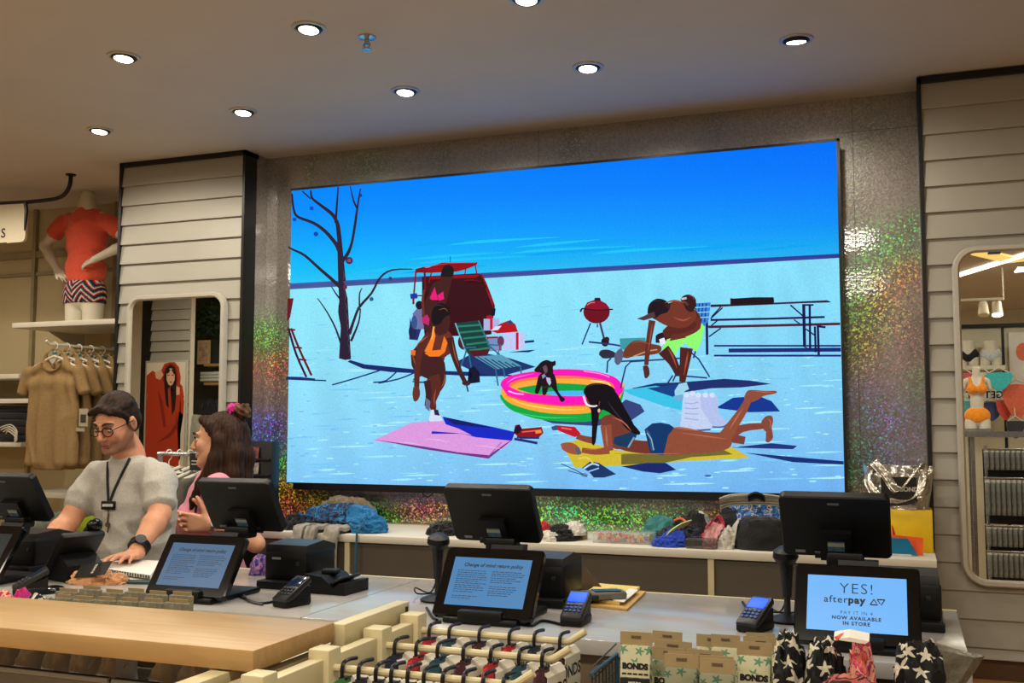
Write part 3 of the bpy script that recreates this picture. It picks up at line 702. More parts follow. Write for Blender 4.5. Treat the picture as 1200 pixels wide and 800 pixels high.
# paddling pool
poly([598, 478, 650, 496, 700, 499, 742, 492, 757, 482, 752, 474, 735, 468, 730, 480, 690, 492], (60, 74, 130))
def band(pts, c): blob(pts, c, 4)
band([591, 462, 595, 475, 610, 484, 640, 492, 690, 494, 720, 484, 730, 470, 731, 452, 700, 480, 640, 480], (14, 176, 74))
band([591, 455, 594, 468, 612, 477, 645, 484, 690, 484, 722, 474, 731, 458, 730, 448, 700, 468, 620, 464], (250, 176, 60))
band([589, 452, 593, 444, 610, 438, 650, 433, 690, 434, 720, 441, 731, 452, 729, 462, 705, 473, 660, 475, 620, 470, 596, 462], (255, 24, 190))
line([596, 463, 620, 470, 660, 475, 705, 473, 728, 463], 1.8, (255, 80, 90))
band([599, 453, 607, 446, 640, 441, 680, 441, 712, 446, 722, 454, 716, 461, 690, 464, 640, 463, 612, 459], (255, 130, 70)); band([601, 454, 612, 448, 645, 444, 685, 444, 712, 449, 720, 455, 712, 460, 690, 463, 640, 462, 612, 459], (252, 176, 66)); band([608, 456, 625, 452, 650, 449, 690, 451, 712, 455, 700, 461, 660, 463, 625, 461], (14, 170, 80)); band([636, 460, 660, 458, 690, 458, 702, 460, 680, 464, 650, 463], (80, 190, 245)); poly([596, 455, 606, 461, 640, 464, 700, 465, 722, 458, 722, 466, 700, 473, 660, 475, 620, 470], (255, 24, 190)); line([598, 458, 606, 461, 616, 462], 1.6, (255, 190, 240)); line([686, 435, 705, 438, 716, 442], 1.2, (255, 160, 230)); line([694, 446, 712, 448, 717, 452], 1.4, (255, 236, 180))
# dog
DG = (34, 18, 26)
blob([633, 441, 640, 436, 650, 437, 654, 446, 655, 456, 660, 464, 664, 468, 660, 471, 656, 464, 650, 456, 646, 452, 642, 462, 638, 462, 637, 452, 633, 461, 629, 460, 631, 450], DG); blob([628, 434, 632, 429, 637, 424, 643, 422, 649, 424, 653, 423, 653, 428, 650, 430, 650, 438, 643, 441, 636, 437, 630, 436], DG); blob([638, 431, 642, 428, 644, 434, 641, 438], (110, 80, 90)); poly([642, 442, 647, 443, 648, 449, 646, 452, 643, 447], (190, 190, 220)); poly([640, 438, 642, 441, 638, 444, 637, 440], (140, 150, 190)); oval(661, 468, 3, 2.8, DG); line([638, 454, 648, 453], 2, (60, 34, 34))
# kettle grill
line([694, 379, 684, 404], 1.6, (40, 60, 110)); line([705, 379, 711, 402], 2.4, (60, 70, 110)); line([702, 380, 702, 384], 1.4, (40, 40, 80)); oval(711, 401, 4.6, 5.4, (44, 14, 32)); oval(713, 398, 3, 3, (60, 20, 40)); line([692, 401, 720, 404, 730, 406], 2, (40, 60, 130))
oval(701, 366, 15.5, 13.5, (116, 10, 34)); poly([686, 362, 690, 355, 697, 352.5, 705, 352.5, 712, 356, 716.5, 362, 701, 364], (150, 12, 44)); line([684, 362, 702, 364, 720, 363], 1.6, (70, 10, 30)); line([690, 358, 694, 355.5, 699, 355], 1.2, (220, 120, 140)); poly([698, 353, 699, 349.5, 705, 349.5, 706, 353], (50, 20, 50)); line([682, 366, 684, 362], 2, (40, 16, 40))
# picnic table
TB = (62, 26, 62); TB2 = (28, 24, 86)
for l, w in (([838, 405.5, 987, 405.5], 2), ([855, 411, 987, 410], 4.6), ([838, 417, 987, 417], 2.2)): line(l, w, (26, 46, 124), False)
poly([834, 357.5, 880, 356.5, 970, 352.5, 975, 355, 940, 356, 834, 360.5], TB); line([834, 375.5, 900, 374, 967, 372], 2.4, TB2); poly([830, 382, 900, 380.5, 985, 378.5, 985, 381.5, 832, 385], (88, 26, 60)); poly([857, 350, 861, 350.5, 880, 349.5, 884, 349, 907.5, 349, 907.5, 357, 857, 358.5], (34, 18, 30)); poly([908, 350, 908, 357, 906, 357], TB)
for l, w in (([829.5, 372, 830, 416], 3), ([942.5, 357, 943.5, 406], 3.6), ([949.5, 358, 950, 410], 2.6), ([955.5, 383, 956.5, 413], 2.4), ([959, 382, 960, 416], 2.8), ([846, 360, 835, 372], 1.5), ([848, 361, 834, 374], 1.5), ([842, 376, 835, 382], 1.5), ([846, 385, 832, 395], 1.6), ([927, 358, 943, 372], 1.7), ([931, 375, 938, 380], 1.4), ([945, 386, 955, 393], 1.6), ([948, 409, 940, 405], 1.2), ([960, 383, 968, 384], 2.4), ([944, 358, 954, 358], 2)): line(l, w, TB2, False)
# couple on the second lounger
poly([742, 455, 770, 449, 800, 448, 850, 444, 880, 446, 905, 450, 870, 454, 835, 455, 800, 460, 770, 462], (34, 52, 116)); poly([732, 457, 770, 452, 800, 458, 820, 470, 806, 482, 780, 476, 740, 462], (64, 200, 234)); poly([840, 478, 860, 466, 890, 464, 905, 470, 915, 482, 880, 483], (22, 60, 150)); poly([760, 455, 800, 450, 805, 458, 790, 465], (24, 70, 140))
poly([817, 356, 834, 355, 832, 375, 826, 384, 814, 374], (60, 140, 220))
for k in range(4): line([817+k*4, 356, 815+k*4, 378], 1.3, (24, 50, 130))
for k in range(3): line([815, 361+k*6, 833, 360+k*6], 1.2, (150, 220, 246))
poly([728, 397, 758, 396, 760, 409, 729, 410], (64, 160, 170))
for l in ([713, 437, 714, 424, 718, 420], [729, 455, 735, 430, 741, 424, 800, 420], [790, 447, 800, 425, 810, 415], [784, 449, 790, 440], [833, 442, 820, 421, 805, 408], [830, 443, 795, 440], [823, 390, 814, 420], [724, 424, 760, 422]): line(l, 1.8, (36, 66, 120), False)
blob([734, 409, 742, 401, 752, 399, 764, 403, 776, 406, 774, 414, 756, 417, 744, 418, 736, 420, 730, 417], (120, 62, 44)); line([744, 418, 760, 412, 772, 410], 1.6, (210, 150, 120)); blob([704, 416, 706, 411, 714, 410, 722, 413, 724, 418, 716, 420, 708, 420], (50, 48, 70)); blob([722, 416, 728, 409, 732, 412, 731, 422, 726, 428, 722, 424], (96, 100, 130)); blob([770, 394, 778, 390, 786, 394, 790, 400, 770, 402], (40, 24, 40))
blob([795, 372, 806, 362, 816, 364, 822, 372, 822, 384, 812, 394, 796, 396, 784, 398, 778, 390, 782, 384], (96, 42, 34)); blob([764, 372, 778, 362, 790, 354, 802, 354, 812, 360, 818, 372, 806, 384, 790, 384, 778, 380], (124, 58, 44)); blob([799, 352, 803, 347, 810, 346, 816, 350, 817, 358, 813, 366, 806, 364, 803, 358], (60, 28, 32)); line([800, 351, 806, 350], 2.4, (210, 200, 210)); line([802, 353, 808, 358], 3, (110, 50, 44))
poly([777, 410, 783, 398, 800, 394, 818, 388, 824, 379, 827, 384, 824, 398, 818, 413, 812, 407, 804, 402, 797, 408, 793, 416, 788, 416], (150, 252, 120)); poly([774, 398, 780, 396, 782, 402, 776, 406], (236, 240, 252)); poly([790, 392, 800, 392, 806, 396, 786, 400], (110, 54, 40))
line([779, 410, 790, 424, 797, 440], [15, 11, 7], (78, 36, 36)); line([806, 408, 804, 424, 801, 448], [15, 12, 7], (88, 38, 34)); line([818, 374, 820, 384, 806, 392, 788, 396], [6, 5, 5, 4], SK)
line([766, 376, 762, 400, 759, 428], [8, 6.5, 5], (104, 50, 44)); blob([755, 430, 761, 429, 763, 438, 760, 443, 757, 442], (90, 44, 44)); blob([761, 370, 762, 358, 770, 351, 780, 352, 786, 358, 784, 366, 776, 369, 768, 374], (34, 20, 30)); poly([762, 368, 768, 366, 770, 372, 756, 376, 748, 374, 756, 371], (90, 60, 66)); poly([780, 358, 788, 355, 786, 364], (60, 30, 34))
poly([792, 458, 797, 450, 806, 448, 809, 456, 800, 460, 802, 467, 793, 468], (160, 216, 238)); poly([791, 464, 802, 462, 802, 470, 794, 470], (120, 180, 220))
# white boots
BT = (200, 212, 244)
blob([801, 474, 803, 464, 810, 461, 822, 463, 824, 472, 822, 482, 830, 488, 836, 497, 832, 503, 812, 503, 799, 500, 801, 486], BT); blob([822, 466, 826, 461, 836, 462, 842, 466, 840, 480, 847, 488, 853, 496, 848, 500, 836, 498, 828, 486, 823, 478], (184, 198, 238)); line([800, 502, 816, 504, 834, 503], 1.6, (60, 80, 140)); line([836, 500, 848, 500, 853, 497], 1.4, (60, 80, 140))
for x, y in ((806, 463), (813, 461), (820, 463), (828, 463), (836, 463)): oval(x, y, 3.4, 3, (216, 226, 250), 10)
for k in range(4): line([804, 472+k*6, 812, 473+k*6, 820, 471+k*7], 1.1, (160, 178, 224))
# yellow towel, small things
poly([660, 519, 690, 513, 700, 520, 730, 528, 800, 530, 860, 524, 880, 536, 840, 538, 800, 540, 740, 545, 700, 546, 676, 548, 672, 538], (214, 192, 56)); poly([730, 532, 850, 527, 860, 532, 800, 536, 780, 542, 730, 544], (120, 112, 50)); poly([730, 546, 760, 542, 782, 542, 794, 550, 775, 554, 755, 552], (26, 44, 116)); poly([858, 524, 930, 526, 935, 522, 905, 519, 880, 523], (34, 60, 130)); poly([874, 530, 990, 540, 990, 544, 930, 541], (28, 52, 124)); oval(831, 557, 4, 1.4, (70, 110, 190))
poly([684, 548, 694, 540, 704, 542, 716, 550, 724, 555, 710, 559, 698, 559, 692, 552], (30, 60, 110)); line([686, 549, 696, 543, 704, 545], 2, (190, 220, 246)); line([692, 552, 704, 548], 1.4, (170, 210, 240)); oval(687, 556, 4, 2.4, (120, 150, 190)); line([660, 543, 676, 550, 690, 558], 1, (50, 70, 120)); line([668, 551, 690, 557], 1, (70, 90, 130)); line([680, 537, 690, 536, 697, 542], 2, (230, 210, 90))
# reclining woman
LB = (150, 84, 62)
line([874, 516, 852, 512, 838, 512, 800, 508], [9, 11, 11, 9], (132, 70, 58)); line([850, 516, 870, 502, 896, 499], [12, 9, 7], (138, 74, 60)); blob([893, 495, 898, 488, 905, 487, 907, 493, 905, 502, 907, 512, 902, 518, 898, 516, 900, 508, 895, 502], (140, 78, 64))
blob([780, 505, 796, 500, 815, 503, 838, 508, 856, 512, 858, 522, 846, 528, 815, 531, 780, 533, 774, 520], LB); line([846, 519, 860, 498, 872, 480, 880, 464], [17, 13, 10, 7], LB); blob([873, 466, 877, 458, 884, 457, 898, 458, 910, 458, 910, 461, 896, 464, 890, 468, 880, 472, 874, 472], (150, 84, 66))
blob([722, 512, 745, 515, 762, 516, 776, 512, 778, 528, 760, 531, 735, 528, 718, 520], (120, 60, 50)); poly([757, 503, 766, 496, 776, 495, 786, 497, 792, 501, 785, 509, 781, 522, 779, 533, 764, 531, 762, 516], (18, 60, 112)); line([759, 504, 763, 510, 767, 528], 3, (50, 96, 140)); line([760, 507, 765, 514, 768, 527], 1.2, (150, 190, 210), False)
blob([706, 492, 714, 486, 726, 486, 738, 496, 748, 508, 742, 518, 728, 526, 716, 522, 708, 512], (126, 64, 52)); poly([721, 519, 722, 512, 735, 508, 748, 504, 748, 510, 738, 524, 726, 522], (22, 64, 100)); line([738, 524, 745, 512], 2, (130, 170, 190))
line([712, 498, 714, 516, 716, 528], [13, 11, 10], (150, 82, 62)); line([716, 527, 700, 529, 684, 527], [9, 7, 6], (156, 84, 60)); blob([659, 520, 668, 518, 676, 520, 682, 526, 680, 532, 670, 531, 661, 526], (164, 92, 70)); poly([676, 524, 681, 524, 684, 531, 679, 533], (90, 100, 120)); line([698, 516, 688, 514, 678, 511], [8, 7, 6], (140, 74, 58)); poly([649, 500, 654, 498, 676, 500, 683, 508, 676, 512, 668, 509, 656, 504], (196, 26, 50)); poly([648, 500, 655, 498, 656, 504, 650, 504], (70, 84, 130)); line([660, 501, 672, 503], 1.4, (250, 120, 130))
blob([690, 466, 694, 458, 702, 456, 712, 460, 714, 470, 708, 480, 704, 486, 697, 484, 693, 478, 688, 474], (120, 60, 50)); blob([686, 460, 690, 452, 700, 449, 714, 451, 722, 456, 724, 464, 728, 474, 738, 490, 752, 506, 748, 509, 736, 502, 726, 490, 714, 482, 712, 474, 704, 470, 700, 476, 704, 486, 702, 500, 700, 518, 696, 520, 696, 500, 698, 486, 692, 470], (20, 14, 22)); blob([708, 462, 722, 458, 734, 478, 746, 500, 744, 506, 724, 488, 704, 480, 700, 500, 696, 510, 698, 486, 704, 476], (20, 14, 22)); line([686, 464, 690, 474, 698, 476, 702, 475], [2.4, 2.6, 2, 1.6], (240, 230, 240)); oval(704, 481, 1.6, 2.4, (220, 190, 170), 10)
# sun on the figures
HI = (188, 112, 84)
for l, w in (([722, 531, 760, 531.5, 800, 531], 1.2), ([790, 501, 806, 502, 822, 505], 2.2), ([800, 507, 830, 511, 852, 514], 1.6), ([872, 478, 864, 490, 856, 503], 2.2), ([712, 500, 713, 514, 714, 524], 2.4), ([720, 489, 732, 494, 742, 505], 2.0), ([884, 458, 896, 459.5, 907, 459.5], 1.2), ([900, 490, 904, 494, 903, 502], 1.5), ([688, 526, 700, 526, 710, 524], 1.6)): line(l, [.3, w, .3], HI)
for l, w in (([492, 404, 498, 399, 505, 394], 2.4), ([486, 414, 488, 421, 490, 428], 1.6), ([524, 438, 524, 446, 520, 455], 2), ([514, 456, 512, 466, 512, 476], 1.8), ([533, 400, 536, 416, 541, 430], 1.8), ([517, 364, 524, 362, 528, 366], 1.0)): line(l, [.3, w, .3], (156, 82, 60))
for l, w in (([780, 356, 792, 353, 806, 356], 2.2), ([766, 380, 764, 396, 761, 414], 1.6), ([790, 372, 802, 376, 812, 372], 2.6), ([784, 408, 790, 418, 795, 432], 2.2), ([808, 412, 806, 424, 803, 440], 2.2), ([742, 403, 752, 400.5, 764, 404], 1.6), ([809, 347, 813, 348, 815, 352], 1)): line(l, [.3, w, .3], (164, 86, 64))
for l, w in (([690, 454, 698, 450.5, 708, 451], 1.2), ([714, 470, 724, 484, 736, 497], 1.4), ([511, 361, 517, 358, 524, 360], 1.0), ([764, 356, 770, 353, 778, 354], 1.0)): line(l, [.2, w, .2], (64, 52, 66))
for x, y in ((470, 518), (500, 514), (560, 522)): line([x, y, x+16, y+1, x+30, y+4], [.2, 1.2, .2], (238, 186, 238))
for k in range(8): line([405+k*.8, 318+k*12, 407+k*.9, 324+k*12, 405+k, 330+k*12], [.2, 1.6, .2], (84, 62, 84))
line([600, 467, 622, 475, 660, 480, 690, 479], [.3, 1.6, 1.6, .3], (255, 210, 120)); line([604, 482, 640, 489, 680, 489], [.3, 1.6, .3], (70, 210, 110)); line([596, 450, 606, 443, 628, 438], [.3, 1.6, .3], (255, 120, 220))
line([545, 330, 556, 329, 568, 331], [.3, 1.6, .3], (112, 14, 30)); line([500, 314, 530, 309.5, 560, 309], .8, (220, 60, 70)); line([572, 338, 577, 350, 581, 362], [.3, 1.2, .3], (170, 30, 44))
obj('moving_picture', pic, mat_attr('screen_glow', emit=1.0, rough=.8, var=.07, bs=120, spec=.05), vw, smooth=0)
# ================================================================== pattern materials and soft goods
def mat_stripes(name, c1, c2, period, axis='Z', ratio=.5, rough=.8, wob=0., bump=.2):
    if name in MATS: return MATS[name]
    m = bpy.data.materials.new(name); m.use_nodes = True; nt = m.node_tree; N = nt.nodes; L = nt.links; b = N['Principled BSDF']; b.inputs['Roughness'].default_value = rough
    tc = N.new('ShaderNodeTexCoord'); sx = N.new('ShaderNodeSeparateXYZ'); L.new(tc.outputs['Object'], sx.inputs[0])
    src = sx.outputs[axis]
    if wob:
        nz = N.new('ShaderNodeTexNoise'); nz.inputs['Scale'].default_value = 9; L.new(tc.outputs['Object'], nz.inputs['Vector'])
        ma = N.new('ShaderNodeMath'); ma.operation = 'MULTIPLY_ADD'; ma.inputs[1].default_value = wob; L.new(nz.outputs['Fac'], ma.inputs[0]); L.new(src, ma.inputs[2]); src = ma.outputs[0]
    d = N.new('ShaderNodeMath'); d.operation = 'DIVIDE'; d.inputs[1].default_value = period; L.new(src, d.inputs[0])
    fr = N.new('ShaderNodeMath'); fr.operation = 'FRACT'; L.new(d.outputs[0], fr.inputs[0])
    lt = N.new('ShaderNodeMath'); lt.operation = 'LESS_THAN'; lt.inputs[1].default_value = ratio; L.new(fr.outputs[0], lt.inputs[0])
    mx = N.new('ShaderNodeMix'); mx.data_type = 'RGBA'; L.new(lt.outputs[0], mx.inputs['Factor'])
    mx.inputs['A'].default_value = lin(c2)+(1,); mx.inputs['B'].default_value = lin(c1)+(1,)
    L.new(mx.outputs['Result'], b.inputs['Base Color'])
    n2 = N.new('ShaderNodeTexNoise'); n2.inputs['Scale'].default_value = 35; L.new(tc.outputs['Object'], n2.inputs['Vector'])
    bp = N.new('ShaderNodeBump'); bp.inputs['Strength'].default_value = bump; bp.inputs['Distance'].default_value = .01; L.new(n2.outputs['Fac'], bp.inputs['Height']); L.new(bp.outputs['Normal'], b.inputs['Normal'])
    MATS[name] = m; return m
def mat_stars(name, ground, star, scale=22, size=.34, rough=.75):
    if name in MATS: return MATS[name]
    m = bpy.data.materials.new(name); m.use_nodes = True; nt = m.node_tree; N = nt.nodes; L = nt.links; b = N['Principled BSDF']; b.inputs['Roughness'].default_value = rough
    def M_(op, a, b_=None, c=None):
        n = N.new('ShaderNodeMath'); n.operation = op
        for i, x in enumerate((a, b_, c)):
            if x is None: continue
            if isinstance(x, (int, float)): n.inputs[i].default_value = x
            else: L.new(x, n.inputs[i])
        return n.outputs[0]
    tc = N.new('ShaderNodeTexCoord'); sx = N.new('ShaderNodeSeparateXYZ'); L.new(tc.outputs['Object'], sx.inputs[0])
    cb = N.new('ShaderNodeCombineXYZ'); L.new(sx.outputs['X'], cb.inputs[0]); L.new(M_('MULTIPLY_ADD', sx.outputs['Y'], .75, sx.outputs['Z']), cb.inputs[1])
    sc_ = N.new('ShaderNodeVectorMath'); sc_.operation = 'SCALE'; sc_.inputs['Scale'].default_value = scale; L.new(cb.outputs[0], sc_.inputs[0])
    vo = N.new('ShaderNodeTexVoronoi'); vo.voronoi_dimensions = '2D'; vo.inputs['Scale'].default_value = 1; vo.inputs['Randomness'].default_value = .55; L.new(sc_.outputs[0], vo.inputs['Vector'])
    sb = N.new('ShaderNodeVectorMath'); sb.operation = 'SUBTRACT'; L.new(sc_.outputs[0], sb.inputs[0]); L.new(vo.outputs['Position'], sb.inputs[1])
    s2 = N.new('ShaderNodeSeparateXYZ'); L.new(sb.outputs[0], s2.inputs[0]); s3 = N.new('ShaderNodeSeparateColor'); L.new(vo.outputs['Color'], s3.inputs['Color'])
    ang = M_('ADD', M_('ARCTAN2', s2.outputs['Y'], s2.outputs['X']), M_('MULTIPLY', s3.outputs['Red'], 6.28))
    w = M_('ABSOLUTE', M_('SUBTRACT', M_('FRACT', M_('DIVIDE', ang, 2*pi/5)), .5))          # 0 at a notch, .5 at a tip
    ln = N.new('ShaderNodeVectorMath'); ln.operation = 'LENGTH'; L.new(sb.outputs[0], ln.inputs[0])
    R = M_('MULTIPLY', M_('ADD', M_('MULTIPLY', s3.outputs['Green'], .5), .75), M_('MULTIPLY_ADD', M_('POWER', M_('MULTIPLY', w, 2), 1.6), size*.75, size*.38))
    f = M_('LESS_THAN', ln.outputs['Value'], R)
    mx = N.new('ShaderNodeMix'); mx.data_type = 'RGBA'; L.new(f, mx.inputs['Factor']); mx.inputs['A'].default_value = lin(ground)+(1,); mx.inputs['B'].default_value = lin(star)+(1,)
    L.new(mx.outputs['Result'], b.inputs['Base Color']); MATS[name] = m; return m
def mat_camo(name, cols, scale=18, rough=.7):
    if name in MATS: return MATS[name]
    m = bpy.data.materials.new(name); m.use_nodes = True; nt = m.node_tree; N = nt.nodes; L = nt.links; b = N['Principled BSDF']; b.inputs['Roughness'].default_value = rough
    tc = N.new('ShaderNodeTexCoord'); nz = N.new('ShaderNodeTexNoise'); nz.inputs['Scale'].default_value = scale; nz.inputs['Distortion'].default_value = 1.2; L.new(tc.outputs['Object'], nz.inputs['Vector'])
    cr = N.new('ShaderNodeValToRGB'); cr.color_ramp.interpolation = 'CONSTANT'; L.new(nz.outputs['Fac'], cr.inputs['Fac'])
    while len(cr.color_ramp.elements) < len(cols): cr.color_ramp.elements.new(.5)
    for i, c in enumerate(cols): cr.color_ramp.elements[i].position = 0 if i == 0 else .36+.28*i/len(cols); cr.color_ramp.elements[i].color = lin(c)+(1,)
    L.new(cr.outputs['Color'], b.inputs['Base Color']); MATS[name] = m; return m
def nse(x, y, z): return noise.noise(V((x, y, z)))
def fold(x, y, z): return 1-2*abs(noise.noise(V((x, y, z))))
PILE = []
def settle(vs, fs):
    """lift the points of a cloth that would sink into the cloths already lying there, then remember it"""
    if PILE:
        for p in vs:
            top = -9
            for bv in PILE:
                for ox, oy in ((0, 0), (.007, 0), (-.007, 0), (0, .007), (0, -.007)):
                    h = bv.ray_cast(V((p.x+ox, p.y+oy, p.z+.6)), V((0, 0, -1)))
                    if h[0] is not None: top = max(top, h[0].z)
            if top > p.z-.004: p.z = top+.005
    PILE.append(BVHTree.FromPolygons(vs, fs))
def heap_mb(c, size, seed, rough=.22, freq=2.2, rz=0, n=44, top=.8, mb=None, mi=0, pile=False):
    """a crumpled pile of cloth resting on z = c.z"""
    c = V(c); mb = mb or MB(); cs, sn = cos(rz), sin(rz)
    def fn(u, v):
        a = 2*pi*u; el = v*pi/2; r = cos(el)**top; h = sin(el)
        dx, dy, dz = cos(a)*r, sin(a)*r, h
        k = 1+rough*(fold(dx*freq+seed*7.1, dy*freq, dz*freq)*.6+fold(dx*freq*2.3+seed, dy*freq*2.3, dz*freq*2.3+3)*.35)-rough*.4
        x, y = dx*size[0]/2*k, dy*size[1]/2*k
        return c+V((x*cs-y*sn, x*sn+y*cs, max(.0005, dz*size[2]*k) if v > .0 else 0.0005))
    k0, f0 = len(mb.v), len(mb.f); mb.grid(fn, n, n//2, closeu=True, mi=mi)
    if pile: settle(mb.v[k0:], [[i-k0 for i in f] for f in mb.f[f0:]])
    return mb
def ribbon(mb, path, wv, thick=.006, rip=.0, nw=10, seed=0, mi=0, taper=None, sm=4):
    """cloth band along a path; wv is its half width vector"""
    P = [V(p) for p in smooth_pts([tuple(p) for p in path], sm)]; wv = V(wv); n = len(P)
    rows = []
    for i, p in enumerate(P):
        t = (P[min(i+1, n-1)]-P[max(i-1, 0)]).normalized(); nn = t.cross(wv.normalized()).normalized(); k = taper(i/(n-1)) if taper else 1
        rows.append([p+wv*k*(2*j/(nw-1)-1)+nn*rip*fold(j*.45+seed, i*.12, seed) for j in range(nw)]+[p+wv*k*(1-2*j/(nw-1))-nn*thick+nn*rip*fold((nw-1-j)*.45+seed, i*.12, seed) for j in range(nw)])
    m = 2*nw; vs = [q for r in rows for q in r]; fs = [[i*m+j, i*m+(j+1) % m, (i+1)*m+(j+1) % m, (i+1)*m+j] for i in range(n-1) for j in range(m)]
    fs.append(list(range(m))[::-1]); fs.append([(n-1)*m+j for j in range(m)])
    return mb.add(vs, fs, mi)
def fabric(name, rgb, **k): return mat('fabric_'+name, rgb, rough=.85, var=.12, vs=60, bump=.25, bs=120, sheen=.2, **k)
# ================================================================== counter and back shelf
LAM = mat('counter_laminate', (172, 169, 164), rough=.16, var=.04, vs=6, stretch=(1, 8, 1))
CREAM = mat('cream_board', (206, 194, 154), rough=.45, var=.04, vs=5)
cxr = at(1122, 719, Z=CT).x
YC0, YC1 = 2.35, 3.06
t = thing('service_counter', 'long pale laminate cash counter the registers stand on', 'counter', ((cxr-4.1)/2, (YC0+YC1)/2, 0))
obj('worktop', MB().span((-4.2, YC0, CT-.035), (cxr, YC1, CT), bev=.002), LAM, t)
obj('front_panel', MB().span((-4.2, YC0+.02, 0), (cxr-.01, YC0+.04, CT-.035)), mat('counter_front', (120, 104, 84), rough=.5), t)
obj('end_panel', MB().span((cxr-.03, YC0+.04, 0), (cxr-.005, YC1-.01, CT-.035)), CREAM, t)
obj('back_edge', MB().span((-4.2, YC1-.012, CT-.035), (cxr, YC1+.003, CT+.0006)), CREAM, t)
mb = MB()
for x in (-1.47,): mb.span((x-.001, YC0, CT-.01), (x+.001, YC1, CT+.0004))
obj('joint', mb, mat('joint_line', (116, 110, 104), rough=.5), t)
TAUPE = mat('taupe_door', (92, 84, 70), rough=.5, var=.05, vs=4)
sxl, sxr = -2.60, at(1098, 660, Y=YF).x
t = thing('back_shelf', 'low white shelf cabinet with dark doors under the video screen', 'shelf', ((sxl+sxr)/2, YF, 0))
obj('top', MB().span((sxl, YF, SH-.03), (sxr, YB-.003, SH), bev=.002), WHITE, t)
obj('carcass', MB().span((sxl+.01, YF+.03, 0), (sxr-.02, YB-.003, SH-.03)), mat('carcass_white', (180, 172, 150), rough=.5), t)
xs = [sxl, at(406, 640, Y=YF).x, at(833, 680, Y=YF).x, sxr]
for i in range(3): obj('door', MB().span((xs[i]+.012, YF+.012, .08), (xs[i+1]-.012, YF+.032, SH-.034)), TAUPE, t)
for x in xs[1:3]: obj('divider', MB().span((x-.011, YF+.004, 0), (x+.011, YF+.031, SH-.03)), CREAM, t)
obj('end_board', MB().span((sxr-.022, YF+.002, 0), (sxr, YB-.003, SH-.03)), CREAM, t)
# ================================================================== register stations
PLAS = mat('black_plastic', (10, 10, 11), rough=.45, spec=.35, var=.15, vs=80, bump=.05, bs=400)
PLAS2 = mat('dark_grey_plastic', (34, 34, 36), rough=.4, var=.1)
GLOSS = mat('black_gloss', (9, 9, 11), rough=.12, var=.1)
def tilt_panel(name, w, h, th, r, base, ang, m, parent, mi=None):
    """rounded slab standing on its lower edge at base, leaning by ang (deg, + = top away from the customer)"""
    a = radians(ang); u = V((1, 0, 0)); wv = V((0, sin(a), cos(a))); n = V((0, -cos(a), sin(a)))
    mb = MB(); c = V(base)+wv*(h/2)
    big = rrect(w, h, r, 5); sml = rrect(w-.006, h-.006, r-.003, 5); k = len(big)
    rings = [(sml, 0), (big, -.003), (big, -th+.003), (sml, -th)]
    vs = [c+u*p[0]+wv*p[1]+n*d for ring, d in rings for p in ring]
    fs = [[i*k+j, i*k+(j+1) % k, (i+1)*k+(j+1) % k, (i+1)*k+j] for i in range(3) for j in range(k)]+[list(range(k))[::-1], [3*k+j for j in range(k)]]
    mb.add(vs, fs)
    return obj(name, mb, m, parent, world=False), c, u, wv, n
def screen_mat(name, rgb, e):
    m = mat(name, rgb, rough=.3, var=.03, vs=4, emit=e, spec=.3); b = m.node_tree.nodes['Principled BSDF']
    for l in list(b.inputs['Base Color'].links): m.node_tree.links.remove(l)
    b.inputs['Base Color'].default_value = (.01, .012, .015, 1); return m
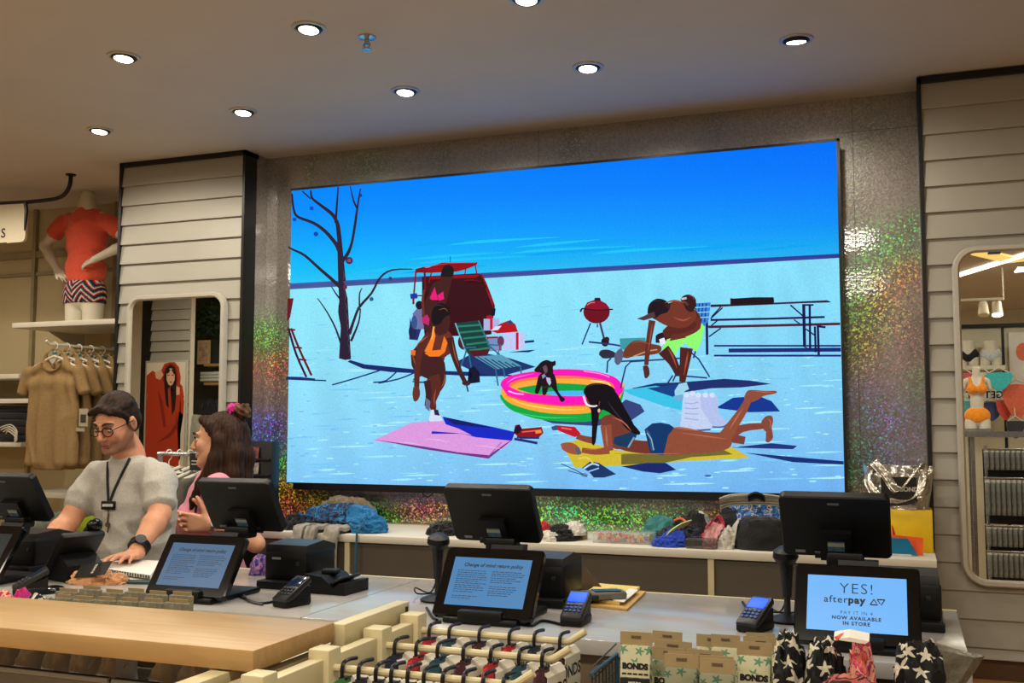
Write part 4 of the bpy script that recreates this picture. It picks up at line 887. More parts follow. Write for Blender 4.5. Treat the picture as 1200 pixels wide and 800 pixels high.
def station(x, label, kind, yaw=0., dx=0., dz=.012):
    t = thing('register_terminal', label, 'cash register', (x, 2.56, CT), yaw, 'registers along the counter')
    obj('base', MB().box((0, -.03, .008), (.20, .24, .016), bev=.006).box((0, -.115, .02), (.12, .07, .03), bev=.006), PLAS, t, world=False)
    mb = MB(); mb.prism([(-.115, .02), (-.085, .02), (.075, .14), (.085, .175), (.05, .175), (.02, .13)], (-.045, 0, 0), (0, 1, 0), (0, 0, 1), (.09, 0, 0))
    obj('stand', mb, PLAS2, t, world=False)
    f, c, u, wv, n = tilt_panel('customer_display', .268, .190, .022, .010, (0, -.14, .018), 34, GLOSS, t)
    sw, sh = .212, .132
    sm = screen_mat(*{'dim': ('dim_blue_screen', (74, 110, 146), .92), 'policy': ('blue_screen', (82, 140, 190), .9), 'pay': ('bright_blue_screen', (118, 186, 250), .98), 'off': ('dark_screen', (40, 52, 50), .3)}[kind])
    q = MB().prism([(-sw/2, -sh/2), (sw/2, -sh/2), (sw/2, sh/2), (-sw/2, sh/2)], c+n*.0006, u, wv, n*-.001); obj('screen', q, sm, f, world=False, smooth=0).location = (0, 0, 0)
    tx = MB(); o = c+n*.0010
    if kind in ('dim', 'policy'):
        text_mb(tx, 'Change of mind return policy', o+wv*.041+u*.004, u, wv, .0135, 'CENTER', bold=.0004, shear=.2)
        rnd = random.Random(7)
        for cx, rows in ((-.050, (11, 2)), (.045, (6, 5))):
            yy = .028
            for blk in rows:
                for k in range(blk):
                    L_ = .082*(1-.25*rnd.random()) if k < blk-1 else .05; xx = cx-.04
                    while xx < cx-.04+L_:
                        wl_ = .004+rnd.random()*.009; tx.prism([(xx, yy), (xx+wl_, yy), (xx+wl_, yy+.0016), (xx, yy+.0016)], o, u, wv, n*.0001); xx += wl_+.002
                    yy -= .0058
                yy -= .006
    elif kind == 'pay':
        text_mb(tx, 'YES!', o+wv*.024+u*.0, u, wv, .036, 'CENTER', bold=-.0004, spacing=1.15)
        text_mb(tx, 'after', o+wv*.001-u*.070, u, wv, .0235, 'LEFT', bold=.0002, spacing=1.15); text_mb(tx, 'pay', o+wv*.001-u*.0175, u, wv, .0235, 'LEFT', bold=.0011, spacing=1.15)
        for a_, b_, e in ((.029, .000, 1), (.044, .000, -1)):       # the two interlocking triangles of the mark
            tri = [(0, 0), (.016, 0), (.008, .013)] if e > 0 else [(0, .013), (.016, .013), (.008, 0)]
            for i in range(3):
                p, q2 = tri[i], tri[(i+1) % 3]
                if e > 0 and i == 1 or e < 0 and i == 2: p = (p[0]+(q2[0]-p[0])*.25, p[1]+(q2[1]-p[1])*.25)
                tx.tube([o+u*(a_+p[0])+wv*(b_+p[1]), o+u*(a_+q2[0])+wv*(b_+q2[1])], .0014, n=4)
        text_mb(tx, 'PAY IT IN 4', o-wv*.026, u, wv, .0115, 'CENTER', bold=-.0001, spacing=1.2); text_mb(tx, 'NOW AVAILABLE', o-wv*.0385, u, wv, .0115, 'CENTER', bold=.0004, spacing=1.2); text_mb(tx, 'IN STORE', o-wv*.051, u, wv, .0115, 'CENTER', bold=.0004, spacing=1.2)
    if tx.v: obj('screen_text', tx, mat('screen_ink', (22, 36, 62), rough=.5), f, world=False, smooth=0)
    f.location = (0, 0, 0)
    # staff monitor: seen from behind, its top leans towards the customer
    g, c, u, wv, n = tilt_panel('staff_monitor', .25, .175, .026, .014, (dx, .085, .165+dz), -32, PLAS, t)
    o = c+n*.0005
    mb = MB().box((dx*.6, .078, .168+dz*.6), (.085, .05, .022+dz), bev=.006).cyl((dx-.05, .083, .172+dz), (dx+.05, .083, .172+dz), .011)
    mb.prism([(-.036, -.087), (.036, -.087), (.036, -.005), (-.036, -.005)], o, u, wv, n*.014)
    obj('hinge', mb, PLAS, g, world=False)
    obj('asset_sticker', MB().prism([(-.018, -.058), (.020, -.058), (.020, -.030), (-.018, -.030)], o+n*.0145, u, wv, n*.0004), mat('sticker_blue', (58, 92, 118), rough=.5, var=.3, vs=90), g, world=False, smooth=0)
    obj('sticker_band', MB().prism([(-.018, -.044), (.020, -.044), (.020, -.034), (-.018, -.034)], o+n*.0150, u, wv, n*.0003), mat('sticker_white', (150, 146, 132), rough=.5), g, world=False, smooth=0)
    obj('maker_badge', MB().prism([(-.014, .066), (.012, .066), (.012, .072), (-.014, .072)], o+n*.0004, u, wv, n*.0006), mat('badge_grey', (96, 96, 98), rough=.4), g, world=False, smooth=0)
    obj('rating_label', MB().prism([(-.095, -.076), (-.072, -.076), (-.072, -.068), (-.095, -.068)], o+n*.0003, u, wv, n*.0004), mat('label_grey', (120, 120, 118), rough=.5), g, world=False, smooth=0)
    return t
station(-1.0, 'register terminal in the middle with a return policy on its blue screen', 'policy', dx=-.04)
station(-.114, 'register terminal at the right end with a bright instalment payment screen', 'pay', dx=-.05)
station(-1.895, 'register terminal with a dim policy screen in front of the woman in pink', 'dim', dx=.055)
station(-2.72, 'register terminal cut off by the left edge of the photo', 'off')
def printer(x, y, label, rz=0.):
    t = thing('receipt_printer', label, 'printer', (x, y, CT), rz, 'black receipt printers')
    mb = MB().box((0, 0, .012), (.16, .21, .024), bev=.004).box((0, .015, .065), (.150, .175, .095), bev=.012)
    obj('body', mb, PLAS, t, world=False)
    obj('lid', MB().prism([(-.085, .112), (-.08, .128), (.02, .136), (.09, .118), (.09, .1), (-.085, .1)], (-.07, .015, 0), (0, 1, 0), (0, 0, 1), (.14, 0, 0)), PLAS2, t, world=False)
    obj('maker_mark', MB().box((-.03, -.0735, .088), (.03, .002, .006)), mat('mark_silver', (150, 150, 150), rough=.4), t, world=False)
    obj('button', MB().box((.045, -.0735, .075), (.012, .004, .012), bev=.002), PLAS2, t, world=False)
    return t
p = at(428, 700, Z=CT)
printer(-.955, 2.80, 'receipt printer behind the card terminal in the middle of the counter')
printer(at(338, 690, Z=CT).x-.02, 2.81, 'receipt printer right of the woman in pink')
printer(at(40, 665, Y=2.78).x, 2.78, 'receipt printer behind the desk phone by the man')
printer(-.005, 2.82, 'receipt printer half hidden behind the right end terminal')
def card_terminal(p, label, rz=0., lit=True):
    t = thing('card_terminal', label, 'card reader', p, rz, 'card payment terminals'); t.scale = (.82, .82, .82)
    a = 30; T = Matrix.Translation((0, 0, .0)) @ Matrix.Rotation(radians(a), 4, 'X')
    obj('cradle', MB().box((0, .0, .014), (.07, .115, .028), bev=.008).prism([(-.05, .02), (.056, .02), (.056, .062)], (-.03, 0, 0), (0, 1, 0), (0, 0, 1), (.06, 0, 0)), PLAS, t, world=False)
    b = MB(); b.M = Matrix.Translation((0, .0, .052)) @ Matrix.Rotation(radians(a), 4, 'X'); b.box((0, 0, 0), (.070, .13, .024), bev=.008)
    body = obj('body', b, PLAS2, t, world=False)
    s = MB(); s.M = b.M; s.box((0, .029, .0125), (.056, .046, .002), bev=.001)
    obj('screen', s, glow('terminal_blue', (22, 84, 255), .9) if lit else mat('terminal_dark', (24, 40, 62), rough=.15, emit=.3), body, world=False)
    k = MB(); k.M = b.M
    for i in range(4):
        for j in range(3): k.box((-.021+i*.014, -.008-j*.014, .0135), (.010, .0085, .004), bev=.001)
    obj('keypad', k, mat('keypad_glow' if lit else 'keypad_dark', (34, 58, 110) if lit else (44, 46, 54), rough=.4, emit=.35 if lit else 0), body, world=False)
    return t
card_terminal(at(668, 735, Z=CT)+V((0, .05, 0)), 'card terminal with a blue glowing screen beside the middle register')
card_terminal(at(882, 743, Z=CT)+V((0, .05, 0)), 'card terminal with a blue glowing screen left of the right end register', rz=-.35)
card_terminal(at(330, 713, Z=CT)+V((0, .05, 0)), 'dark card terminal in front of the printer by the woman', rz=-.25, lit=False)
card_terminal(at(16, 700, Z=CT)+V((0, .06, 0)), 'dark card terminal at the far left below the desk phone', rz=-.75, lit=False)
# ---- hand scanners
def scanner(base, label, rz=0., lean=0.):
    t = thing('barcode_scanner', label, 'scanner', base, rz, 'barcode scanners')
    obj('foot', MB().lathe([(.048, 0), (.05, .006), (.03, .014), (.012, .02)], n=24), PLAS, t, world=False)
    obj('neck', MB().tube([(0, 0, .015), (0, .004, .06), (0, .0, .1)], [.009, .008, .01]), PLAS2, t, world=False)
    h = MB().tube([(0, -.002, .06), (0, .004, .11), (0, -.004, .15)], [.013, .016, .02], n=12, flat=.8)
    obj('handle', h, PLAS2, t, world=False)
    hd = MB(); hd.lathe([(.001, .0), (.024, .002), (.032, .016), (.030, .03), (.016, .04), (.001, .042)], c=(0, -.012, .148), n=20, sy=1.25, rot=(8, 0, 0))
    obj('head', hd, PLAS, t, world=False)
    obj('trigger', MB().box((0, -.016, .125), (.008, .008, .02), bev=.003), PLAS, t, world=False)
    obj('cord', MB().tube(smooth_pts([(0, .006, .065), (-.02, .02, .02), (-.06, .05, .03), (-.05, .09, .006), (.02, .12, .004)], 5), .0022, n=6), PLAS, t, world=False)
    return t
scanner(at(917, 738, Z=CT)+V((0, .115, 0)), 'barcode scanner on a stand between the card terminal and the right end register')
p = at(512, 702, Z=CT); s_ = scanner(V((at(513, 690, Y=2.70).x, 2.70, CT)), 'barcode scanner standing just left of the middle register', rz=.5)
# headset like dark loop left of the middle display, mouse shapes, hooks
t = thing('scanner_cradle', 'small black scanner holder beside the black tray, below the hanging joggers', 'holder', at(388, 692, Z=CT), .2)
obj('base', MB().box((0, 0, .006), (.06, .05, .012), bev=.005), PLAS, t, world=False)
obj('arm', MB().tube([(0, .01, .008), (0, .014, .035), (.0, .0, .05)], .007), CHROME, t, world=False)
obj('clip', MB().box((0, -.004, .058), (.052, .034, .016), bev=.006), PLAS, t, world=False)
p = at(336, 690, Z=CT)
t = thing('cash_tray', 'low black tray jutting out beside the printer right of the woman', 'tray', V((p.x+.150, 2.74, CT)), -.05)
obj('tray', MB().prism([(-.06, 0), (.08, 0), (.08, .035), (.06, .035), (.04, .02), (.0, .05), (-.06, .055)], (0, -.06, 0), (1, 0, 0), (0, 0, 1), (0, .13, 0)), PLAS, t, world=False)
obj('lip', MB().box((.045, .0, .04), (.045, .11, .008), rot=(0, -25, 0), bev=.003), PLAS2, t, world=False)
# desk phone
p = at(78, 684, Z=CT)
t = thing('desk_phone', 'black office phone with handset on its cradle beside the man', 'phone', V((at(82, 660, Y=2.66).x, 2.66, CT+.001)), -1.85)
T = Matrix.Rotation(radians(50), 4, 'X')
b = MB(); b.M = Matrix.Translation((0, .015, .075)) @ T; b.box((0, 0, 0), (.15, .19, .026), bev=.01)
ph = obj('body', b, PLAS, t, world=False)
obj('foot', MB().prism([(-.07, 0), (.09, 0), (.09, .05), (.03, .09), (-.06, .01)], (-.06, 0, 0), (0, 1, 0), (0, 0, 1), (.12, 0, 0)), PLAS, t, world=False)
b2 = MB(); b2.M = b.M; pts = smooth_pts([(-.05, -.085, .03), (-.05, -.06, .042), (-.05, 0, .046), (-.05, .06, .046), (-.05, .09, .034)], 4)
b2.tube(pts, [.016]*2+[.014]*(len(pts)-4)+[.016]*2, n=12); b2.ell((-.05, -.085, .026), (.024, .026, .02)); b2.ell((-.05, .09, .03), (.026, .03, .022))
obj('handset', b2, GLOSS, t, world=False)
b3 = MB(); b3.M = b.M
for i in range(3):
    for j in range(4): b3.box((.0+i*.022, -.06+j*.02, .0145), (.015, .011, .005), bev=.002)
obj('keys', b3, PLAS2, ph, world=False)
b4 = MB(); b4.M = b.M; b4.box((.022, .055, .0135), (.07, .035, .003), bev=.001); obj('display', b4, mat('lcd', (60, 66, 62), rough=.2), ph, world=False)
obj('cord', MB().tube(smooth_pts([(-.05, -.06, .03), (-.09, -.06, .01), (-.07, -.1, .004), (-.02, -.1, .004)], 5), .003, n=6), PLAS, t, world=False)
obj_ = tag(obj('computer_mouse', MB().ell(at(60, 694, Z=CT)+V((0, 0, .008)), (.03, .045, .012)), GLOSS), 'small black mouse at the foot of the desk phone', 'mouse')
# cables behind the displays
for i, (pts, lb) in enumerate([([(268, 693), (285, 700), (300, 706), (318, 705), (338, 700)], 'black cable loop beside the dim policy screen'), ([(272, 690), (282, 694), (292, 704), (308, 708)], 'grey cable under the dim policy screen'), ([(600, 724), (620, 733), (636, 727), (660, 732)], 'black cable running from the middle register to its card terminal'), ([(512, 726), (506, 722), (500, 712)], 'short cable end left of the middle register'), ([(870, 705), (878, 714), (893, 716), (905, 722)], 'black cable behind the right card terminal'), ([(1035, 765), (1050, 752), (1090, 764)], 'cable at the foot of the right end register')]):
    q = [at(x, y, Z=CT+.004) for x, y in pts]
    tag(obj('power_cable', MB().tube(smooth_pts([tuple(v) for v in q], 5), .0035, n=6), mat('cable_grey', (80, 80, 82), rough=.5) if i == 1 else PLAS), lb, 'cable', 'loose cables on the counter')
# ================================================================== things lying on the counter
PAPER = mat('white_paper', (226, 222, 212), rough=.8, var=.03)
def sheet(name, pts, z0, th, m, label, cat, group=None):
    """a flat stack with the corner points given"""
    mb = MB(); n = len(pts); vs = [V((p.x, p.y, z0)) for p in pts]+[V((p.x, p.y, z0+th)) for p in pts]
    mb.add(vs, [list(range(n))[::-1], [n+i for i in range(n)]]+[[i, (i+1) % n, n+(i+1) % n, n+i] for i in range(n)])
    return tag(obj(name, mb, m, smooth=0), label, cat, group)
def qp(*l, z=CT): return [at(l[i], l[i+1], Z=z) for i in range(0, len(l), 2)]
sheet('document', qp(122, 676, 178, 684, 186, 663, 130, 661), CT+.0005, .004, PAPER, 'white paper sheets at the bottom of the pile by the man', 'paper')
sheet('document', qp(108, 664, 140, 676, 150, 668, 112, 656), CT+.006, .003, mat('printed_paper', (190, 190, 196), rough=.8, var=.25, vs=60), 'printed sheet sticking out left from under the notebook', 'paper')
t = thing('notebook', 'white spiral notebook lying open beside the man\'s hand', 'notebook', at(155, 668, Z=CT+.01), 0)
q = qp(122, 668, 176, 676, 190, 659, 140, 656, z=CT+.016)
mb = MB(); vs = [V((p.x, p.y, CT+.010)) for p in q]+[V((p.x, p.y, CT+.022)) for p in q]; mb.add(vs, [[3, 2, 1, 0], [4, 5, 6, 7]]+[[i, (i+1) % 4, 4+(i+1) % 4, 4+i] for i in range(4)])
obj('pages', mb, PAPER, t, smooth=0)
mb = MB()
for k in range(18):
    a = q[0].lerp(q[1], (k+.5)/18); mb.lathe([(.005, -.0012), (.0065, 0), (.005, .0012)], c=(a.x, a.y-.001, CT+.016), n=8, rot=(0, 90, 30))
obj('spiral_binding', mb, PLAS2, t)
tag(obj('card_note', MB().box(at(162, 683, Z=CT)+V((0, 0, .004)), (.09, .05, .006), rot=(0, 0, 15)), mat('teal_card', (40, 70, 70), rough=.5)), 'dark teal card under the front of the papers', 'card')
PEACH = fabric('peach', (206, 150, 104))
p = at(112, 684, Z=CT)
t = thing('peach_underwear', 'peach coloured garment with a black swing tag beside the papers', 'underwear', p)
mb = MB(); heap_mb(p+V((-.03, .02, 0)), (.15, .11, .04), 3, mb=mb, rough=.3, rz=.3); heap_mb(p+V((.055, .03, 0)), (.07, .07, .03), 8, mb=mb, rough=.3)
obj('fabric', mb, PEACH, t)
b = MB(); b.M = Matrix.Translation(p+V((.0, -.012, .046))) @ Euler((radians(38), radians(-8), .12)).to_matrix().to_4x4(); b.box((0, 0, 0), (.11, .055, .002))
tg = obj('swing_tag', b, mat('tag_black', (30, 28, 26), rough=.5), t, smooth=0)
bt = MB(); text_mb(bt, 'BONDS', b.M @ V((.008, -.018, .0014)), b.M.to_3x3() @ V((0, 1, 0)), b.M.to_3x3() @ V((-1, 0, 0)), .0115, bold=.0003); obj('tag_text', bt, mat('tag_white', (210, 205, 190), rough=.6), tg, smooth=0)
# envelopes and handheld on the right of the middle register
YEL = mat('yellow_pad', (222, 196, 112), rough=.7)
sheet('envelope', qp(676, 709, 735, 716, 757, 695, 700, 690), CT+.0005, .006, mat('kraft_envelope', (196, 158, 92), rough=.7), 'tan envelope at the bottom of the paperwork by the middle register', 'envelope', 'paperwork by the middle register')
sheet('notepad', qp(678, 705, 726, 712, 750, 693, 702, 689), CT+.007, .008, YEL, 'yellow notepad under the grey handheld device', 'notepad', 'paperwork by the middle register')
sheet('folded_paper', qp(718, 704, 731, 706, 748, 692, 738, 690, z=CT+.015), CT+.0155, .002, PAPER, 'white folded sheet on the right edge of the yellow notepad', 'paper', 'paperwork by the middle register')
p = at(706, 700, Z=CT+.02)
t = thing('handheld_scanner', 'grey handheld stock scanner lying on the yellow notepad', 'handheld device', V((p.x, p.y, CT+.0155)), .55)
obj('body', MB().box((0, 0, .012), (.13, .05, .024), bev=.009, rot=(0, 0, 0)), mat('grey_plastic', (112, 112, 104), rough=.35, metal=.2), t, world=False)
obj('screen', MB().box((.01, 0, .0245), (.075, .038, .002)), GLOSS, t, world=False)
obj('battery_grip', MB().box((-.04, -.002, .008), (.045, .054, .016), bev=.004), PLAS2, t, world=False)
p = at(690, 690, Z=CT)
q = [at(665, 694, Y=3.02), at(715, 700, Y=3.0), at(685, 664, Y=3.03)]
mb = MB(); mb.add([*q, *[v+V((0, .004, 0)) for v in q]], [[0, 1, 2], [5, 4, 3], [0, 3, 4, 1], [1, 4, 5, 2], [2, 5, 3, 0]])
tag(obj('kraft_card', mb, mat('brown_card', (84, 66, 40), rough=.7), smooth=0), 'brown kraft card corner leaning at the back edge of the counter', 'card')
# ================================================================== things on the back shelf
def on_shelf(px, dy=.12): return V((at(px, 640, Y=YF+dy).x, YF+dy, SH))
NAVY = fabric('navy', (20, 24, 40)); JOG = fabric('marle', (150, 144, 132)); BLK = fabric('black', (14, 13, 14))
PILE.clear()
t = thing('jogger_pants', 'pale grey joggers whose legs hang down over the shelf edge', 'pants', on_shelf(385))
obj('waist', heap_mb(V((at(405, 640, Y=YF+.40).x, YF+.405, SH+.001)), (.30, .15, .115), 12, rough=.25, pile=True), fabric('taupe', (120, 108, 88)), t)
for px, w_, zb, sd in ((352, .027, .94, 1), (367, .027, .94, 2), (391, .037, .88, 5)):
    x = at(px, 640, Y=YF).x; mb = MB()
    ribbon(mb, [(x+.01, YF+.085, SH+.024), (x+.004, YF+.03, SH+.024), (x, YF-.006, SH+.020), (x, YF-.026, SH-.006), (x, YF-.030, SH-.04), (x, YF-.028, zb)], (w_, 0, 0), .014, .012, seed=sd, taper=lambda t: 1-.2*t)
    obj('trouser_leg', mb, JOG, t); PILE.append(BVHTree.FromPolygons(mb.v, mb.f))
p = V((at(343, 628, Y=YF+.1).x, YF+.12, SH+.0005)); tag(obj('black_garment', heap_mb(p, (.10, .12, .06), 31, rough=.3, pile=True), BLK), 'black garment lying at the left end beside the joggers', 'garment')
p = V((at(398, 630, Y=YF+.15).x, YF+.17, SH+.0005))
t = thing('camouflage_tights', 'blue camouflage print leggings heaped on the joggers with one blue tie hanging', 'leggings', p)
mb = MB(); heap_mb(p+V((-.01, 0, .0)), (.38, .2, .10), 21, mb=mb, rough=.3, freq=2.6, pile=True); heap_mb(p+V((.15, -.05, .0)), (.17, .14, .07), 24, mb=mb, rough=.35, freq=3, mi=1, pile=True)
obj('fabric', mb, [mat_camo('camo_print', [(16, 20, 50), (12, 84, 130), (20, 28, 66), (30, 120, 168), (24, 22, 60)], 16), fabric('blue', (16, 108, 160))], t)
x = at(419, 660, Y=YF).x; obj('tie', MB().tube([(x+.0, YF+.05, SH+.05), (x, YF-.008, SH+.012), (x, YF-.014, SH-.05), (x-.004, YF-.014, .955)], .0045, n=6), fabric('blue_tie', (16, 84, 116)), t)
p = V((at(436, 625, Y=YF+.12).x, YF+.14, SH)); tag(obj('hair_clip', MB().box(p+V((0, 0, .012)), (.05, .03, .022), bev=.006, rot=(0, 0, 20)), mat('speckle', (110, 104, 92), rough=.5, var=.6, vs=120)), 'small speckled clip right of the blue leggings', 'clip')
p = on_shelf(519, .14); tag(obj('black_bra', heap_mb(p, (.13, .12, .05), 37, rough=.32, freq=2.8), BLK), 'small black folded item left of the middle monitor', 'garment')
p = on_shelf(654, .13)
t = thing('sports_bra', 'red white and black crumpled sports bra right of the middle monitor', 'bra', p)
PILE.clear()
mb = MB(); heap_mb(p+V((.01, 0, 0)), (.13, .12, .055), 41, mb=mb, rough=.35, freq=2.6); heap_mb(p+V((.055, .03, .02)), (.09, .10, .045), 45, mb=mb, rough=.35, mi=1); heap_mb(p+V((-.06, .0, .0)), (.06, .09, .06), 44, mb=mb, rough=.4, mi=2); heap_mb(p+V((-.02, -.05, 0)), (.08, .06, .035), 47, mb=mb, rough=.4, mi=1)
obj('fabric', mb, [BLK, fabric('white', (206, 200, 190)), fabric('red', (196, 36, 40))], t)
tag(obj('tape_roll', MB().lathe([(.012, 0), (.022, 0), (.022, .03), (.012, .03)], c=V((at(682, 632, Y=YF+.2).x, YF+.2, SH)), n=20), mat('tape_tan', (150, 130, 90), rough=.4)), 'small tan roll beside the sports bra', 'tape')
# box of coloured pegs
x0, x1 = at(692, 636, Y=YF+.08).x, at(764, 636, Y=YF+.08).x; cx = (x0+x1)/2
t = thing('plastic_box', 'flat clear plastic box full of small coloured size clips', 'box', (cx, YF+.13, SH+.001))
CLR = mat('clear_plastic', (226, 224, 220), rough=.15, alpha=.16, var=0)
mb = MB(); w_, d_, h_ = (x1-x0)/2-.008, .05, .036
for a, b in (((-w_, -d_, 0), (w_, d_, .003)), ((-w_, -d_, 0), (w_, -d_+.003, h_)), ((-w_, d_-.003, 0), (w_, d_, h_)), ((-w_, -d_, 0), (-w_+.003, d_, h_)), ((w_-.003, -d_, 0), (w_, d_, h_))): mb.span(a, b)
obj('tub', mb, CLR, t, world=False); obj('lid', MB().box((0, 0, h_+.003), (2*w_+.006, 2*d_+.006, .006), bev=.002), CLR, t, world=False)
rnd = random.Random(5); cols = [(200, 80, 60), (216, 170, 60), (70, 110, 170), (210, 120, 130), (196, 190, 170), (90, 140, 90)]
ms = [mat('clip_%d' % i, c, rough=.5) for i, c in enumerate(cols)]; mb = MB()
for i in range(90): mb.box((rnd.uniform(-w_+.012, w_-.012), rnd.uniform(-d_+.01, d_-.01), rnd.uniform(.006, .026)), (.016, .01, .009), rot=(rnd.uniform(0, 90), rnd.uniform(0, 90), rnd.uniform(0, 180)), mi=rnd.randrange(6))
tag(obj('size_clips', mb, ms, t, world=False), None, None, None, 'stuff')
# the clothes pile, laid from the back to the front so that each cloth drapes over the last
PILE.clear()
def H(c, size, seed, **k): return heap_mb(c, size, seed, pile=True, **k)
t = thing('printed_shirt', 'blue print top with a pale collar behind the black garment', 'top', on_shelf(888, .30)); q = on_shelf(890, .30)
mb = MB(); H(q, (.34, .15, .15), 77, mb=mb, rough=.2); obj('blue_print', mb, mat_camo('blue_floral', [(22, 60, 120), (60, 140, 200), (24, 70, 150), (220, 200, 160), (30, 100, 180)], 40), t)
mb = MB(); ribbon(mb, [q+V((-.14, -.05, .15)), q+V((-.08, -.055, .166)), q+V((.05, -.055, .169)), q+V((.15, -.04, .15))], (0, -.012, .020), .008, .006); obj('collar', mb, fabric('sage', (160, 156, 140)), t)
ribb = MB(); ribbon(ribb, [q+V((-.03, -.07, .172)), q+V((.0, -.075, .184)), q+V((.03, -.07, .172))], (0, -.008, .01), .01, .003); obj('hanger_clip', ribb, PLAS, t)
tag(obj('teal_shirt', H(on_shelf(776, .28), (.16, .12, .085), 57, rough=.3), fabric('teal', (52, 120, 116))), 'teal top folded behind the navy shorts', 'top')
t = thing('crop_shirt', 'white top with a thick black edge in the clothes pile', 'top', on_shelf(824, .25)); q = on_shelf(816, .33)
mb = MB(); H(q, (.13, .12, .10), 63, mb=mb, rough=.3); H(q+V((-.01, -.055, 0)), (.13, .08, .06), 64, mb=mb, rough=.3, mi=1); obj('fabric', mb, [fabric('offwhite', (190, 184, 172)), BLK], t)
t = thing('piped_shirt', 'black top with a white piping stripe between the pink bra and black garment', 'top', on_shelf(846, .235)); q = on_shelf(846, .235)
mb = MB(); H(q, (.10, .11, .095), 71, mb=mb, rough=.3); ribbon(mb, [q+V((-.04, -.055, .06)), q+V((-.015, -.065, .048)), q+V((.03, -.068, .03))], (.003, 0, .005), .003, 0, mi=1); obj('fabric', mb, [BLK, fabric('white', (206, 200, 190))], t)
t = thing('swim_shorts', 'navy shorts with a lime side stripe in the clothes pile', 'shorts', on_shelf(798, .16))
q = on_shelf(799, .16); mb = MB(); H(q, (.19, .14, .062), 53, mb=mb, rough=.35, freq=2.4)
obj('fabric', mb, NAVY, t); mb = MB(); ribbon(mb, [q+V((-.06, -.078, .015)), q+V((-.035, -.07, .045)), q+V((.0, -.045, .070)), q+V((.03, -.005, .080))], (.010, 0, .012), .004, .002); obj('side_stripe', mb, fabric('lime', (206, 216, 140)), t)
t = thing('black_garment', 'large black garment draped over a white one at the end of the pile', 'garment', on_shelf(886, .14)); q = on_shelf(892, .125)
mb = MB(); H(q, (.20, .15, .115), 73, mb=mb, rough=.10, freq=2, top=.45); obj('black_cloth', mb, BLK, t)
for dx in (-.12, .12): obj('white_cloth', H(q+V((dx, -.02, 0)), (.08, .10, .072), 75+int(dx*10), rough=.3), fabric('offwhite', (196, 186, 166)), t)
t = thing('pink_bra', 'bright pink and white strappy bra on top of the clothes pile', 'bra', on_shelf(836, .13)); q = on_shelf(838, .13)
mb = MB(); H(q+V((-.005, .0, 0)), (.075, .075, .078), 67, mb=mb, rough=.5, freq=3); H(q+V((.0, -.045, .0)), (.07, .05, .035), 68, mb=mb, rough=.5, freq=3, mi=1)
ribbon(mb, [q+V((-.03, -.02, .06)), q+V((-.005, -.035, .095)), q+V((.02, -.03, .115)), q+V((.035, -.03, .08)), q+V((.03, -.06, .035))], (.006, 0, .004), .003, .002)
obj('fabric', mb, [fabric('pink', (200, 52, 80)), fabric('palepink', (206, 150, 150))], t)
tag(obj('blue_briefs', H(on_shelf(783, .07), (.12, .08, .036), 51, rough=.3, freq=3), fabric('royal', (24, 62, 170))), 'royal blue briefs lying beside the plastic box', 'underwear')
tag(obj('orange_strap', MB().tube(smooth_pts([tuple(on_shelf(790, .2)+V((0, 0, .082))), tuple(on_shelf(798, .2)+V((0, 0, .092))), tuple(on_shelf(804, .19)+V((0, 0, .082)))], 4), .005), fabric('orange', (216, 104, 60))), 'orange strap on top of the navy shorts', 'strap')
tag(obj('clear_dish', MB().box(on_shelf(822, .055)+V((0, 0, .019)), (.11, .06, .036), bev=.006), mat('clear_dark', (88, 84, 76), rough=.15, alpha=.55)), 'small see through dish in front of the pink bra', 'dish')
tag(obj('cable_bundle', MB().tube(smooth_pts([tuple(on_shelf(932+i*6, .10+.04*(i % 2))+V((0, 0, .012+.01*(i % 3)))) for i in range(8)], 4), .007), PLAS), 'tangle of black cable under the right end monitor', 'cable')
# silver tote on a yellow gift box, leaflet stand
x0, x1 = at(1036, 640, Y=YF+.2).x, at(1094, 640, Y=YF+.2).x
zt = at(1060, 597, Y=YF+.2).z
tag(obj('gift_box', MB().span((x0-.02, YF+.2, SH), (x1, YF+.42, zt), bev=.003), mat('yellow_board', (226, 190, 22), rough=.45, var=.04)), 'yellow box standing at the right end of the shelf', 'box')
TEAL = mat('teal_board', (18, 112, 150), rough=.4); ORG = mat('orange_board', (240, 100, 44), rough=.4)
yb = YF+.09
t = thing('gift_card_stand', 'teal and orange gift card holder in front of the yellow box', 'card holder', (at(1055, 655, Y=yb).x, yb, SH))
L_ = lambda x, y, dy=0: at(x, y, Y=yb+dy)
def flat(pts, th=.004): 
    mb = MB(); n = len(pts); mb.add([*pts, *[p+V((0, th, 0)) for p in pts]], [list(range(n)), list(range(2*n-1, n-1, -1))]+[[(i+1) % n, i, n+i, n+(i+1) % n] for i in range(n)]); return mb
zt0 = SH+.001
def fl(x, y, dy=0):
    p = L_(x, y, dy); return V((p.x, p.y, max(p.z, zt0)))
obj('orange_panel', flat([fl(1040, 657, .02), fl(1082, 657, .02), fl(1082, 630, .02), fl(1040, 626, .02)]), ORG, t, smooth=0)
obj('teal_panel', flat([fl(1025, 657), fl(1076, 657), fl(1064, 631), fl(1025, 629)]), TEAL, t, smooth=0)
obj('clear_foot', MB().box(fl(1052, 657, .03)+V((0, 0, .002)), (.17, .07, .004)), CLR, t)
for a, b in ((1029, 1045), (1046, 1069)): obj('gift_card', flat([fl(a, 652, -.006), fl(b, 653.5, -.006), fl(b-1.5, 649.5, -.006), fl(a-.5, 648.5, -.006)], .002), mat('card_silver', (196, 200, 200), rough=.3), t, smooth=0)
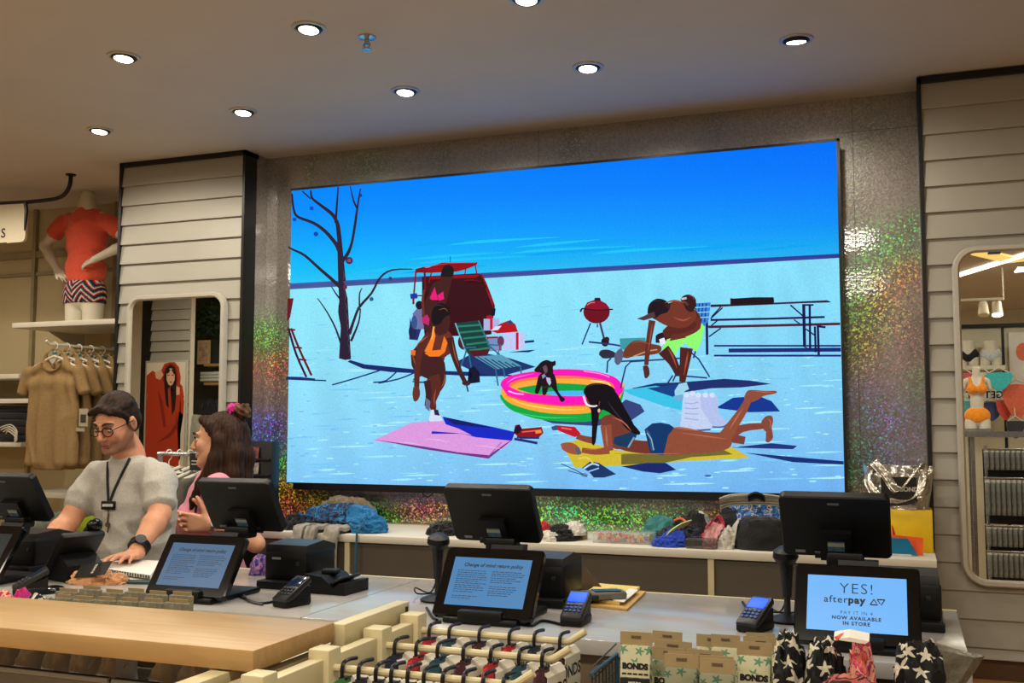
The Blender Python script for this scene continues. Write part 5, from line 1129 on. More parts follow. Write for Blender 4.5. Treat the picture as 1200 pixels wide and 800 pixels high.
tag(obj('red_trim', flat([L_(1046, 631, .07), L_(1050, 628, .07), L_(1047, 618, .07), L_(1045, 614, .07)], .003), mat('red_card', (190, 24, 40), rough=.5), smooth=0), 'small red pointed card in front of the yellow box', 'card').location.z += 0
# silver bag
yb2 = YF+.30; zb = zt+.001
t = thing('silver_tote_bag', 'shiny silver carrier bag sitting on the yellow box', 'bag', (at(1055, 597, Y=yb2).x, yb2, zb))
SILV = mat('silver_foil', (196, 192, 180), rough=.22, metal=.85, var=.06, vs=12, bump=.9, bs=22)
xa, xb = at(1012, 570, Y=yb2).x, at(1096, 570, Y=yb2).x; zt2 = at(1055, 545, Y=yb2).z
def bagfn(u, v):
    a = 2*pi*u; x = cos(a); y = sin(a); sx = abs(x)**.55*(1 if x > 0 else -1); sy = abs(y)**.7*(1 if y > 0 else -1)
    wv_ = .80+.20*v; th = .075*(1-.75*v); k = .012*fold(u*7, v*3, 1.3)
    return V(((xa+xb)/2+sx*(xb-xa)/2*wv_, yb2-.03+sy*th+k, zb+(zt2-zb)*v+.006*nse(u*9, 2, v)))
obj('body', MB().grid(bagfn, 64, 18, closeu=True), SILV, t, smooth=60)
xm = (xa+xb)/2; hd = MB()
ribbon(hd, [(xm-.09, yb2-.06, zt2-.01), (xm-.085, yb2-.09, zt2+.012), (xm-.045, yb2-.105, zt2-.03), (xm-.005, yb2-.11, zt2-.085), (xm+.04, yb2-.105, zt2-.04), (xm+.075, yb2-.09, zt2+.006), (xm+.085, yb2-.06, zt2-.01)], (.012, 0, .010), .003, .002)
ribbon(hd, [(xm-.09, yb2-.075, zt2-.01), (xm-.105, yb2-.1, zt2-.05), (xm-.075, yb2-.112, zt2-.10), (xm+.0, yb2-.116, zt2-.125), (xm+.06, yb2-.112, zt2-.10), (xm+.078, yb2-.1, zt2-.05), (xm+.08, yb2-.08, zt2)], (.013, 0, .006), .003, .002)
obj('handles', hd, SILV, t)
lb = MB().box((xm, yb2-.102, zt2-.08), (.12, .004, .085)); bl = obj('logo_patch', lb, mat('patch_black', (26, 22, 20), rough=.5), t, smooth=0)
bt = MB(); text_mb(bt, 'BONDS', (xm+.002, yb2-.105, zt2-.088), (1, 0, 0), (0, 0, 1), .022, bold=.0008); obj('logo_text', bt, mat('logo_white', (190, 184, 170), rough=.5), bl, smooth=0)
# ================================================================== front display fixture
WOOD = mat('oak_ledge', (182, 148, 98), rough=.38, var=.10, vs=5, stretch=(1, 14, 6), bump=.03, bs=30)
ZS = 1.18; fr = at(301.6, 761, Z=ZS); br = at(391, 728.6, Z=ZS); sx1 = (fr.x+br.x)/2
tag(obj('timber_ledge', MB().span((-3.3, fr.y-.01, ZS-.04), (sx1, br.y, ZS), bev=.003), WOOD), 'thick pale timber ledge in the bottom left corner', 'ledge')
def beam(label, a, b, m=CREAM): return tag(obj('display_beam', MB().span(a, b, bev=.002), m), label, 'beam', 'cream beams of the front display')
p = at(478, 704, Z=1.176)
t = thing('display_beam', 'long cream beam running back along the right end of the timber ledge', 'beam', (p.x, 1.75, 1.13), 0, 'cream beams of the front display')
obj('beam', MB().span((sx1-.012, br.y+.003, 1.128), (sx1+.022, p.y, 1.176), bev=.002), CREAM, t)
obj('slot', MB().span((sx1+.0215, p.y-.022, 1.146), (sx1+.0228, p.y-.010, 1.166)), mat('slot_dark', (50, 40, 28), rough=.6), t)
obj('leg', MB().span((sx1-.01, p.y-.04, 0), (sx1+.018, p.y-.01, 1.13)), CREAM, t); obj('apron', MB().span((sx1-.030, 1.30, 1.07), (sx1-.004, p.y-.04, 1.127)), mat('apron_tan', (176, 160, 128), rough=.5), t)
a = at(262, 779, Z=1.137)
beam('short cream beam poking out under the front of the timber ledge', (a.x, 1.15, 1.095), (a.x+.042, 1.72, 1.137))
t = thing('rail_board', 'cream post and board frame holding the three hanging rails', 'display rail', (-1.08, 2.0, 0))
ys = [2.217, 2.042, 1.822, 1.60]
for i, y in enumerate(ys):
    obj('post', MB().span((-1.108, y-.024, .2), (-1.060, y+.024, 1.158), bev=.004), CREAM, t)
    if i: obj('board', MB().span((-1.100, y+.024, 1.055), (-1.072, ys[i-1]-.024, 1.140), bev=.002), CREAM, t)
obj('foot', MB().span((-1.13, 1.5, 0), (-1.04, 2.26, .2)), CREAM, t)
ZR = 1.12
rail_end = [-.700, -.680, -.680]
for i in range(3):
    y = ys[i]; x1 = rail_end[i]
    obj('rail', MB().tube([(-1.065, y, ZR), (x1-.01, y, ZR), (x1, y, ZR+.003), (x1+.032, y+.004, ZR+.024)], .0078, n=10), CREAM, t)
# ---- carded underwear packs hanging on the rails
CARD = mat('pack_card', (222, 216, 198), rough=.6, var=.03); INK = mat('black_ink', (24, 22, 22), rough=.6); HOOK = mat('hook_plastic', (26, 24, 30), rough=.35)
cloths = [('maroon', (74, 22, 36)), ('red', (184, 30, 40)), ('green', (60, 128, 62)), ('teal', (26, 82, 96)), ('navy', (26, 34, 62))]
def pack(nm, rgb, loc, label):
    t = thing('underwear_pack', label, 'underwear pack', loc, 0, 'carded underwear packs on the rails')
    d = .066
    mb = MB(); mb.prism([(-.015, -.20), (-.0135, -.20), (-.0135, -.034), (0, -.022), (.0135, -.034), (.0135, -.20), (.015, -.20), (.015, -.033), (.003, -.0185), (-.003, -.0185), (-.015, -.033)], (0, -d+.048, 0), (1, 0, 0), (0, 0, 1), (0, 2*d-.048, 0)); mb.span((-.015, -d+.005, -.2), (-.0135, -d+.056, -.085)); mb.span((.0135, -d+.005, -.2), (.015, -d+.056, -.045))
    mb.span((-.014, d-.002, -.2), (.014, d, -.034))
    c = obj('card_sleeve', mb, CARD, t, world=False, smooth=0)
    fb = MB(); heap_mb((0, -.008, 0), (.027, 2*d-.016, .18), 5, mb=fb, rough=.12, freq=2, n=20, top=.5); o = obj('underwear', fb, fabric('pack_'+nm, rgb), t, world=False); o.location = (0, 0, -.198)
    tx = MB(); text_mb(tx, 'BONDS', (.0153, .006, -.076), (0, 1, 0), (0, 0, 1), .036, 'CENTER', bold=.0009)
    for k in range(3): tx.span((.0151, -.05, -.098-k*.012), (.0154, .045-.02*(k % 2), -.095-k*.012))
    obj('printing', tx, INK, c, world=False, smooth=0)
    h = MB(); h.tube(smooth_pts([(0, -.008, -.034), (0, -.0140, -.014), (0, -.0145, .004), (0, -.008, .0145), (0, .010, .0165), (0, .036, .014)], 3), .0042, n=6); h.box((0, -.005, -.016), (.016, .022, .005), bev=.002)
    obj('hook', h, HOOK, t, world=False); return t
protos = {}
hooks = [[495, 530, 565, 600, 629, 676], [467, 492, 517, 547, 579, 612, 648], [398, 425, 445, 463, 482, 501, 523, 547, 570, 596]]
ordw = ['first', 'second', 'third', 'fourth', 'fifth', 'sixth', 'seventh', 'eighth', 'ninth', 'tenth']
rnd = random.Random(12)
for i, hs in enumerate(hooks):
    for j, px in enumerate(hs):
        py = [738+(px-491)*.036, 754+(px-456)*.084, 783+(px-393)*.082][i]
        x = min(max(at(px, py, Y=ys[i]).x, -1.035), rail_end[i]-.020)
        nm, rgb = cloths[(j*2+i*3+rnd.randrange(2)) % 5]
        lb = 'white carded pack of %s underwear, %s from the left on the %s rail' % (nm, ordw[j], ['back', 'middle', 'front'][i])
        loc = V((x, ys[i], ZR)); rz = (-.10, -.14, -.06)[i]
        if nm not in protos: protos[nm] = pack(nm, rgb, loc, lb); protos[nm].rotation_euler = (0, 0, rz)
        else: dup(protos[nm], loc, rz, lb)
# ---- lower ledge with kraft packets and star print garments
ZL = .95
t = thing('display_plinth', 'low display plinth in front of the counter holding packets and garments', 'plinth', (-.2, 2.1, 0))
obj('deck', MB().span((-.66, 1.80, ZL-.03), (cxr-.005, 2.335, ZL)), mat('plinth_deck', (150, 136, 110), rough=.5), t); obj('skirt', MB().span((-.64, 1.84, 0), (cxr-.02, 2.33, ZL-.03)), CREAM, t)
obj('back_panel', MB().span((-.66, 2.327, ZL), (cxr-.05, 2.335, CT-.04)), TAUPE, t)
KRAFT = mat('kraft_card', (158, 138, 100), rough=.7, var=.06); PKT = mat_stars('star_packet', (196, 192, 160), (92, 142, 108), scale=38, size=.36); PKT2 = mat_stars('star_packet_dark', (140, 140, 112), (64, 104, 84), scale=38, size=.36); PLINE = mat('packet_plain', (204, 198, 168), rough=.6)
def packet(x0, x1, yt, Y, label, front=True, rz=0., dark=False, lean=6):
    a = at(x0, yt, Y=Y); b = at(x1, yt, Y=Y); w_ = b.x-a.x; cx = (a.x+b.x)/2; h = a.z-ZL; h = (a.z+b.z)/2-ZL
    t = thing('kraft_packet', label, 'packet', (cx, Y, ZL), rz, 'star printed kraft packets')
    L = Matrix.Rotation(radians(-lean), 4, 'X')
    def tr(mb): mb.M = L; return mb
    hd = .026
    o = tr(MB()); o.box((0, 0, h-hd/2), (w_, .003, hd)); o.box((0, -.002, h-.010), (w_*.3, .002, .005), mi=1)
    obj('header_card', o, [KRAFT, mat('hang_slot', (96, 80, 56), rough=.7)], t, world=False, smooth=0)
    o = tr(MB()); o.box((0, .001, (h-hd)/2+.001), (w_*.97, .020, h-hd-.002), bev=.006)
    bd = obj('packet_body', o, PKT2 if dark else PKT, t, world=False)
    if front:
        o = tr(MB()); o.box((0, -.0095, h-hd-.048), (w_*.9, .0016, .030)); lb = obj('label_panel', o, PLINE, bd, world=False, smooth=0)
        tx = MB(); text_mb(tx, 'BONDS', (0, -.0112, h-hd-.046), (1, 0, 0), (0, 0, 1), w_*.235, 'CENTER', bold=.0011)
        for k in range(5): tx.box(((k-2)*w_*.17, -.0108, h-hd-.056), (w_*.13, .0008, .0032))
        tx.box((0, -.0108, h-hd-.072), (w_*.92, .0008, .015)); tx2 = MB(); text_mb(tx2, 'NATURAL', (0, -.0114, h-hd-.0755), (1, 0, 0), (0, 0, 1), w_*.09, 'CENTER', bold=.0003)
        for q in (tx, tx2): q.v = [L @ p for p in q.v]
        obj('printing', tx, INK, bd, world=False, smooth=0); obj('band_text', tx2, CARD, bd, world=False, smooth=0)
    return t
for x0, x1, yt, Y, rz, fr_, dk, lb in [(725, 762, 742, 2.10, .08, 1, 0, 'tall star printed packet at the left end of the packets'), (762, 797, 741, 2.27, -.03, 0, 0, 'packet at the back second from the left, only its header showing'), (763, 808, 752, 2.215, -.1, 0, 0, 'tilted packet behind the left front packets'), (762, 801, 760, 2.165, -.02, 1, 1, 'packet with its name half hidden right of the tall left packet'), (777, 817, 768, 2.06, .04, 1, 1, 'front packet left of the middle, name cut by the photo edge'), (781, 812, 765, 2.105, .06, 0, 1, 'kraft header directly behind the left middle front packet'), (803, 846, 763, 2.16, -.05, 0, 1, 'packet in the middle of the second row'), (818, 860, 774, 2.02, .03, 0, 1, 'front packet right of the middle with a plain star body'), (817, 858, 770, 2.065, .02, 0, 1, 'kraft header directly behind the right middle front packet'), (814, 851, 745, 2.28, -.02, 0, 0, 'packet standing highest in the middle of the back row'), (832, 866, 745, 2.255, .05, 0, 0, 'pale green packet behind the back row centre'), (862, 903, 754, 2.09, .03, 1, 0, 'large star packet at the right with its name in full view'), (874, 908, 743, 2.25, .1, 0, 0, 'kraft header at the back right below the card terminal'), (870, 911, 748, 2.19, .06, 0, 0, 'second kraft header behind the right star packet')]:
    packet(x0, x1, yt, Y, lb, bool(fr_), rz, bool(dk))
# dark mesh side left of the packets
a = at(722, 752, Y=2.28)
t = thing('mesh_basket', 'dark wire mesh side panel between the underwear rails and the packets', 'basket', (-.615, 2.1, ZL+.001))
GR = mat('mesh_grey', (60, 62, 58), rough=.5); mb = MB()
for k in range(8): y = 2.09+k*.026; mb.cyl((-.615, y, ZL+.001), (-.615, y, 1.085), .0022, n=6)
for k in range(6): mb.cyl((-.615, 2.09, ZL+.02+k*.026), (-.615, 2.28, ZL+.02+k*.028), .0018, n=6)
obj('mesh', mb, GR, t); obj('rim', MB().tube([(-.615, 2.08, 1.087), (-.615, 2.285, 1.087), (-.615, 2.29, ZL+.001)], .004, n=8), mat('rim_blue', (40, 84, 110), rough=.4), t)
STAR = mat_stars('star_fabric', (14, 14, 15), (214, 208, 188), scale=24, size=.42)
MARB = mat_camo('pink_marble', [(226, 130, 110), (206, 60, 110), (238, 176, 150), (170, 40, 90), (230, 120, 100)], 26)
zt_ = 1.062
t = thing('acrylic_tray', 'clear acrylic tray at the bottom right holding star print garments', 'tray', (-.07, 2.07, ZL))
ta, tb = at(908, 790, Y=1.98).x, at(1112, 795, Y=1.98).x
mb = MB(); mb.span((ta, 1.975, ZL+.001), (tb, 1.978, 1.078)); obj('front_wall', mb, CLR, t, smooth=0); obj('front_edge', MB().span((ta, 1.974, 1.078), (tb, 1.979, 1.0805)), mat('acrylic_edge', (168, 170, 160), rough=.2), t)
obj('side_wall', MB().span((ta, 1.978, ZL+.001), (ta+.003, 2.28, 1.078)), CLR, t, smooth=0); obj('side_wall', MB().span((tb-.003, 1.978, ZL+.001), (tb, 2.28, 1.078)), CLR, t, smooth=0)
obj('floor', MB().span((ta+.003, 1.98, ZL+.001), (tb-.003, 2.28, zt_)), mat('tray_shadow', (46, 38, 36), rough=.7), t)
PILE.clear()
def gar(name, x0, x1, ytop, Y, dy, seed, m, label, cat='garment', rough=.3, z=None, freq=2.4, rz=0):
    a = at(x0, 790, Y=Y); b = at(x1, 790, Y=Y); h = at((x0+x1)/2, ytop, Y=Y).z; z = zt_+.0005 if z is None else z
    return tag(obj(name, heap_mb(((a.x+b.x)/2, Y, z), (b.x-a.x, dy, (h-z)/1.08), seed, rough=rough, freq=freq, rz=rz, n=56, top=.62), m), label, cat)
gar('star_briefs', 906, 945, 741, 2.12, .12, 81, STAR, 'black star print garment at the left of the tray', rough=.3)
gar('star_briefs', 944, 991, 747, 2.10, .12, 84, STAR, 'wide black star print garment just left of the pink one', rough=.3)
g_ = gar('pink_garment', 993, 1026, 747, 2.09, .10, 87, MARB, 'pink and peach marbled garment with a white tag', rough=.25)
t = thing('swing_ticket', 'white swing ticket lying across the pink marbled garment', 'tag', at(1000, 752, Y=2.03))
obj('ticket', MB().prism([(0, 0), (.055, -.004), (.062, .001), (.028, .006)], at(977, 749, Y=2.03), (1, 0, 0), (0, 0, 1), (0, .025, .010)), PAPER, t, smooth=0); obj('string', MB().tube([at(980, 748, Y=2.03), at(990, 743, Y=2.05), at(1002, 742, Y=2.06), at(1010, 748, Y=2.05)], .0045), MARB, t)
gar('star_garment', 1046, 1108, 752, 2.11, .13, 91, STAR, 'black star print garment standing at the right of the tray', rough=.38, freq=1.7)
gar('pink_lining', 955, 1040, 792, 2.005, .035, 93, mat_camo('pink_lining', [(200, 130, 110), (96, 50, 50), (190, 100, 100), (60, 36, 36)], 30), 'pink patterned cloth lying inside the front of the tray')
p = at(1118, 790, Y=2.2)
mb = MB(); pl = [at(x, y, Y=2.16+.0008*(x-1090)) for x, y in ((1086, 756), (1104, 762), (1142, 771), (1130, 790), (1118, 806), (1090, 806))]
vs = [*pl, *[q+V((.02, .03, 0)) for q in pl]]; mb.add(vs, [[0, 1, 2, 3, 4, 5], [11, 10, 9, 8, 7, 6]]+[[(i+1) % 6, i, 6+i, 6+(i+1) % 6] for i in range(6)])
tag(obj('plastic_bag', mb, mat('grey_bag', (116, 112, 98), rough=.3, var=.2, vs=30, bump=.8, bs=40), smooth=0), 'grey crinkled plastic bag sticking out at the right end of the tray', 'bag')
# ---- small sock boxes and bright rolls behind the timber ledge
SOCK = mat('sock_card', (122, 116, 94), rough=.6, var=.35, vs=90); zk = 1.085
t = thing('rear_ledge', 'narrow shelf behind the timber ledge', 'shelf', (-2.1, 2.1, 0))
obj('board', MB().span((-3.2, 1.96, zk-.02), (-1.16, 2.34, zk)), CREAM, t); obj('support', MB().span((-3.18, 2.0, 0), (-1.18, 2.04, zk-.02)), CREAM, t)
def sockbox(x0, x1, yt, Y, label, first=[None]):
    a, b = at(x0, yt, Y=Y), at(x1, yt, Y=Y); w_ = b.x-a.x; h = (a.z+b.z)/2-zk
    t = thing('sock_box', label, 'box', ((a.x+b.x)/2, Y, zk), 0, 'small sock boxes behind the timber ledge')
    obj('carton', MB().box((0, 0, h/2), (w_*.96, .014, h), bev=.003), SOCK, t, world=False)
    obj('label', MB().box((w_*.1, -.0075, h*.62), (w_*.5, .001, h*.3)), mat('sock_label', (176, 166, 134), rough=.6, var=.3, vs=200), t, world=False, smooth=0)
    obj('header', MB().box((0, .004, h+.002), (w_*.8, .002, .012), rot=(8, 0, 0)), KRAFT, t, world=False, smooth=0)
for i, (x0, x1, yt) in enumerate([(65, 84, 700), (86, 110, 702), (113, 136, 703), (139, 162, 704), (165, 192, 705), (194, 222, 706)]): sockbox(x0, x1, yt, 2.02, 'small grey sock box, %s from the left in the front row' % ordw[i])
for i, (x0, x1, yt) in enumerate([(66, 92, 693), (94, 119, 690), (121, 145, 694), (147, 170, 693), (172, 196, 696), (199, 226, 697)]): sockbox(x0, x1, yt, 2.10, 'small grey sock box, %s from the left in the back row' % ordw[i])
for x0, x1, yt, m, lb, sd in ((-6, 14, 693, MARB, 'peach print roll at the left edge behind the timber ledge', 1), (17, 35, 691, fabric('magenta', (190, 30, 120)), 'magenta roll behind the timber ledge', 2), (36, 50, 696, mat_stripes('bw_roll', (226, 222, 212), (30, 28, 30), .012, 'X'), 'white roll with black stripes behind the timber ledge', 3), (51, 64, 702, SOCK, 'speckled roll left of the sock boxes', 5)):
    a, b = at(x0, yt, Y=2.05), at(x1, yt, Y=2.05); tag(obj('sock_roll', heap_mb(((a.x+b.x)/2, 2.05, zk), (b.x-a.x, .07, a.z-zk), 100+sd, rough=.2, n=24), m), lb, 'socks')
# ---- bins of plastic bags under the timber ledge
BIN = mat('bin_grey', (112, 108, 98), rough=.45)
for i, (x0, x1) in enumerate(((-60, 128), (132, 262))):
    a, b = at(x0, 788, Y=1.74), at(x1, 797, Y=1.74)
    t = thing('storage_bin', 'grey bin under the timber ledge, %s' % ('the left of two' if i == 0 else 'the right of two beside the short beam'), 'bin', ((a.x+b.x)/2, 1.84, .7))
    y0 = 1.74; zr0 = at(60, 787, Y=1.74).z; xa, xb = (a.x if i == 0 else lastx+.008), min(b.x, -1.22 if i else 9); lastx = xb
    mb = MB(); mb.span((xa, y0, .7), (xb, y0+.012, zr0)); mb.span((xa, y0+.188, .7), (xb, y0+.2, 1.05)); mb.span((xa, y0, .7), (xa+.01, y0+.2, 1.05)); mb.span((xb-.01, y0, .7), (xb, y0+.2, 1.05)); mb.span((xa, y0, .7), (xb, y0+.2, .71))
    obj('tub', mb, BIN, t); obj('false_floor', MB().span((xa+.01, y0+.012, .94), (xb-.01, y0+.188, .95)), BIN, t); obj('rim', MB().span((xa, y0-.006, zr0-.010), (xb, y0+.012, zr0), bev=.003), mat('bin_rim', (140, 136, 124), rough=.4), t)
    n = 5 if i == 0 else 3
    for k in range(n):
        c = V((xa+.03+(xb-xa-.06)*(k+.5)/n, y0+.098+.004*(k % 2), .9505))
        tag(obj('plastic_bag', heap_mb(c, ((xb-xa)/n*.80, .135, .168+.010*(k % 2)), 110+k+10*i, rough=.22, freq=1.8), mat('white_plastic', (238, 236, 232), rough=.3, var=.04, bump=.6, bs=25)), 'crumpled white plastic bag, %s from the left in the %s bin' % (ordw[k], ('left', 'right')[i]), 'bag', 'plastic bags in the bins')
t = thing('bin_stand', 'board under the grey bins', 'stand', (-2, 1.78, 0)); obj('board', MB().span((-3.2, 1.6, .67), (-1.18, 1.94, .6995)), CREAM, t); obj('leg', MB().span((-2.2, 1.7, 0), (-2.1, 1.9, .67)), CREAM, t)
# ================================================================== the two people
SKINM = mat_attr('skin', rough=.5, sss=.12, var=.05, bs=70)
HAIRM = mat_attr('hair', rough=.6, spec=.2)
def head_prims(S, T, k=1., male=True):
    """T puts the head: origin mid-head, face towards -Y, person's left +X"""
    S.T = T @ Matrix.Scale(k, 4); s = 1.
    def E(c, r, kk=.012, **q): S.ell(c, tuple(x*s for x in r), k=kk, **q)
    def Cc(a, b, ra, rb=None, kk=.01, **q): S.cap(a, b, ra*s, None if rb is None else rb*s, kk, **q)
    E((0, .014, .034), (.076, .096, .084)); E((0, -.030, -.030), (.060, .064, .082), .02)
    for x in (-1, 1):
        Cc((x*.050, .0, -.045), (x*.018, -.074, -.096), .024, .017, .022)
        E((x*.038, -.066, -.022), (.024, .022, .026), .015)
        Cc((x*.012, -.093, .026), (x*.044, -.080, .027), .010, .009, .012)
        E((x*.079, .012, -.004), (.009, .021, .032), .006); E((x*.084, .006, -.002), (.006, .010, .018), .004, sub=True)
    E((0, -.082, -.098), (.022 if male else .018, .018, .016), .015)
    for x in (-1, 1): E((x*.031, -.108, .006), (.017, .017, .011), .012, sub=True)
    Cc((0, -.096, .014), (0, -.117, -.030), .0075, .0115, .008)
    for x in (-1, 1): E((x*.011, -.106, -.034), (.008, .010, .007), .006)
    Cc((-.016, -.094, -.061), (.016, -.094, -.061), .0062, kk=.006); Cc((-.014, -.094, -.070), (.014, -.094, -.070), .0068, kk=.006)
    Cc((0, .012, -.050), (0, .035, -.15), .056 if male else .046, .060 if male else .050, .02)
    S.T = Matrix.Identity(4)
def hand_prims(S, wrist, d, n, side, curl=(.3, .35, .4, .45), bend0=(.2,)*4, thumb=(.5, .3), k=1., spread=.06):
    """palm, four unequal fingers with knuckle bends, thumb from the side of the palm. d: direction, n: palm normal, side: towards the thumb"""
    W = V(wrist); d = V(d).normalized(); n = V(n); n = (n-d*n.dot(d)).normalized(); side = V(side); side = (side-d*side.dot(d)-n*side.dot(n)).normalized()
    tips = []
    offs = (.030, .010, -.010, -.028); lens = ((.042, .026, .021), (.046, .029, .022), (.042, .027, .021), (.034, .021, .018)); rad = (.0088, .0092, .0088, .0076); kn = (.086, .090, .086, .078)
    for i in range(4):
        K = W+(d*kn[i]+side*offs[i])*k
        S.cap(W+side*offs[i]*.55*k, K, .0145*k, .0115*k, .010)
        p = K; a = bend0[i]; sp = side*spread*(1.5-i)
        for j in range(3):
            dv = (d*cos(a)+n*sin(a)+sp*.6).normalized(); q = p+dv*lens[i][j]*k
            S.cap(p, q, rad[i]*k*(1-.08*j)*.95, rad[i]*k*(.94-.1*j)*.95, .0015); p = q; a += curl[i]*(1.2 if j == 0 else .9)
        tips.append((p, dv, n))
    B = W+(d*.020+side*.024+n*.006)*k
    t1 = B+(d*cos(thumb[0])+side*sin(thumb[0])).normalized()*.042*k
    t2 = t1+(d*cos(thumb[1])+side*sin(thumb[1])+n*.15).normalized()*.032*k
    t3 = t2+(d*cos(thumb[1]-.15)+side*sin(thumb[1]-.15)+n*.2).normalized()*.026*k
    S.cap(W+side*.012*k, B, .016*k, .015*k, .01); S.cap(B, t1, .015*k, .0115*k, .008); S.cap(t1, t2, .0112*k, .010*k, .004); S.cap(t2, t3, .010*k, .008*k, .004)
    tips.append((t3, (t3-t2).normalized(), side)); return tips
def hair_col(base, hi, f=(55, 55, 5), seed=0.):
    b = np.array(lin(base)); h = np.array(lin(hi))
    def fn(P):
        t = np.array([noise.noise(V((p[0]*f[0]+seed, p[1]*f[1], p[2]*f[2]))) for p in P]); t = np.clip(.45+t*.9, 0, 1)[:, None]
        return b*(1-t)+h*t
    return fn
def wrinkles(dirs, amp):
    def f(G):
        o = 0
        for (a, b, c, ph, w) in dirs:
            q = G[..., 0]*a+G[..., 1]*b+G[..., 2]*c+ph; q = q+1.2*np.sin(G[..., 0]*13+G[..., 2]*9+ph)
            o = o+w*np.abs(np.sin(q))
        return amp*(o-.5*sum(d[4] for d in dirs))
    return f
def head_frame(c, yaw, pitch, roll=0.): return Matrix.Translation(c) @ Euler((0, 0, radians(yaw))).to_matrix().to_4x4() @ Euler((radians(pitch), 0, 0)).to_matrix().to_4x4() @ Euler((0, radians(roll), 0)).to_matrix().to_4x4()
def face_parts(root, HT, k, iris, brow, male):
    M_ = HT @ Matrix.Scale(k, 4)
    for x in (-1, 1):
        b = MB(); b.M = M_; b.ell((x*.031, -.0845, .004 if not male else .0), (.0135, .0115, .0095 if not male else .0060), n=16)
        e = obj('eye', b, mat('eye_white', (206, 196, 184), rough=.25, var=.02), root)
        b = MB(); b.M = M_; b.ell((x*.031, -.0948, .003 if not male else -.003), (.0056, .002, .0056 if not male else .0030), n=12); obj('iris', b, mat('iris_'+iris, {'b': (52, 34, 22), 'h': (60, 70, 60)}[iris], rough=.1), e)
        b = MB(); b.M = M_; b.tube(smooth_pts([(x*.016, -.092, .009), (x*.024, -.0985, .0135), (x*.034, -.0975, .0135), (x*.046, -.088, .008)], 3), .0022 if male else .0026, n=6); obj('eyelash', b, mat('lash', (30, 18, 14), rough=.6), e)
        b = MB(); b.M = M_; b.tube(smooth_pts([(x*.012, -.1035, .026), (x*.026, -.1015, .033), (x*.040, -.092, .032), (x*.051, -.078, .026)], 3), [.0030, .0036, .0040, .0042, .0042, .0040, .0034, .0030, .0026, .0020], n=6, flat=1.6); obj('eyebrow', b, mat('brow_'+iris, brow, rough=.8), root)
# ------------------------------------------------------------------ man
KM = .87; mh = at(136, 496, Y=3.12)
HT = head_frame(mh, 4, 20, 0)
nb = at(151, 536, Y=3.20)
shR = at(112, 562, Y=3.20); shL = at(187, 560, Y=3.17)
elR = at(80, 612, Y=3.10); wrR = at(47, 648, Y=2.95); wrR.z = max(wrR.z, 1.148); elL = at(187, 603, Y=3.10); wrL = at(160, 645, Z=1.156)
cx_ = (shR.x+shL.x)/2+.012; cy_ = 3.22
S = SDF(); head_prims(S, HT, KM)
S.cap(HT @ V((0, .03, -.09)), nb, .045, .047, .02); S.cap(nb, (cx_, cy_, 1.30), .05, .10, .04)
S.ell((cx_, cy_, 1.25), (.140, .092, .16), k=.04); S.ell((cx_, cy_, 1.05), (.138, .095, .20), k=.04); S.ell((cx_, cy_+.01, .92), (.155, .11, .13), k=.04)
S.cap(nb+V((0, 0, -.04)), shR, .036, .038, .03); S.cap(nb+V((0, 0, -.04)), shL, .036, .038, .03)
for sh, el, wr in ((shR, elR, wrR), (shL, elL, wrL)):
    m_ = sh.lerp(el, .45); S.chain([sh, m_, el], [.042, .045, .040], .012); f_ = el.lerp(wr, .3); S.chain([el, f_, wr], [.040, .041, .027], .012)
tl = at(141, 667, Z=1.110); tr_ = wrR+V((-.05, -.09, 0))
tipsL = hand_prims(S, wrL+V((0, 0, -.012)), V((tl.x, tl.y, 1.148))-(wrL+V((0, 0, -.012))), (0, 0, -1), (V((tl.x, tl.y, 0))-V((wrL.x, wrL.y, 0))).cross(V((0, 0, 1))), curl=(.20, .22, .22, .24), bend0=(-.04, -.06, -.04, -.0), thumb=(.75, .45), k=1.0, spread=.12)
tipsR = hand_prims(S, wrR+V((0, 0, -.012)), V((tr_.x, tr_.y, wrR.z-.004))-(wrR+V((0, 0, -.012))), (0, 0, -1), -(V((tr_.x, tr_.y, 0))-V((wrR.x, wrR.y, 0))).cross(V((0, 0, 1))), curl=(.10, .12, .12, .14), bend0=(.16,)*4, thumb=(.75, .45))
for x in (-1, 1):
    S.chain([(cx_+x*.085, cy_+.01, .90), (cx_+x*.095, cy_+.0, .50), (cx_+x*.10, cy_+.02, .09)], [.085, .058, .040], .02); S.cap((cx_+x*.10, cy_+.03, .042), (cx_+x*.11, cy_-.13, .034), .038, .03, .02)
vs, fs = S.mesh(.0044)
HTi = np.array((HT @ Matrix.Scale(KM, 4)).inverted())
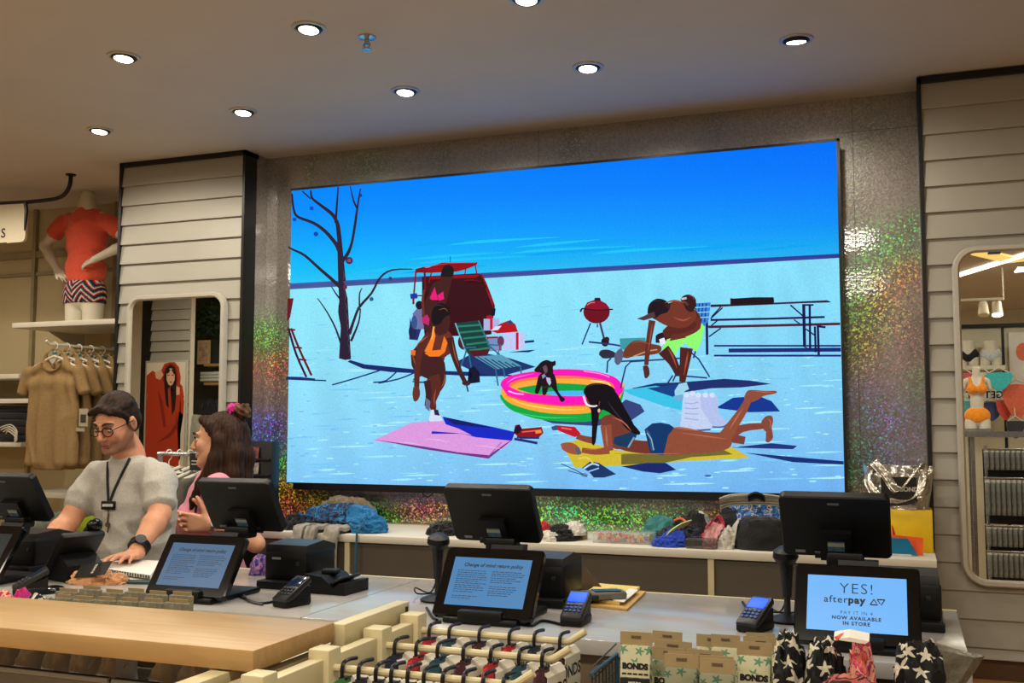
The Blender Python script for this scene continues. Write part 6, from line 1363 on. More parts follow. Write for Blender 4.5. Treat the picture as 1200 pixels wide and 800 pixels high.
def skin_fn(base, lips, HTi, beard=None, shade=None):
    def fn(P):
        c = np.tile(np.array(lin(base)), (len(P), 1)); q = P@HTi[:3, :3].T+HTi[:3, 3]
        def mixm(m, col): return c*(1-m[:, None])+np.array(lin(col))*m[:, None]
        infr = (np.abs(q[:, 0]) < .09) & (np.abs(q[:, 1]) < .15) & (np.abs(q[:, 2]) < .13)
        if beard is not None:
            m = np.clip((-.040-q[:, 2]+np.clip((q[:, 1]+.055)*.95, 0, .06))/.02, 0, 1)*np.clip((q[:, 2]+.128)/.02, 0, 1)*np.clip((.03-q[:, 1])/.02, 0, 1)*infr
            c = mixm(np.clip(m*.66, 0, 1), beard)
        ck = np.exp(-(((np.abs(q[:, 0])-.04)/.02)**2+((q[:, 2]+.025)/.02)**2))*(q[:, 1] < -.04)*infr
        c = mixm(ck*.35, (206, 120, 96)); nz = np.exp(-((q[:, 0]/.014)**2+((q[:, 2]+.03)/.014)**2))*(q[:, 1] < -.1)*infr; c = mixm(nz*.35, (206, 118, 96))
        lp = ((np.abs(q[:, 0])/.022)**2+((q[:, 2]+.066)/.0105)**2 < 1)*(q[:, 1] < -.085)*infr
        c = mixm(lp*.5, lips); ml = ((np.abs(q[:, 0])/.024)**2+((q[:, 2]+.0655)/.0022)**2 < 1)*(q[:, 1] < -.085)*infr; c = mixm(ml*.8, (90, 40, 36)); return c
    return fn
t = thing('person', 'man in a grey t-shirt and round glasses leaning on the counter, looking down', 'person', (cx_, cy_, 0))
mesh_obj('body', vs, fs, SKINM, t, skin_fn((214, 156, 122), (176, 98, 84), HTi, beard=(96, 64, 50)))
face_parts(t, HT, KM, 'b', (44, 28, 20), True)
# hair
S = SDF(); S.T = HT @ Matrix.Scale(KM, 4); k_ = 1.0
def E(c, r, kk=.012, **q): S.ell(c, tuple(x*k_ for x in r), k=kk, **q)
E((0, .022, .050), (.0805, .095, .088)); E((0, .055, .0), (.078, .066, .070), .02)
for x, z, r in ((-.045, .084, .017), (-.022, .097, .019), (.004, .103, .020), (.030, .097, .019), (.052, .084, .016)): S.cap((x+.016, .03, z), (x-.010, -.080, z-.012), r, r-.005, .014)
S.cap((-.052, -.062, .076), (-.068, -.03, .05), .014, .013, .012); S.cap((.052, -.060, .076), (.069, -.022, .045), .013, .012, .012)
S.cap((.074, -.012, .04), (.075, -.016, -.004), .009, .006, .008); S.cap((-.074, -.012, .04), (-.075, -.016, -.004), .009, .006, .008)
E((0, -.105, -.015), (.058, .070, .088), .010, sub=True); E((.084, .008, -.008), (.02, .026, .036), .008, sub=True); E((-.084, .008, -.008), (.02, .026, .036), .008, sub=True)
E((0, .06, -.105), (.12, .12, .045), .01, sub=True)
S.T = Matrix.Identity(4); vs, fs = S.mesh(.004, lambda G: .0009*np.sin(G[..., 0]*420+G[..., 1]*160+4*np.sin(G[..., 2]*40)))
mesh_obj('hair', vs, fs, HAIRM, t, hair_col((24, 16, 11), (62, 42, 28), (150, 40, 70)), relax=1)
# glasses
b = MB(); b.M = HT @ Matrix.Scale(KM, 4)
for x in (-1, 1):
    ring = [(x*.033+.0215*cos(a)*(1.08), -.108+.010*abs(cos(a))**2*(1 if (cos(a)*x) > 0 else .2), -.001+.0195*sin(a)) for a in [2*pi*i/24 for i in range(25)]]
    b.tube(ring, .0022, n=6); b.tube([(x*.055, -.100, .006), (x*.074, -.06, .010), (x*.082, .008, .010)], .0020, n=6)
b.tube(smooth_pts([(-.011, -.108, .004), (0, -.115, .008), (.011, -.108, .004)], 3), .002, n=6)
obj('glasses', b, mat('glasses_black', (18, 15, 14), rough=.25), t)
# t-shirt
S = SDF()
S.cap(nb+V((0, .0, -.014)), (cx_, cy_, 1.30), .064, .11, .03); S.ell((cx_, cy_, 1.25), (.166, .118, .17), k=.05); S.ell((cx_, cy_, 1.08), (.160, .122, .22), k=.05); S.ell((cx_, cy_+.01, .95), (.165, .128, .15), k=.05)
S.cap(nb+V((0, 0, -.040)), shR, .056, .057, .03); S.cap(nb+V((0, 0, -.040)), shL, .056, .057, .03)
cu = []
for sh, el in ((shR, elR), (shL, elL)):
    d = (el-sh).normalized(); S.cap(sh, sh+d*.12, .054, .059, .02)
    cu.append((sh+d*.12, d))
S.cap(nb+V((0, -.016, .030)), nb+V((0, -.05, .20)), .052, .070, .004, True)
disp = wrinkles([(9, 4, 22, .3, .5), (-16, 5, 18, 1.1, .6), (30, 10, 6, 2.0, .35), (12, 0, -34, .7, .3)], .014)
def tee_disp(G):
    o = disp(G)-.006
    for p, d in cu:         # sleeve hems cut square across the arm, only near the arm
        r = G-np.array(p); al = r@np.array(d); o = o+np.where((al > 0) & (np.linalg.norm(r, axis=-1) < .16), al*1.0, 0)
    return o
vs, fs = S.mesh(.005, tee_disp, cuts=[((0, 0, .86), (0, 0, -1))])
TEEM = mat('marle_tee', (182, 178, 168), rough=.9, var=.13, vs=180, bump=.12, bs=300, sheen=.15)
tee_o, tw, tf = mesh_obj('tshirt', vs, fs, TEEM, t)
TB_ = bvh(tw, tf)
def collar(tw, p0, p1, r0, r1, r):
    """a rib following the edge that the neck hole cuts into the garment"""
    q = ('c', V(p0), V(p1), r0, r1, 0, False); d = np.abs(SDF().dist(q, tw)); sel = tw[(d < .006)]
    ax = V(p0); bins = {}
    for p in sel:
        k = int((atan2(p[1]-ax.y, p[0]-ax.x)+pi)/(2*pi)*28)
        if k not in bins or p[2] > bins[k][2]: bins[k] = p
    ring = [V(bins[k]) for k in sorted(bins)]
    if len(ring) < 12: return None
    n = len(ring); ring = [(ring[i-1]+ring[i]+ring[(i+1) % n])/3 for i in range(n)]
    b = MB(); b.tube(ring+ring[:1], r, n=6); return b
cb = collar(tw, nb+V((0, -.016, .030)), nb+V((0, -.05, .20)), .052, .070, .0055)
if cb: obj('neckband', cb, mat('marle_band', (150, 146, 136), rough=.9), tee_o)
def on(B, px, py, off=.006):
    d = ray(px, py).normalized(); h = B.ray_cast(EYE, d); return (h[0]-d*off) if h[0] is not None else None
def lay_on(B, pts, off=.006, n=4):
    out = []
    for q in smooth_pts([tuple(p) for p in pts], n):
        p = on(B, q[0], q[1], off)
        if p is not None and (not out or (p-out[-1]).length < .05): out.append(p)
    return out
b = MB(); A_ = lay_on(TB_, [(127, 588), (126, 565), (126, 548), (127, 536), (129, 528)]); B_ = lay_on(TB_, [(129, 588), (134, 574), (143, 555), (152, 537), (157, 526), (160, 520)])
for q in (A_, B_):
    if len(q) > 2: b.tube(q, .0052, n=6)
lan = obj('lanyard', b, mat('lanyard_black', (18, 17, 17), rough=.7), t)
p = on(TB_, 127, 592, .012)
bg = obj('name_badge', MB().box(p, (.058, .008, .032), bev=.003, rot=(0, 0, 8)), PLAS, lan)
obj('badge_strip', MB().box(p+V((.001, -.005, .001)), (.042, .002, .010), rot=(0, 0, 8)), mat('badge_white', (206, 202, 190), rough=.5, var=.3, vs=200), bg)
b = MB(); p2 = on(TB_, 127, 601, .008); p3 = on(TB_, 126, 612, .008); b.tube([p+V((0, 0, -.014)), p2], .0022, n=6); b.tube([p2, p3], .003, n=6); b.lathe([(.004, -.002), (.009, -.002), (.009, .002), (.004, .002)], c=p3+V((0, 0, -.008)), n=12, rot=(80, 0, 20)); b.box(p3+V((.004, 0, -.022)), (.006, .002, .028), rot=(0, 10, 0))
obj('key', b, mat('key_brass', (110, 92, 62), rough=.35, metal=.7), lan)
# watch
d = (wrL-elL).normalized(); wc = wrL-d*.022; b = MB(); u = d.orthogonal().normalized(); w2 = d.cross(u)
for off in (-.010, 0, .010):
    b.tube([wc+d*off+(u*cos(a)+w2*sin(a))*.0325 for a in [2*pi*i/20 for i in range(21)]], .0055, n=6)
wt = obj('watch', b, mat('watch_black', (20, 19, 19), rough=.5), t)
dn = (EYE-wc).normalized(); dn = (dn-d*dn.dot(d)).normalized(); dn = (dn+V((0, 0, .7))).normalized(); dn = (dn-d*dn.dot(d)).normalized(); R3 = Matrix((d.cross(dn), d, dn)).transposed()
obj('watch_case', MB().lathe([(.001, .0), (.019, .0), (.021, .004), (.019, .010), (.001, .011)], c=wc+dn*.031, n=20, rot=R3), PLAS2, wt)
# trousers and shoes
S = SDF(); S.ell((cx_, cy_+.01, .93), (.165, .125, .14), k=.03)
for x in (-1, 1): S.chain([(cx_+x*.085, cy_+.01, .90), (cx_+x*.095, cy_, .50), (cx_+x*.10, cy_+.02, .06)], [.098, .072, .060], .02)
vs, fs = S.mesh(.008, cuts=[((0, 0, 1.0), (0, 0, 1))]); mesh_obj('trousers', vs, fs, fabric('trousers', (26, 26, 32)), t)
for x in (-1, 1):
    S = SDF(); S.cap((cx_+x*.10, cy_+.04, .052), (cx_+x*.115, cy_-.15, .042), .050, .040, .02); vs, fs = S.mesh(.007, cuts=[((0, 0, .002), (0, 0, -1))]); mesh_obj('shoe', vs, fs, PLAS2, t)
# ------------------------------------------------------------------ woman
wc = at(249, 590, Y=3.61); hw = at(257, 515, Y=3.58)
HW = head_frame(hw, -72, 2, 0); KW = .95
bw = Matrix.Translation((wc.x, wc.y, 0)) @ Matrix.Rotation(radians(-46), 4, 'Z')
def B(x, y, z): return bw @ V((x, y, z))
Lf = -CR; Fw = V((CF.x, CF.y, 0)).normalized(); UP = V((0, 0, 1))
zsh = at(285, 566, Y=3.56).z-.012
shl = B(.158, .0, zsh); shr = B(-.158, .0, zsh); ell_ = at(300, 637, Y=3.57); w1 = at(246, 614, Y=3.46); elr = B(-.165, -.10, zsh-.26); w2_ = w1+Fw*.042+Lf*.0+UP*.004
S = SDF(); head_prims(S, HW, KW, False); nbw = B(0, .02, zsh+.06)
S.cap(HW @ V((0, .03, -.11)), nbw, .048, .05, .02); S.cap(nbw, B(0, .0, zsh-.08), .058, .085, .04)
S.T = bw; S.ell((0, .0, zsh-.13), (.135, .09, .17), k=.04); S.ell((0, .01, zsh-.36), (.12, .09, .17), k=.04); S.ell((0, .02, .92), (.155, .115, .15), k=.04)
for x in (-1, 1):
    S.ell((x*.062, -.072, zsh-.155), (.055, .05, .055), k=.03); S.chain([(x*.085, .02, .88), (x*.085, .01, .48), (x*.08, .03, .08)], [.085, .055, .036], .02); S.cap((x*.08, .03, .04), (x*.085, -.11, .03), .034, .026, .02)
S.T = Matrix.Identity(4)
S.cap(nbw+V((0, 0, -.03)), shl, .042, .046, .03); S.cap(nbw+V((0, 0, -.03)), shr, .042, .046, .03)
for sh, el, wr in ((shl, ell_, w1), (shr, elr, w2_)):
    S.chain([sh, sh.lerp(el, .5), el], [.047, .042, .035], .01); S.chain([el, el.lerp(wr, .3), wr], [.035, .034, .022], .01)
t1 = hand_prims(S, w1, Lf+UP*.10, Fw, UP, curl=(.42, .45, .48, .5), bend0=(.12, .15, .2, .25), thumb=(1.15, .95), k=.94, spread=.10)
t2 = hand_prims(S, w2_, Lf+UP*.02-Fw*.05, -Fw, UP, curl=(.75, .8, .82, .85), bend0=(.35, .4, .4, .45), thumb=(1.0, .8), k=.92, spread=.08)
vs, fs = S.mesh(.0046)
HWi = np.array((HW @ Matrix.Scale(KW, 4)).inverted())
t = thing('person', 'woman in a pink top with long brown hair and a bun, hands clasped', 'person', (wc.x, wc.y, 0))
mesh_obj('body', vs, fs, SKINM, t, skin_fn((226, 172, 138), (190, 100, 92), HWi))
face_parts(t, HW, KW, 'h', (60, 38, 26), False)
b = MB()
for tp, dv, nn in (t1+t2[:5]):
    nl = (tp-dv*.004-nn*.0065) if nn is not UP else tp; b.ell(nl, (.0048, .0048, .0048), n=10)
obj('fingernails', b, mat('nail_red', (84, 16, 34), rough=.2), t)
# hair: crown, long fall down the back and shoulder, bun with a scrunchie
S = SDF(); S.T = HW @ Matrix.Scale(KW, 4)
S.ell((0, .026, .044), (.082, .098, .080)); S.ell((0, .06, -.03), (.084, .062, .10), k=.02)
for x in (-1, 1):
    S.chain([(x*.066, -.010, .060), (x*.078, .022, .0), (x*.082, .012, -.08), (x*.085, .016, -.16), (x*.088, .0, -.225)], [.018, .024, .030, .030, .016], .02)
    S.chain([(x*.05, .07, .03), (x*.062, .085, -.06), (x*.07, .085, -.15), (x*.075, .075, -.23)], [.04, .042, .038, .02], .02)
S.chain([(0, .095, .02), (0, .108, -.08), (0, .10, -.17), (0, .09, -.24)], [.04, .045, .04, .02], .02)
S.chain([(.076, .012, -.02), (.086, -.01, -.10), (.090, -.055, -.18), (.086, -.085, -.25), (.082, -.10, -.31)], [.015, .018, .018, .016, .006], .012)
S.chain([(-.076, .012, -.02), (-.086, -.01, -.10), (-.090, -.055, -.18), (-.086, -.085, -.25)], [.015, .018, .018, .006], .012)
S.cap((-.05, -.056, .088), (.05, -.056, .088), .018, .018, .02); S.cap((.055, -.045, .075), (.074, -.005, .035), .015, .013, .012); S.cap((-.055, -.045, .075), (-.074, -.005, .035), .015, .013, .012)
S.ell((0, -.105, -.025), (.095, .095, .095), k=.008, sub=True)
S.T = Matrix.Identity(4); vs, fs = S.mesh(.0042, lambda G: .0011*np.sin(G[..., 0]*380+G[..., 1]*330+3*np.sin(G[..., 2]*14)))
ho, _, _ = mesh_obj('hair', vs, fs, HAIRM, t, hair_col((34, 22, 16), (74, 48, 33), (140, 140, 8)), relax=1)
S = SDF(); S.T = HW @ Matrix.Scale(KW, 4)
for i in range(9): a = i*2.4; S.ell((cos(a)*.020, .100+sin(a)*.018, .118+.014*sin(i*1.7)), (.024, .022, .022), k=.006)
S.T = Matrix.Identity(4); vs, fs = S.mesh(.004, lambda G: .003*np.sin(G[..., 0]*200+G[..., 2]*260)); mesh_obj('bun', vs, fs, HAIRM, ho, hair_col((40, 26, 18), (120, 84, 54), (60, 60, 40), 3.), relax=1)
b = MB(); b.M = HW @ Matrix.Scale(KW, 4); n_ = 48; b.tube([(.032*cos(2*pi*i/n_), .066+.012*sin(2*pi*i/n_), .118+.026*sin(2*pi*i/n_)+.003*sin(i*2.6)) for i in range(n_+1)], [.010+.003*(i % 2) for i in range(n_+1)], n=8); b.ell((.0, .056, .140), (.026, .016, .016)); b.ell((.022, .058, .130), (.018, .016, .016)); obj('scrunchie', b, fabric('scrunchie', (190, 30, 130)), ho)
# pink t-shirt
S = SDF(); S.cap(nbw+V((0, 0, -.04)), B(0, 0, zsh-.08), .072, .10, .03); S.T = bw; S.ell((0, .0, zsh-.13), (.152, .108, .18), k=.05); S.ell((0, .005, zsh-.36), (.145, .115, .19), k=.05); S.ell((0, .02, .94), (.168, .128, .14), k=.05)
for x in (-1, 1): S.ell((x*.062, -.088, zsh-.150), (.064, .060, .066), k=.04)
S.T = Matrix.Identity(4); cuw = []
for sh, el in ((shl, ell_), (shr, elr)):
    S.cap(nbw+V((0, 0, -.045)), sh, .048, .052, .03); d = (el-sh).normalized(); S.cap(sh, sh+d*.15, .053, .057, .02); cuw.append((sh+d*.15, d))
S.cap(nbw+V((0, 0, -.0)), nbw+V((-.03, -.02, .2)), .060, .08, .004, True)
dw = wrinkles([(10, 14, 20, .3, .5), (-18, 12, 16, 1.1, .5), (24, -16, 10, 2.0, .3)], .009)
def teew(G):
    o = dw(G)
    for p, d in cuw: r = G-np.array(p); al = r@np.array(d); o = o+np.where((al > 0) & (np.linalg.norm(r, axis=-1) < .13), al, 0)
    return o
vs, fs = S.mesh(.005, teew, cuts=[((0, 0, .84), (0, 0, -1))])
to, tw, tf = mesh_obj('tshirt', vs, fs, mat('pink_tee', (232, 150, 172), rough=.9, var=.05, vs=120, sheen=.2), t)
WB = bvh(tw, tf); b = MB()
for pts in ([(229, 600), (231, 588), (235, 574), (240, 562)],):
    q = lay_on(WB, pts)
    if len(q) > 2: b.tube(q, .0045, n=6)
if b.v: obj('lanyard', b, mat('lanyard_black', (18, 17, 17), rough=.7), t)
d = (w1-ell_).normalized(); c = w1-d*.012; u = d.orthogonal().normalized(); v_ = d.cross(u); b = MB()
for off in (-.006, .002): b.tube([c+d*off+(u*cos(a)+v_*sin(a))*.0265 for a in [2*pi*i/20 for i in range(21)]], .0045, n=6)
dn = ((EYE-c).normalized()+V((0, 0, .3))).normalized(); dn = (dn-d*dn.dot(d)).normalized(); R3 = Matrix((d.cross(dn), d, dn)).transposed()
wo = obj('watch', b, mat('silver_strap', (190, 184, 170), rough=.25, metal=.8), t); obj('watch_case', MB().lathe([(.001, 0), (.013, 0), (.014, .003), (.012, .007), (.001, .0075)], c=c+dn*.026, n=18, rot=R3), mat('watch_face', (220, 214, 200), rough=.2), wo)
S = SDF(); S.T = bw; S.ell((0, .02, .92), (.166, .126, .15), k=.03)
for x in (-1, 1): S.chain([(x*.085, .02, .88), (x*.085, .01, .48), (x*.08, .03, .06)], [.095, .064, .05], .02)
vs, fs = S.mesh(.008); mesh_obj('leggings', vs, fs, mat_camo('purple_print', [(120, 80, 150), (190, 130, 190), (80, 60, 140), (210, 160, 200)], 30), t)
for x in (-1, 1):
    S = SDF(); S.T = bw; S.cap((x*.08, .04, .05), (x*.085, -.13, .04), .046, .036, .02); vs, fs = S.mesh(.007, cuts=[((0, 0, .002), (0, 0, -1))]); mesh_obj('shoe', vs, fs, mat('white_shoe', (200, 198, 192), rough=.6), t)
# folded blue and purple cloth by the register
q = at(307, 655, Y=2.95); tag(obj('folded_cloth', heap_mb(V((at(303, 675, Z=CT).x-.02, 2.955, CT+.0005)), (.07, .07, .06), 131, rough=.3, n=30), mat_camo('purple_cloth', [(110, 80, 130), (160, 110, 160), (30, 44, 120), (90, 74, 140)], 22)), 'purple and blue cloth between the register stand and the receipt printer', 'cloth')
# ================================================================== the bay on the left, behind the staff
MANQ = mat('mannequin_white', (214, 206, 186), rough=.4, var=.02)
sy0 = 4.36; zsf = at(20, 378, Y=sy0).z
t = thing('wall_shelf', 'long white shelf on the left wall carrying the headless mannequin', 'shelf', (at(75, 380, Y=sy0).x, sy0+.2, zsf-.03), 0, 'white wall shelves in the left bay')
obj('board', MB().span((at(14, 380, Y=sy0).x, sy0, zsf-.028), (XL-.004, 4.845, zsf), bev=.002), WHITE, t)
obj('bracket', MB().prism([(4.845, zsf-.03), (4.845, zsf-.15), (sy0+.2, zsf-.03)], (at(62, 380, Y=4.6).x, 0, 0), (0, 1, 0), (0, 0, 1), (.006, 0, 0)), WHITE, t)
# mannequin
my = 4.56
def m_(x, y, d=0.): return at(x, y, Y=my+d)
base = m_(100, 372); t = thing('mannequin', 'headless white mannequin in a coral t-shirt with hands on its hips', 'mannequin', (base.x, my, zsf))
S = SDF(); nk = m_(103, 243); sR = m_(74, 262); sL = m_(131, 262); cxm = (sR.x+sL.x)/2; zb = zsf
S.cap(m_(103, 230), nk, .040, .044, .01); S.cap(nk, (cxm, my, sR.z), .045, .08, .03)
S.cap(nk+V((0, 0, -.02)), sR, .035, .036, .03); S.cap(nk+V((0, 0, -.02)), sL, .035, .036, .03)
S.ell((cxm, my, (sR.z+m_(100, 300).z)/2), (.115, .085, .15), k=.03); wz = m_(100, 318).z; hz = m_(100, 345).z
S.ell((cxm, my, wz), (.10, .075, .10), k=.03); S.ell((cxm, my, hz), (.118, .09, .09), k=.03)
for x in (-1, 1): S.cap((cxm+x*.06, my, hz), (cxm+x*.062, my, zb+.002), .062, .054, .015)
eR = m_(52, 288, -.02); hR = m_(67, 316, -.05); eL = m_(152, 284, -.02); hL = m_(110, 304, -.11)
S.chain([sR, sR.lerp(eR, .5), eR], [.036, .033, .028], .01); S.chain([eR, eR.lerp(hR, .4), hR], [.028, .027, .019], .01)
S.chain([sL, sL.lerp(eL, .5), eL], [.036, .033, .028], .01); S.chain([eL, eL.lerp(hL, .4), hL], [.028, .027, .019], .01)
hand_prims(S, hR, V((.75, -.2, -.45)), V((0, .5, -.6)), V((.3, -.7, .5)), curl=(.5, .5, .5, .5), k=.62); hand_prims(S, hL, V((-.85, -.1, -.35)), V((.1, .6, -.5)), V((-.2, -.6, .6)), curl=(.5, .5, .5, .5), k=.62)
vs, fs = S.mesh(.005, cuts=[((0, 0, zb+.001), (0, 0, -1)), ((0, 0, m_(103, 224).z), (0, 0, 1))]); mesh_obj('body', vs, fs, MANQ, t)
S = SDF(); S.cap(nk+V((0, 0, -.02)), (cxm, my, sR.z), .055, .085, .03); S.cap(nk+V((0, 0, -.03)), sR, .043, .046, .03); S.cap(nk+V((0, 0, -.03)), sL, .043, .046, .03)
S.ell((cxm, my, (sR.z+m_(100, 300).z)/2), (.128, .098, .16), k=.04); S.ell((cxm, my, wz+.005), (.125, .098, .11), k=.04); cum = []
for s_, e_ in ((sR, eR), (sL, eL)): d = (e_-s_).normalized(); S.cap(s_, s_+d*.085, .048, .052, .02); cum.append((s_+d*.085, d))
S.cap(nk+V((0, -.01, .015)), nk+V((0, -.02, .2)), .046, .06, .004, True)
dm = wrinkles([(14, 4, 26, .3, .5), (-26, 5, 30, 1.1, .6), (40, 10, 10, 2.0, .3)], .010)
def teem(G):
    o = dm(G)
    for p, d in cum: r = G-np.array(p); al = r@np.array(d); o = o+np.where((al > 0) & (np.linalg.norm(r, axis=-1) < .10), al, 0)
    return o
vs, fs = S.mesh(.005, teem, cuts=[((0, 0, m_(100, 331).z), (0, 0, -1))]); mesh_obj('tshirt', vs, fs, mat('coral_tee', (226, 92, 66), rough=.85, var=.06, vs=60, sheen=.2), t)
S = SDF(); S.ell((cxm, my, hz+.01), (.128, .10, .10), k=.03)
for x in (-1, 1): S.cap((cxm+x*.06, my, hz), (cxm+x*.063, my, hz-.06), .069, .069, .012)
vs, fs = S.mesh(.005, cuts=[((0, 0, m_(100, 356).z), (0, 0, -1)), ((0, 0, m_(100, 322).z), (0, 0, 1))])
# chevron print
def chev(P):
    q = ((P[:, 2]+.55*np.abs(((P[:, 0]-cxm)*1.0/.11) % 1-.5)*.11*2)/.034) % 1
    cs = np.array([lin(c) for c in ((26, 30, 52), (196, 48, 44), (216, 208, 190), (60, 92, 110), (26, 26, 34))]); return cs[np.clip((q*5).astype(int), 0, 4)]
mesh_obj('shorts', vs, fs, mat_attr('printed_shorts', rough=.8), t, chev)
# hanging sign
ysg = 4.2; a = at(-60, 290, Y=ysg); b_ = at(31, 236, Y=ysg); 
t = thing('hanging_sign', 'white hanging department sign at the left edge with a black letter', 'sign', ((a.x+b_.x)/2, ysg, a.z))
w_, h_ = b_.x-a.x, b_.z-a.z; o = V(((a.x+b_.x)/2, ysg, (a.z+b_.z)/2))
bd = obj('board', MB().prism(rrect(w_, h_, .03), o, (1, 0, 0), (0, 0, 1), (0, .015, 0)), mat('sign_white', (214, 204, 176), rough=.5, var=.02), t, smooth=0)
tx = MB(); p = at(6.5, 278, Y=ysg); text_mb(tx, 'S', p+V((0, -.001, 0)), (1, 0, 0), (0, 0, 1), .072, 'RIGHT', bold=.001); q = at(8, 284, Y=ysg); tx.span((q.x-.2, ysg-.0015, q.z-.005), (q.x, ysg-.0005, q.z)); obj('lettering', tx, INK, bd, smooth=0)
pp = [at(x, y, Y=ysg+.007) for x, y in ((-40, 240), (20, 237.5), (50, 235), (68, 232), (77, 226), (82, 216))]; top = at(83, 207, Y=ysg+.007); pp.append(V((top.x, top.y, CEIL)))
mb = MB(); mb.tube(smooth_pts([tuple(v) for v in pp], 4), .011, n=10); mb.cyl((top.x, top.y, CEIL-.006), (top.x, top.y, CEIL), .026); obj('hanger_pipe', mb, BLACK, t); obj('clip', MB().tube([at(30, 237, Y=ysg), at(31, 246, Y=ysg), at(30, 258, Y=ysg), at(29, 270, Y=ysg)], [.010, .010, .008, .004]), BLACK, t)
# khaki t-shirts on a face-out arm
KH = mat('khaki_tee', (150, 122, 80), rough=.9, var=.10, vs=90, bump=.15, bs=200)
xa = at(70, 402, Y=4.2).x; za = at(70, 404, Y=4.2).z
t = thing('garment_arm', 'white face-out arm on the left wall holding khaki t-shirts', 'rail', (xa, 4.86, za))
obj('arm', MB().tube([(xa, 4.845, za), (xa, 4.13, za), (xa, 4.11, za+.016)], .0065), WHITE, t); obj('plate', MB().box((xa, 4.852, za), (.05, .012, .09), bev=.003), WHITE, t)
obj('crossbar', MB().span((at(52, 405, Y=4.8).x, 4.80, za-.05), (XL-.01, 4.835, za-.02)), WHITE, t)
def tee_thing(loc, label, first=[None]):
    if first[0]: return dup(first[0], loc, random.Random(loc[1]).uniform(-.02, .02), label)
    t = thing('khaki_tshirt', label, 't-shirt', loc, .0, 'khaki t-shirts on the wall arm'); zt = -.10
    S = SDF()
    S.ell((0, 0, zt-.25), (.155, .022, .34), k=.03); S.cap((-.05, 0, zt), (-.165, 0, zt-.045), .022, .026, .02); S.cap((.05, 0, zt), (.165, 0, zt-.045), .022, .026, .02); S.cap((-.13, 0, zt-.10), (.13, 0, zt-.10), .026, None, .03)
    for x in (-1, 1):
        S.cap((x*.165, 0, zt-.045), (x*.205, 0, zt-.15), .032, .034, .02); S.cap((x*.125, 0, zt-.12), (x*.135, 0, zt-.50), .028, .030, .03); S.cap((x*.05, 0, zt-.1), (x*.07, 0, zt-.5), .030, .034, .03)
    S.ell((0, -.02, zt+.02), (.062, .05, .052), k=.006, sub=True)
    d = wrinkles([(34, 8, 5, .3, .6), (-22, 6, 12, 1.4, .4), (50, 0, 3, .5, .3)], .009)
    def f(G):
        o = d(G)
        for x in (-1, 1):
            al = (G[..., 0]-x*.205)*x*.36+(-(G[..., 2]-(zt-.15)))*.93; o = o+np.where((al > 0) & (np.abs(G[..., 0]-x*.20) < .05) & (G[..., 2] < zt-.1) & (G[..., 2] > zt-.25) & (np.abs(G[..., 0]) > .172), al*1.2, 0)
        return o
    vs, fs = S.mesh(.006, f, cuts=[((0, 0, zt-.545), (0, 0, -1))]); o, _, _ = mesh_obj('tshirt', vs, fs, KH, None)
    o.parent = t
    b = MB(); n = 20; b.tube([(.064*cos(a), -.022-.0*sin(a), zt+.006+.046*sin(a)) for a in [pi+pi*i/n for i in range(n+1)]], .005, n=6); obj('neckband', b, mat('khaki_band', (120, 94, 58), rough=.9), t, world=False)
    b = MB(); b.tube([(-.17, 0, zt-.03), (-.04, 0, zt+.028), (0, 0, zt+.04), (.04, 0, zt+.028), (.17, 0, zt-.03)], .007, n=8); b.tube(smooth_pts([(0, 0, zt+.04), (0, 0, zt+.07), (.016, 0, zt+.085), (.012, 0, zt+.104), (-.006, 0, zt+.113), (-.018, 0, zt+.106)], 3), .0032, n=6); obj('hanger', b, MANQ, t, world=False)
    b = MB(); b.box((0, -.001, zt+.055), (.022, .014, .012), bev=.003); obj('size_marker', b, mat('size_teal', (60, 120, 130), rough=.5), t, world=False)
    first[0] = t; return t
for i in range(7): tee_thing((xa+.0, 4.17+i*.085, za), 'khaki t-shirt on a white hanger, %s from the front on the wall arm' % ordw[i])
for i, (px, py, w_, h_) in enumerate(((84, 493, .045, .085), (98, 489, .050, .09), (90, 503, .09, .02))):
    p = at(px, py, Y=4.165); b = MB().box(p, (w_, .003, h_), rot=(0, 0, 10)); tag(obj('hanging_tag', b, mat('tag_pale', (170, 160, 136), rough=.5), smooth=0), ['left white swing tag on the khaki t-shirts', 'right white swing tag on the khaki t-shirts', 'wide strip tag under the khaki swing tags'][i], 'tag')
    if i < 2: b = MB().box(p+V((0, -.003, -.005)), (w_*.6, .001, h_*.45), rot=(0, 0, 10)); o = obj('tag_photo', b, mat('tag_photo', (60, 54, 50), rough=.5, var=.5, vs=60), bpy.data.objects[-1] if False else [x for x in bpy.data.objects if x.name.startswith('hanging_tag')][-1], smooth=0)
# lower shelves with dark folded jeans
y0s = 4.5
for i, (px1, py, lb) in enumerate(((33, 467, 'white shelf above the dark folded jeans'), (24, 518, 'white shelf under the dark folded jeans'), (22, 438, 'upper pale shelf end at the left edge'))):
    z = at(10, py, Y=y0s).z; x1 = at(px1, py, Y=y0s).x
    t = thing('wall_shelf', lb, 'shelf', (x1-.5, 4.68, z-.025), 0, 'white wall shelves in the left bay'); obj('board', MB().span((x1-1.2, y0s, z-.026), (x1, 4.845, z), bev=.002), WHITE, t); obj('bracket', MB().prism([(4.845, z-.026), (4.845, z-.13), (y0s+.12, z-.026)], (x1-.05, 0, 0), (0, 1, 0), (0, 0, 1), (.006, 0, 0)), WHITE, t)
zj = at(10, 518, Y=y0s).z; DEN = fabric('black_denim', (22, 24, 30))
for i in range(5):
    z = zj+.002+i*.042; x1 = at(30, 500, Y=y0s).x-.012*(i % 2)
    tag(obj('folded_jeans', MB().box((x1-.17, y0s+.18, z+.019), (.33, .30, .038), bev=.016, seg=3), DEN), 'dark folded jeans on the left shelf, %s from the bottom of the stack' % ordw[i], 'jeans', 'dark folded jeans')
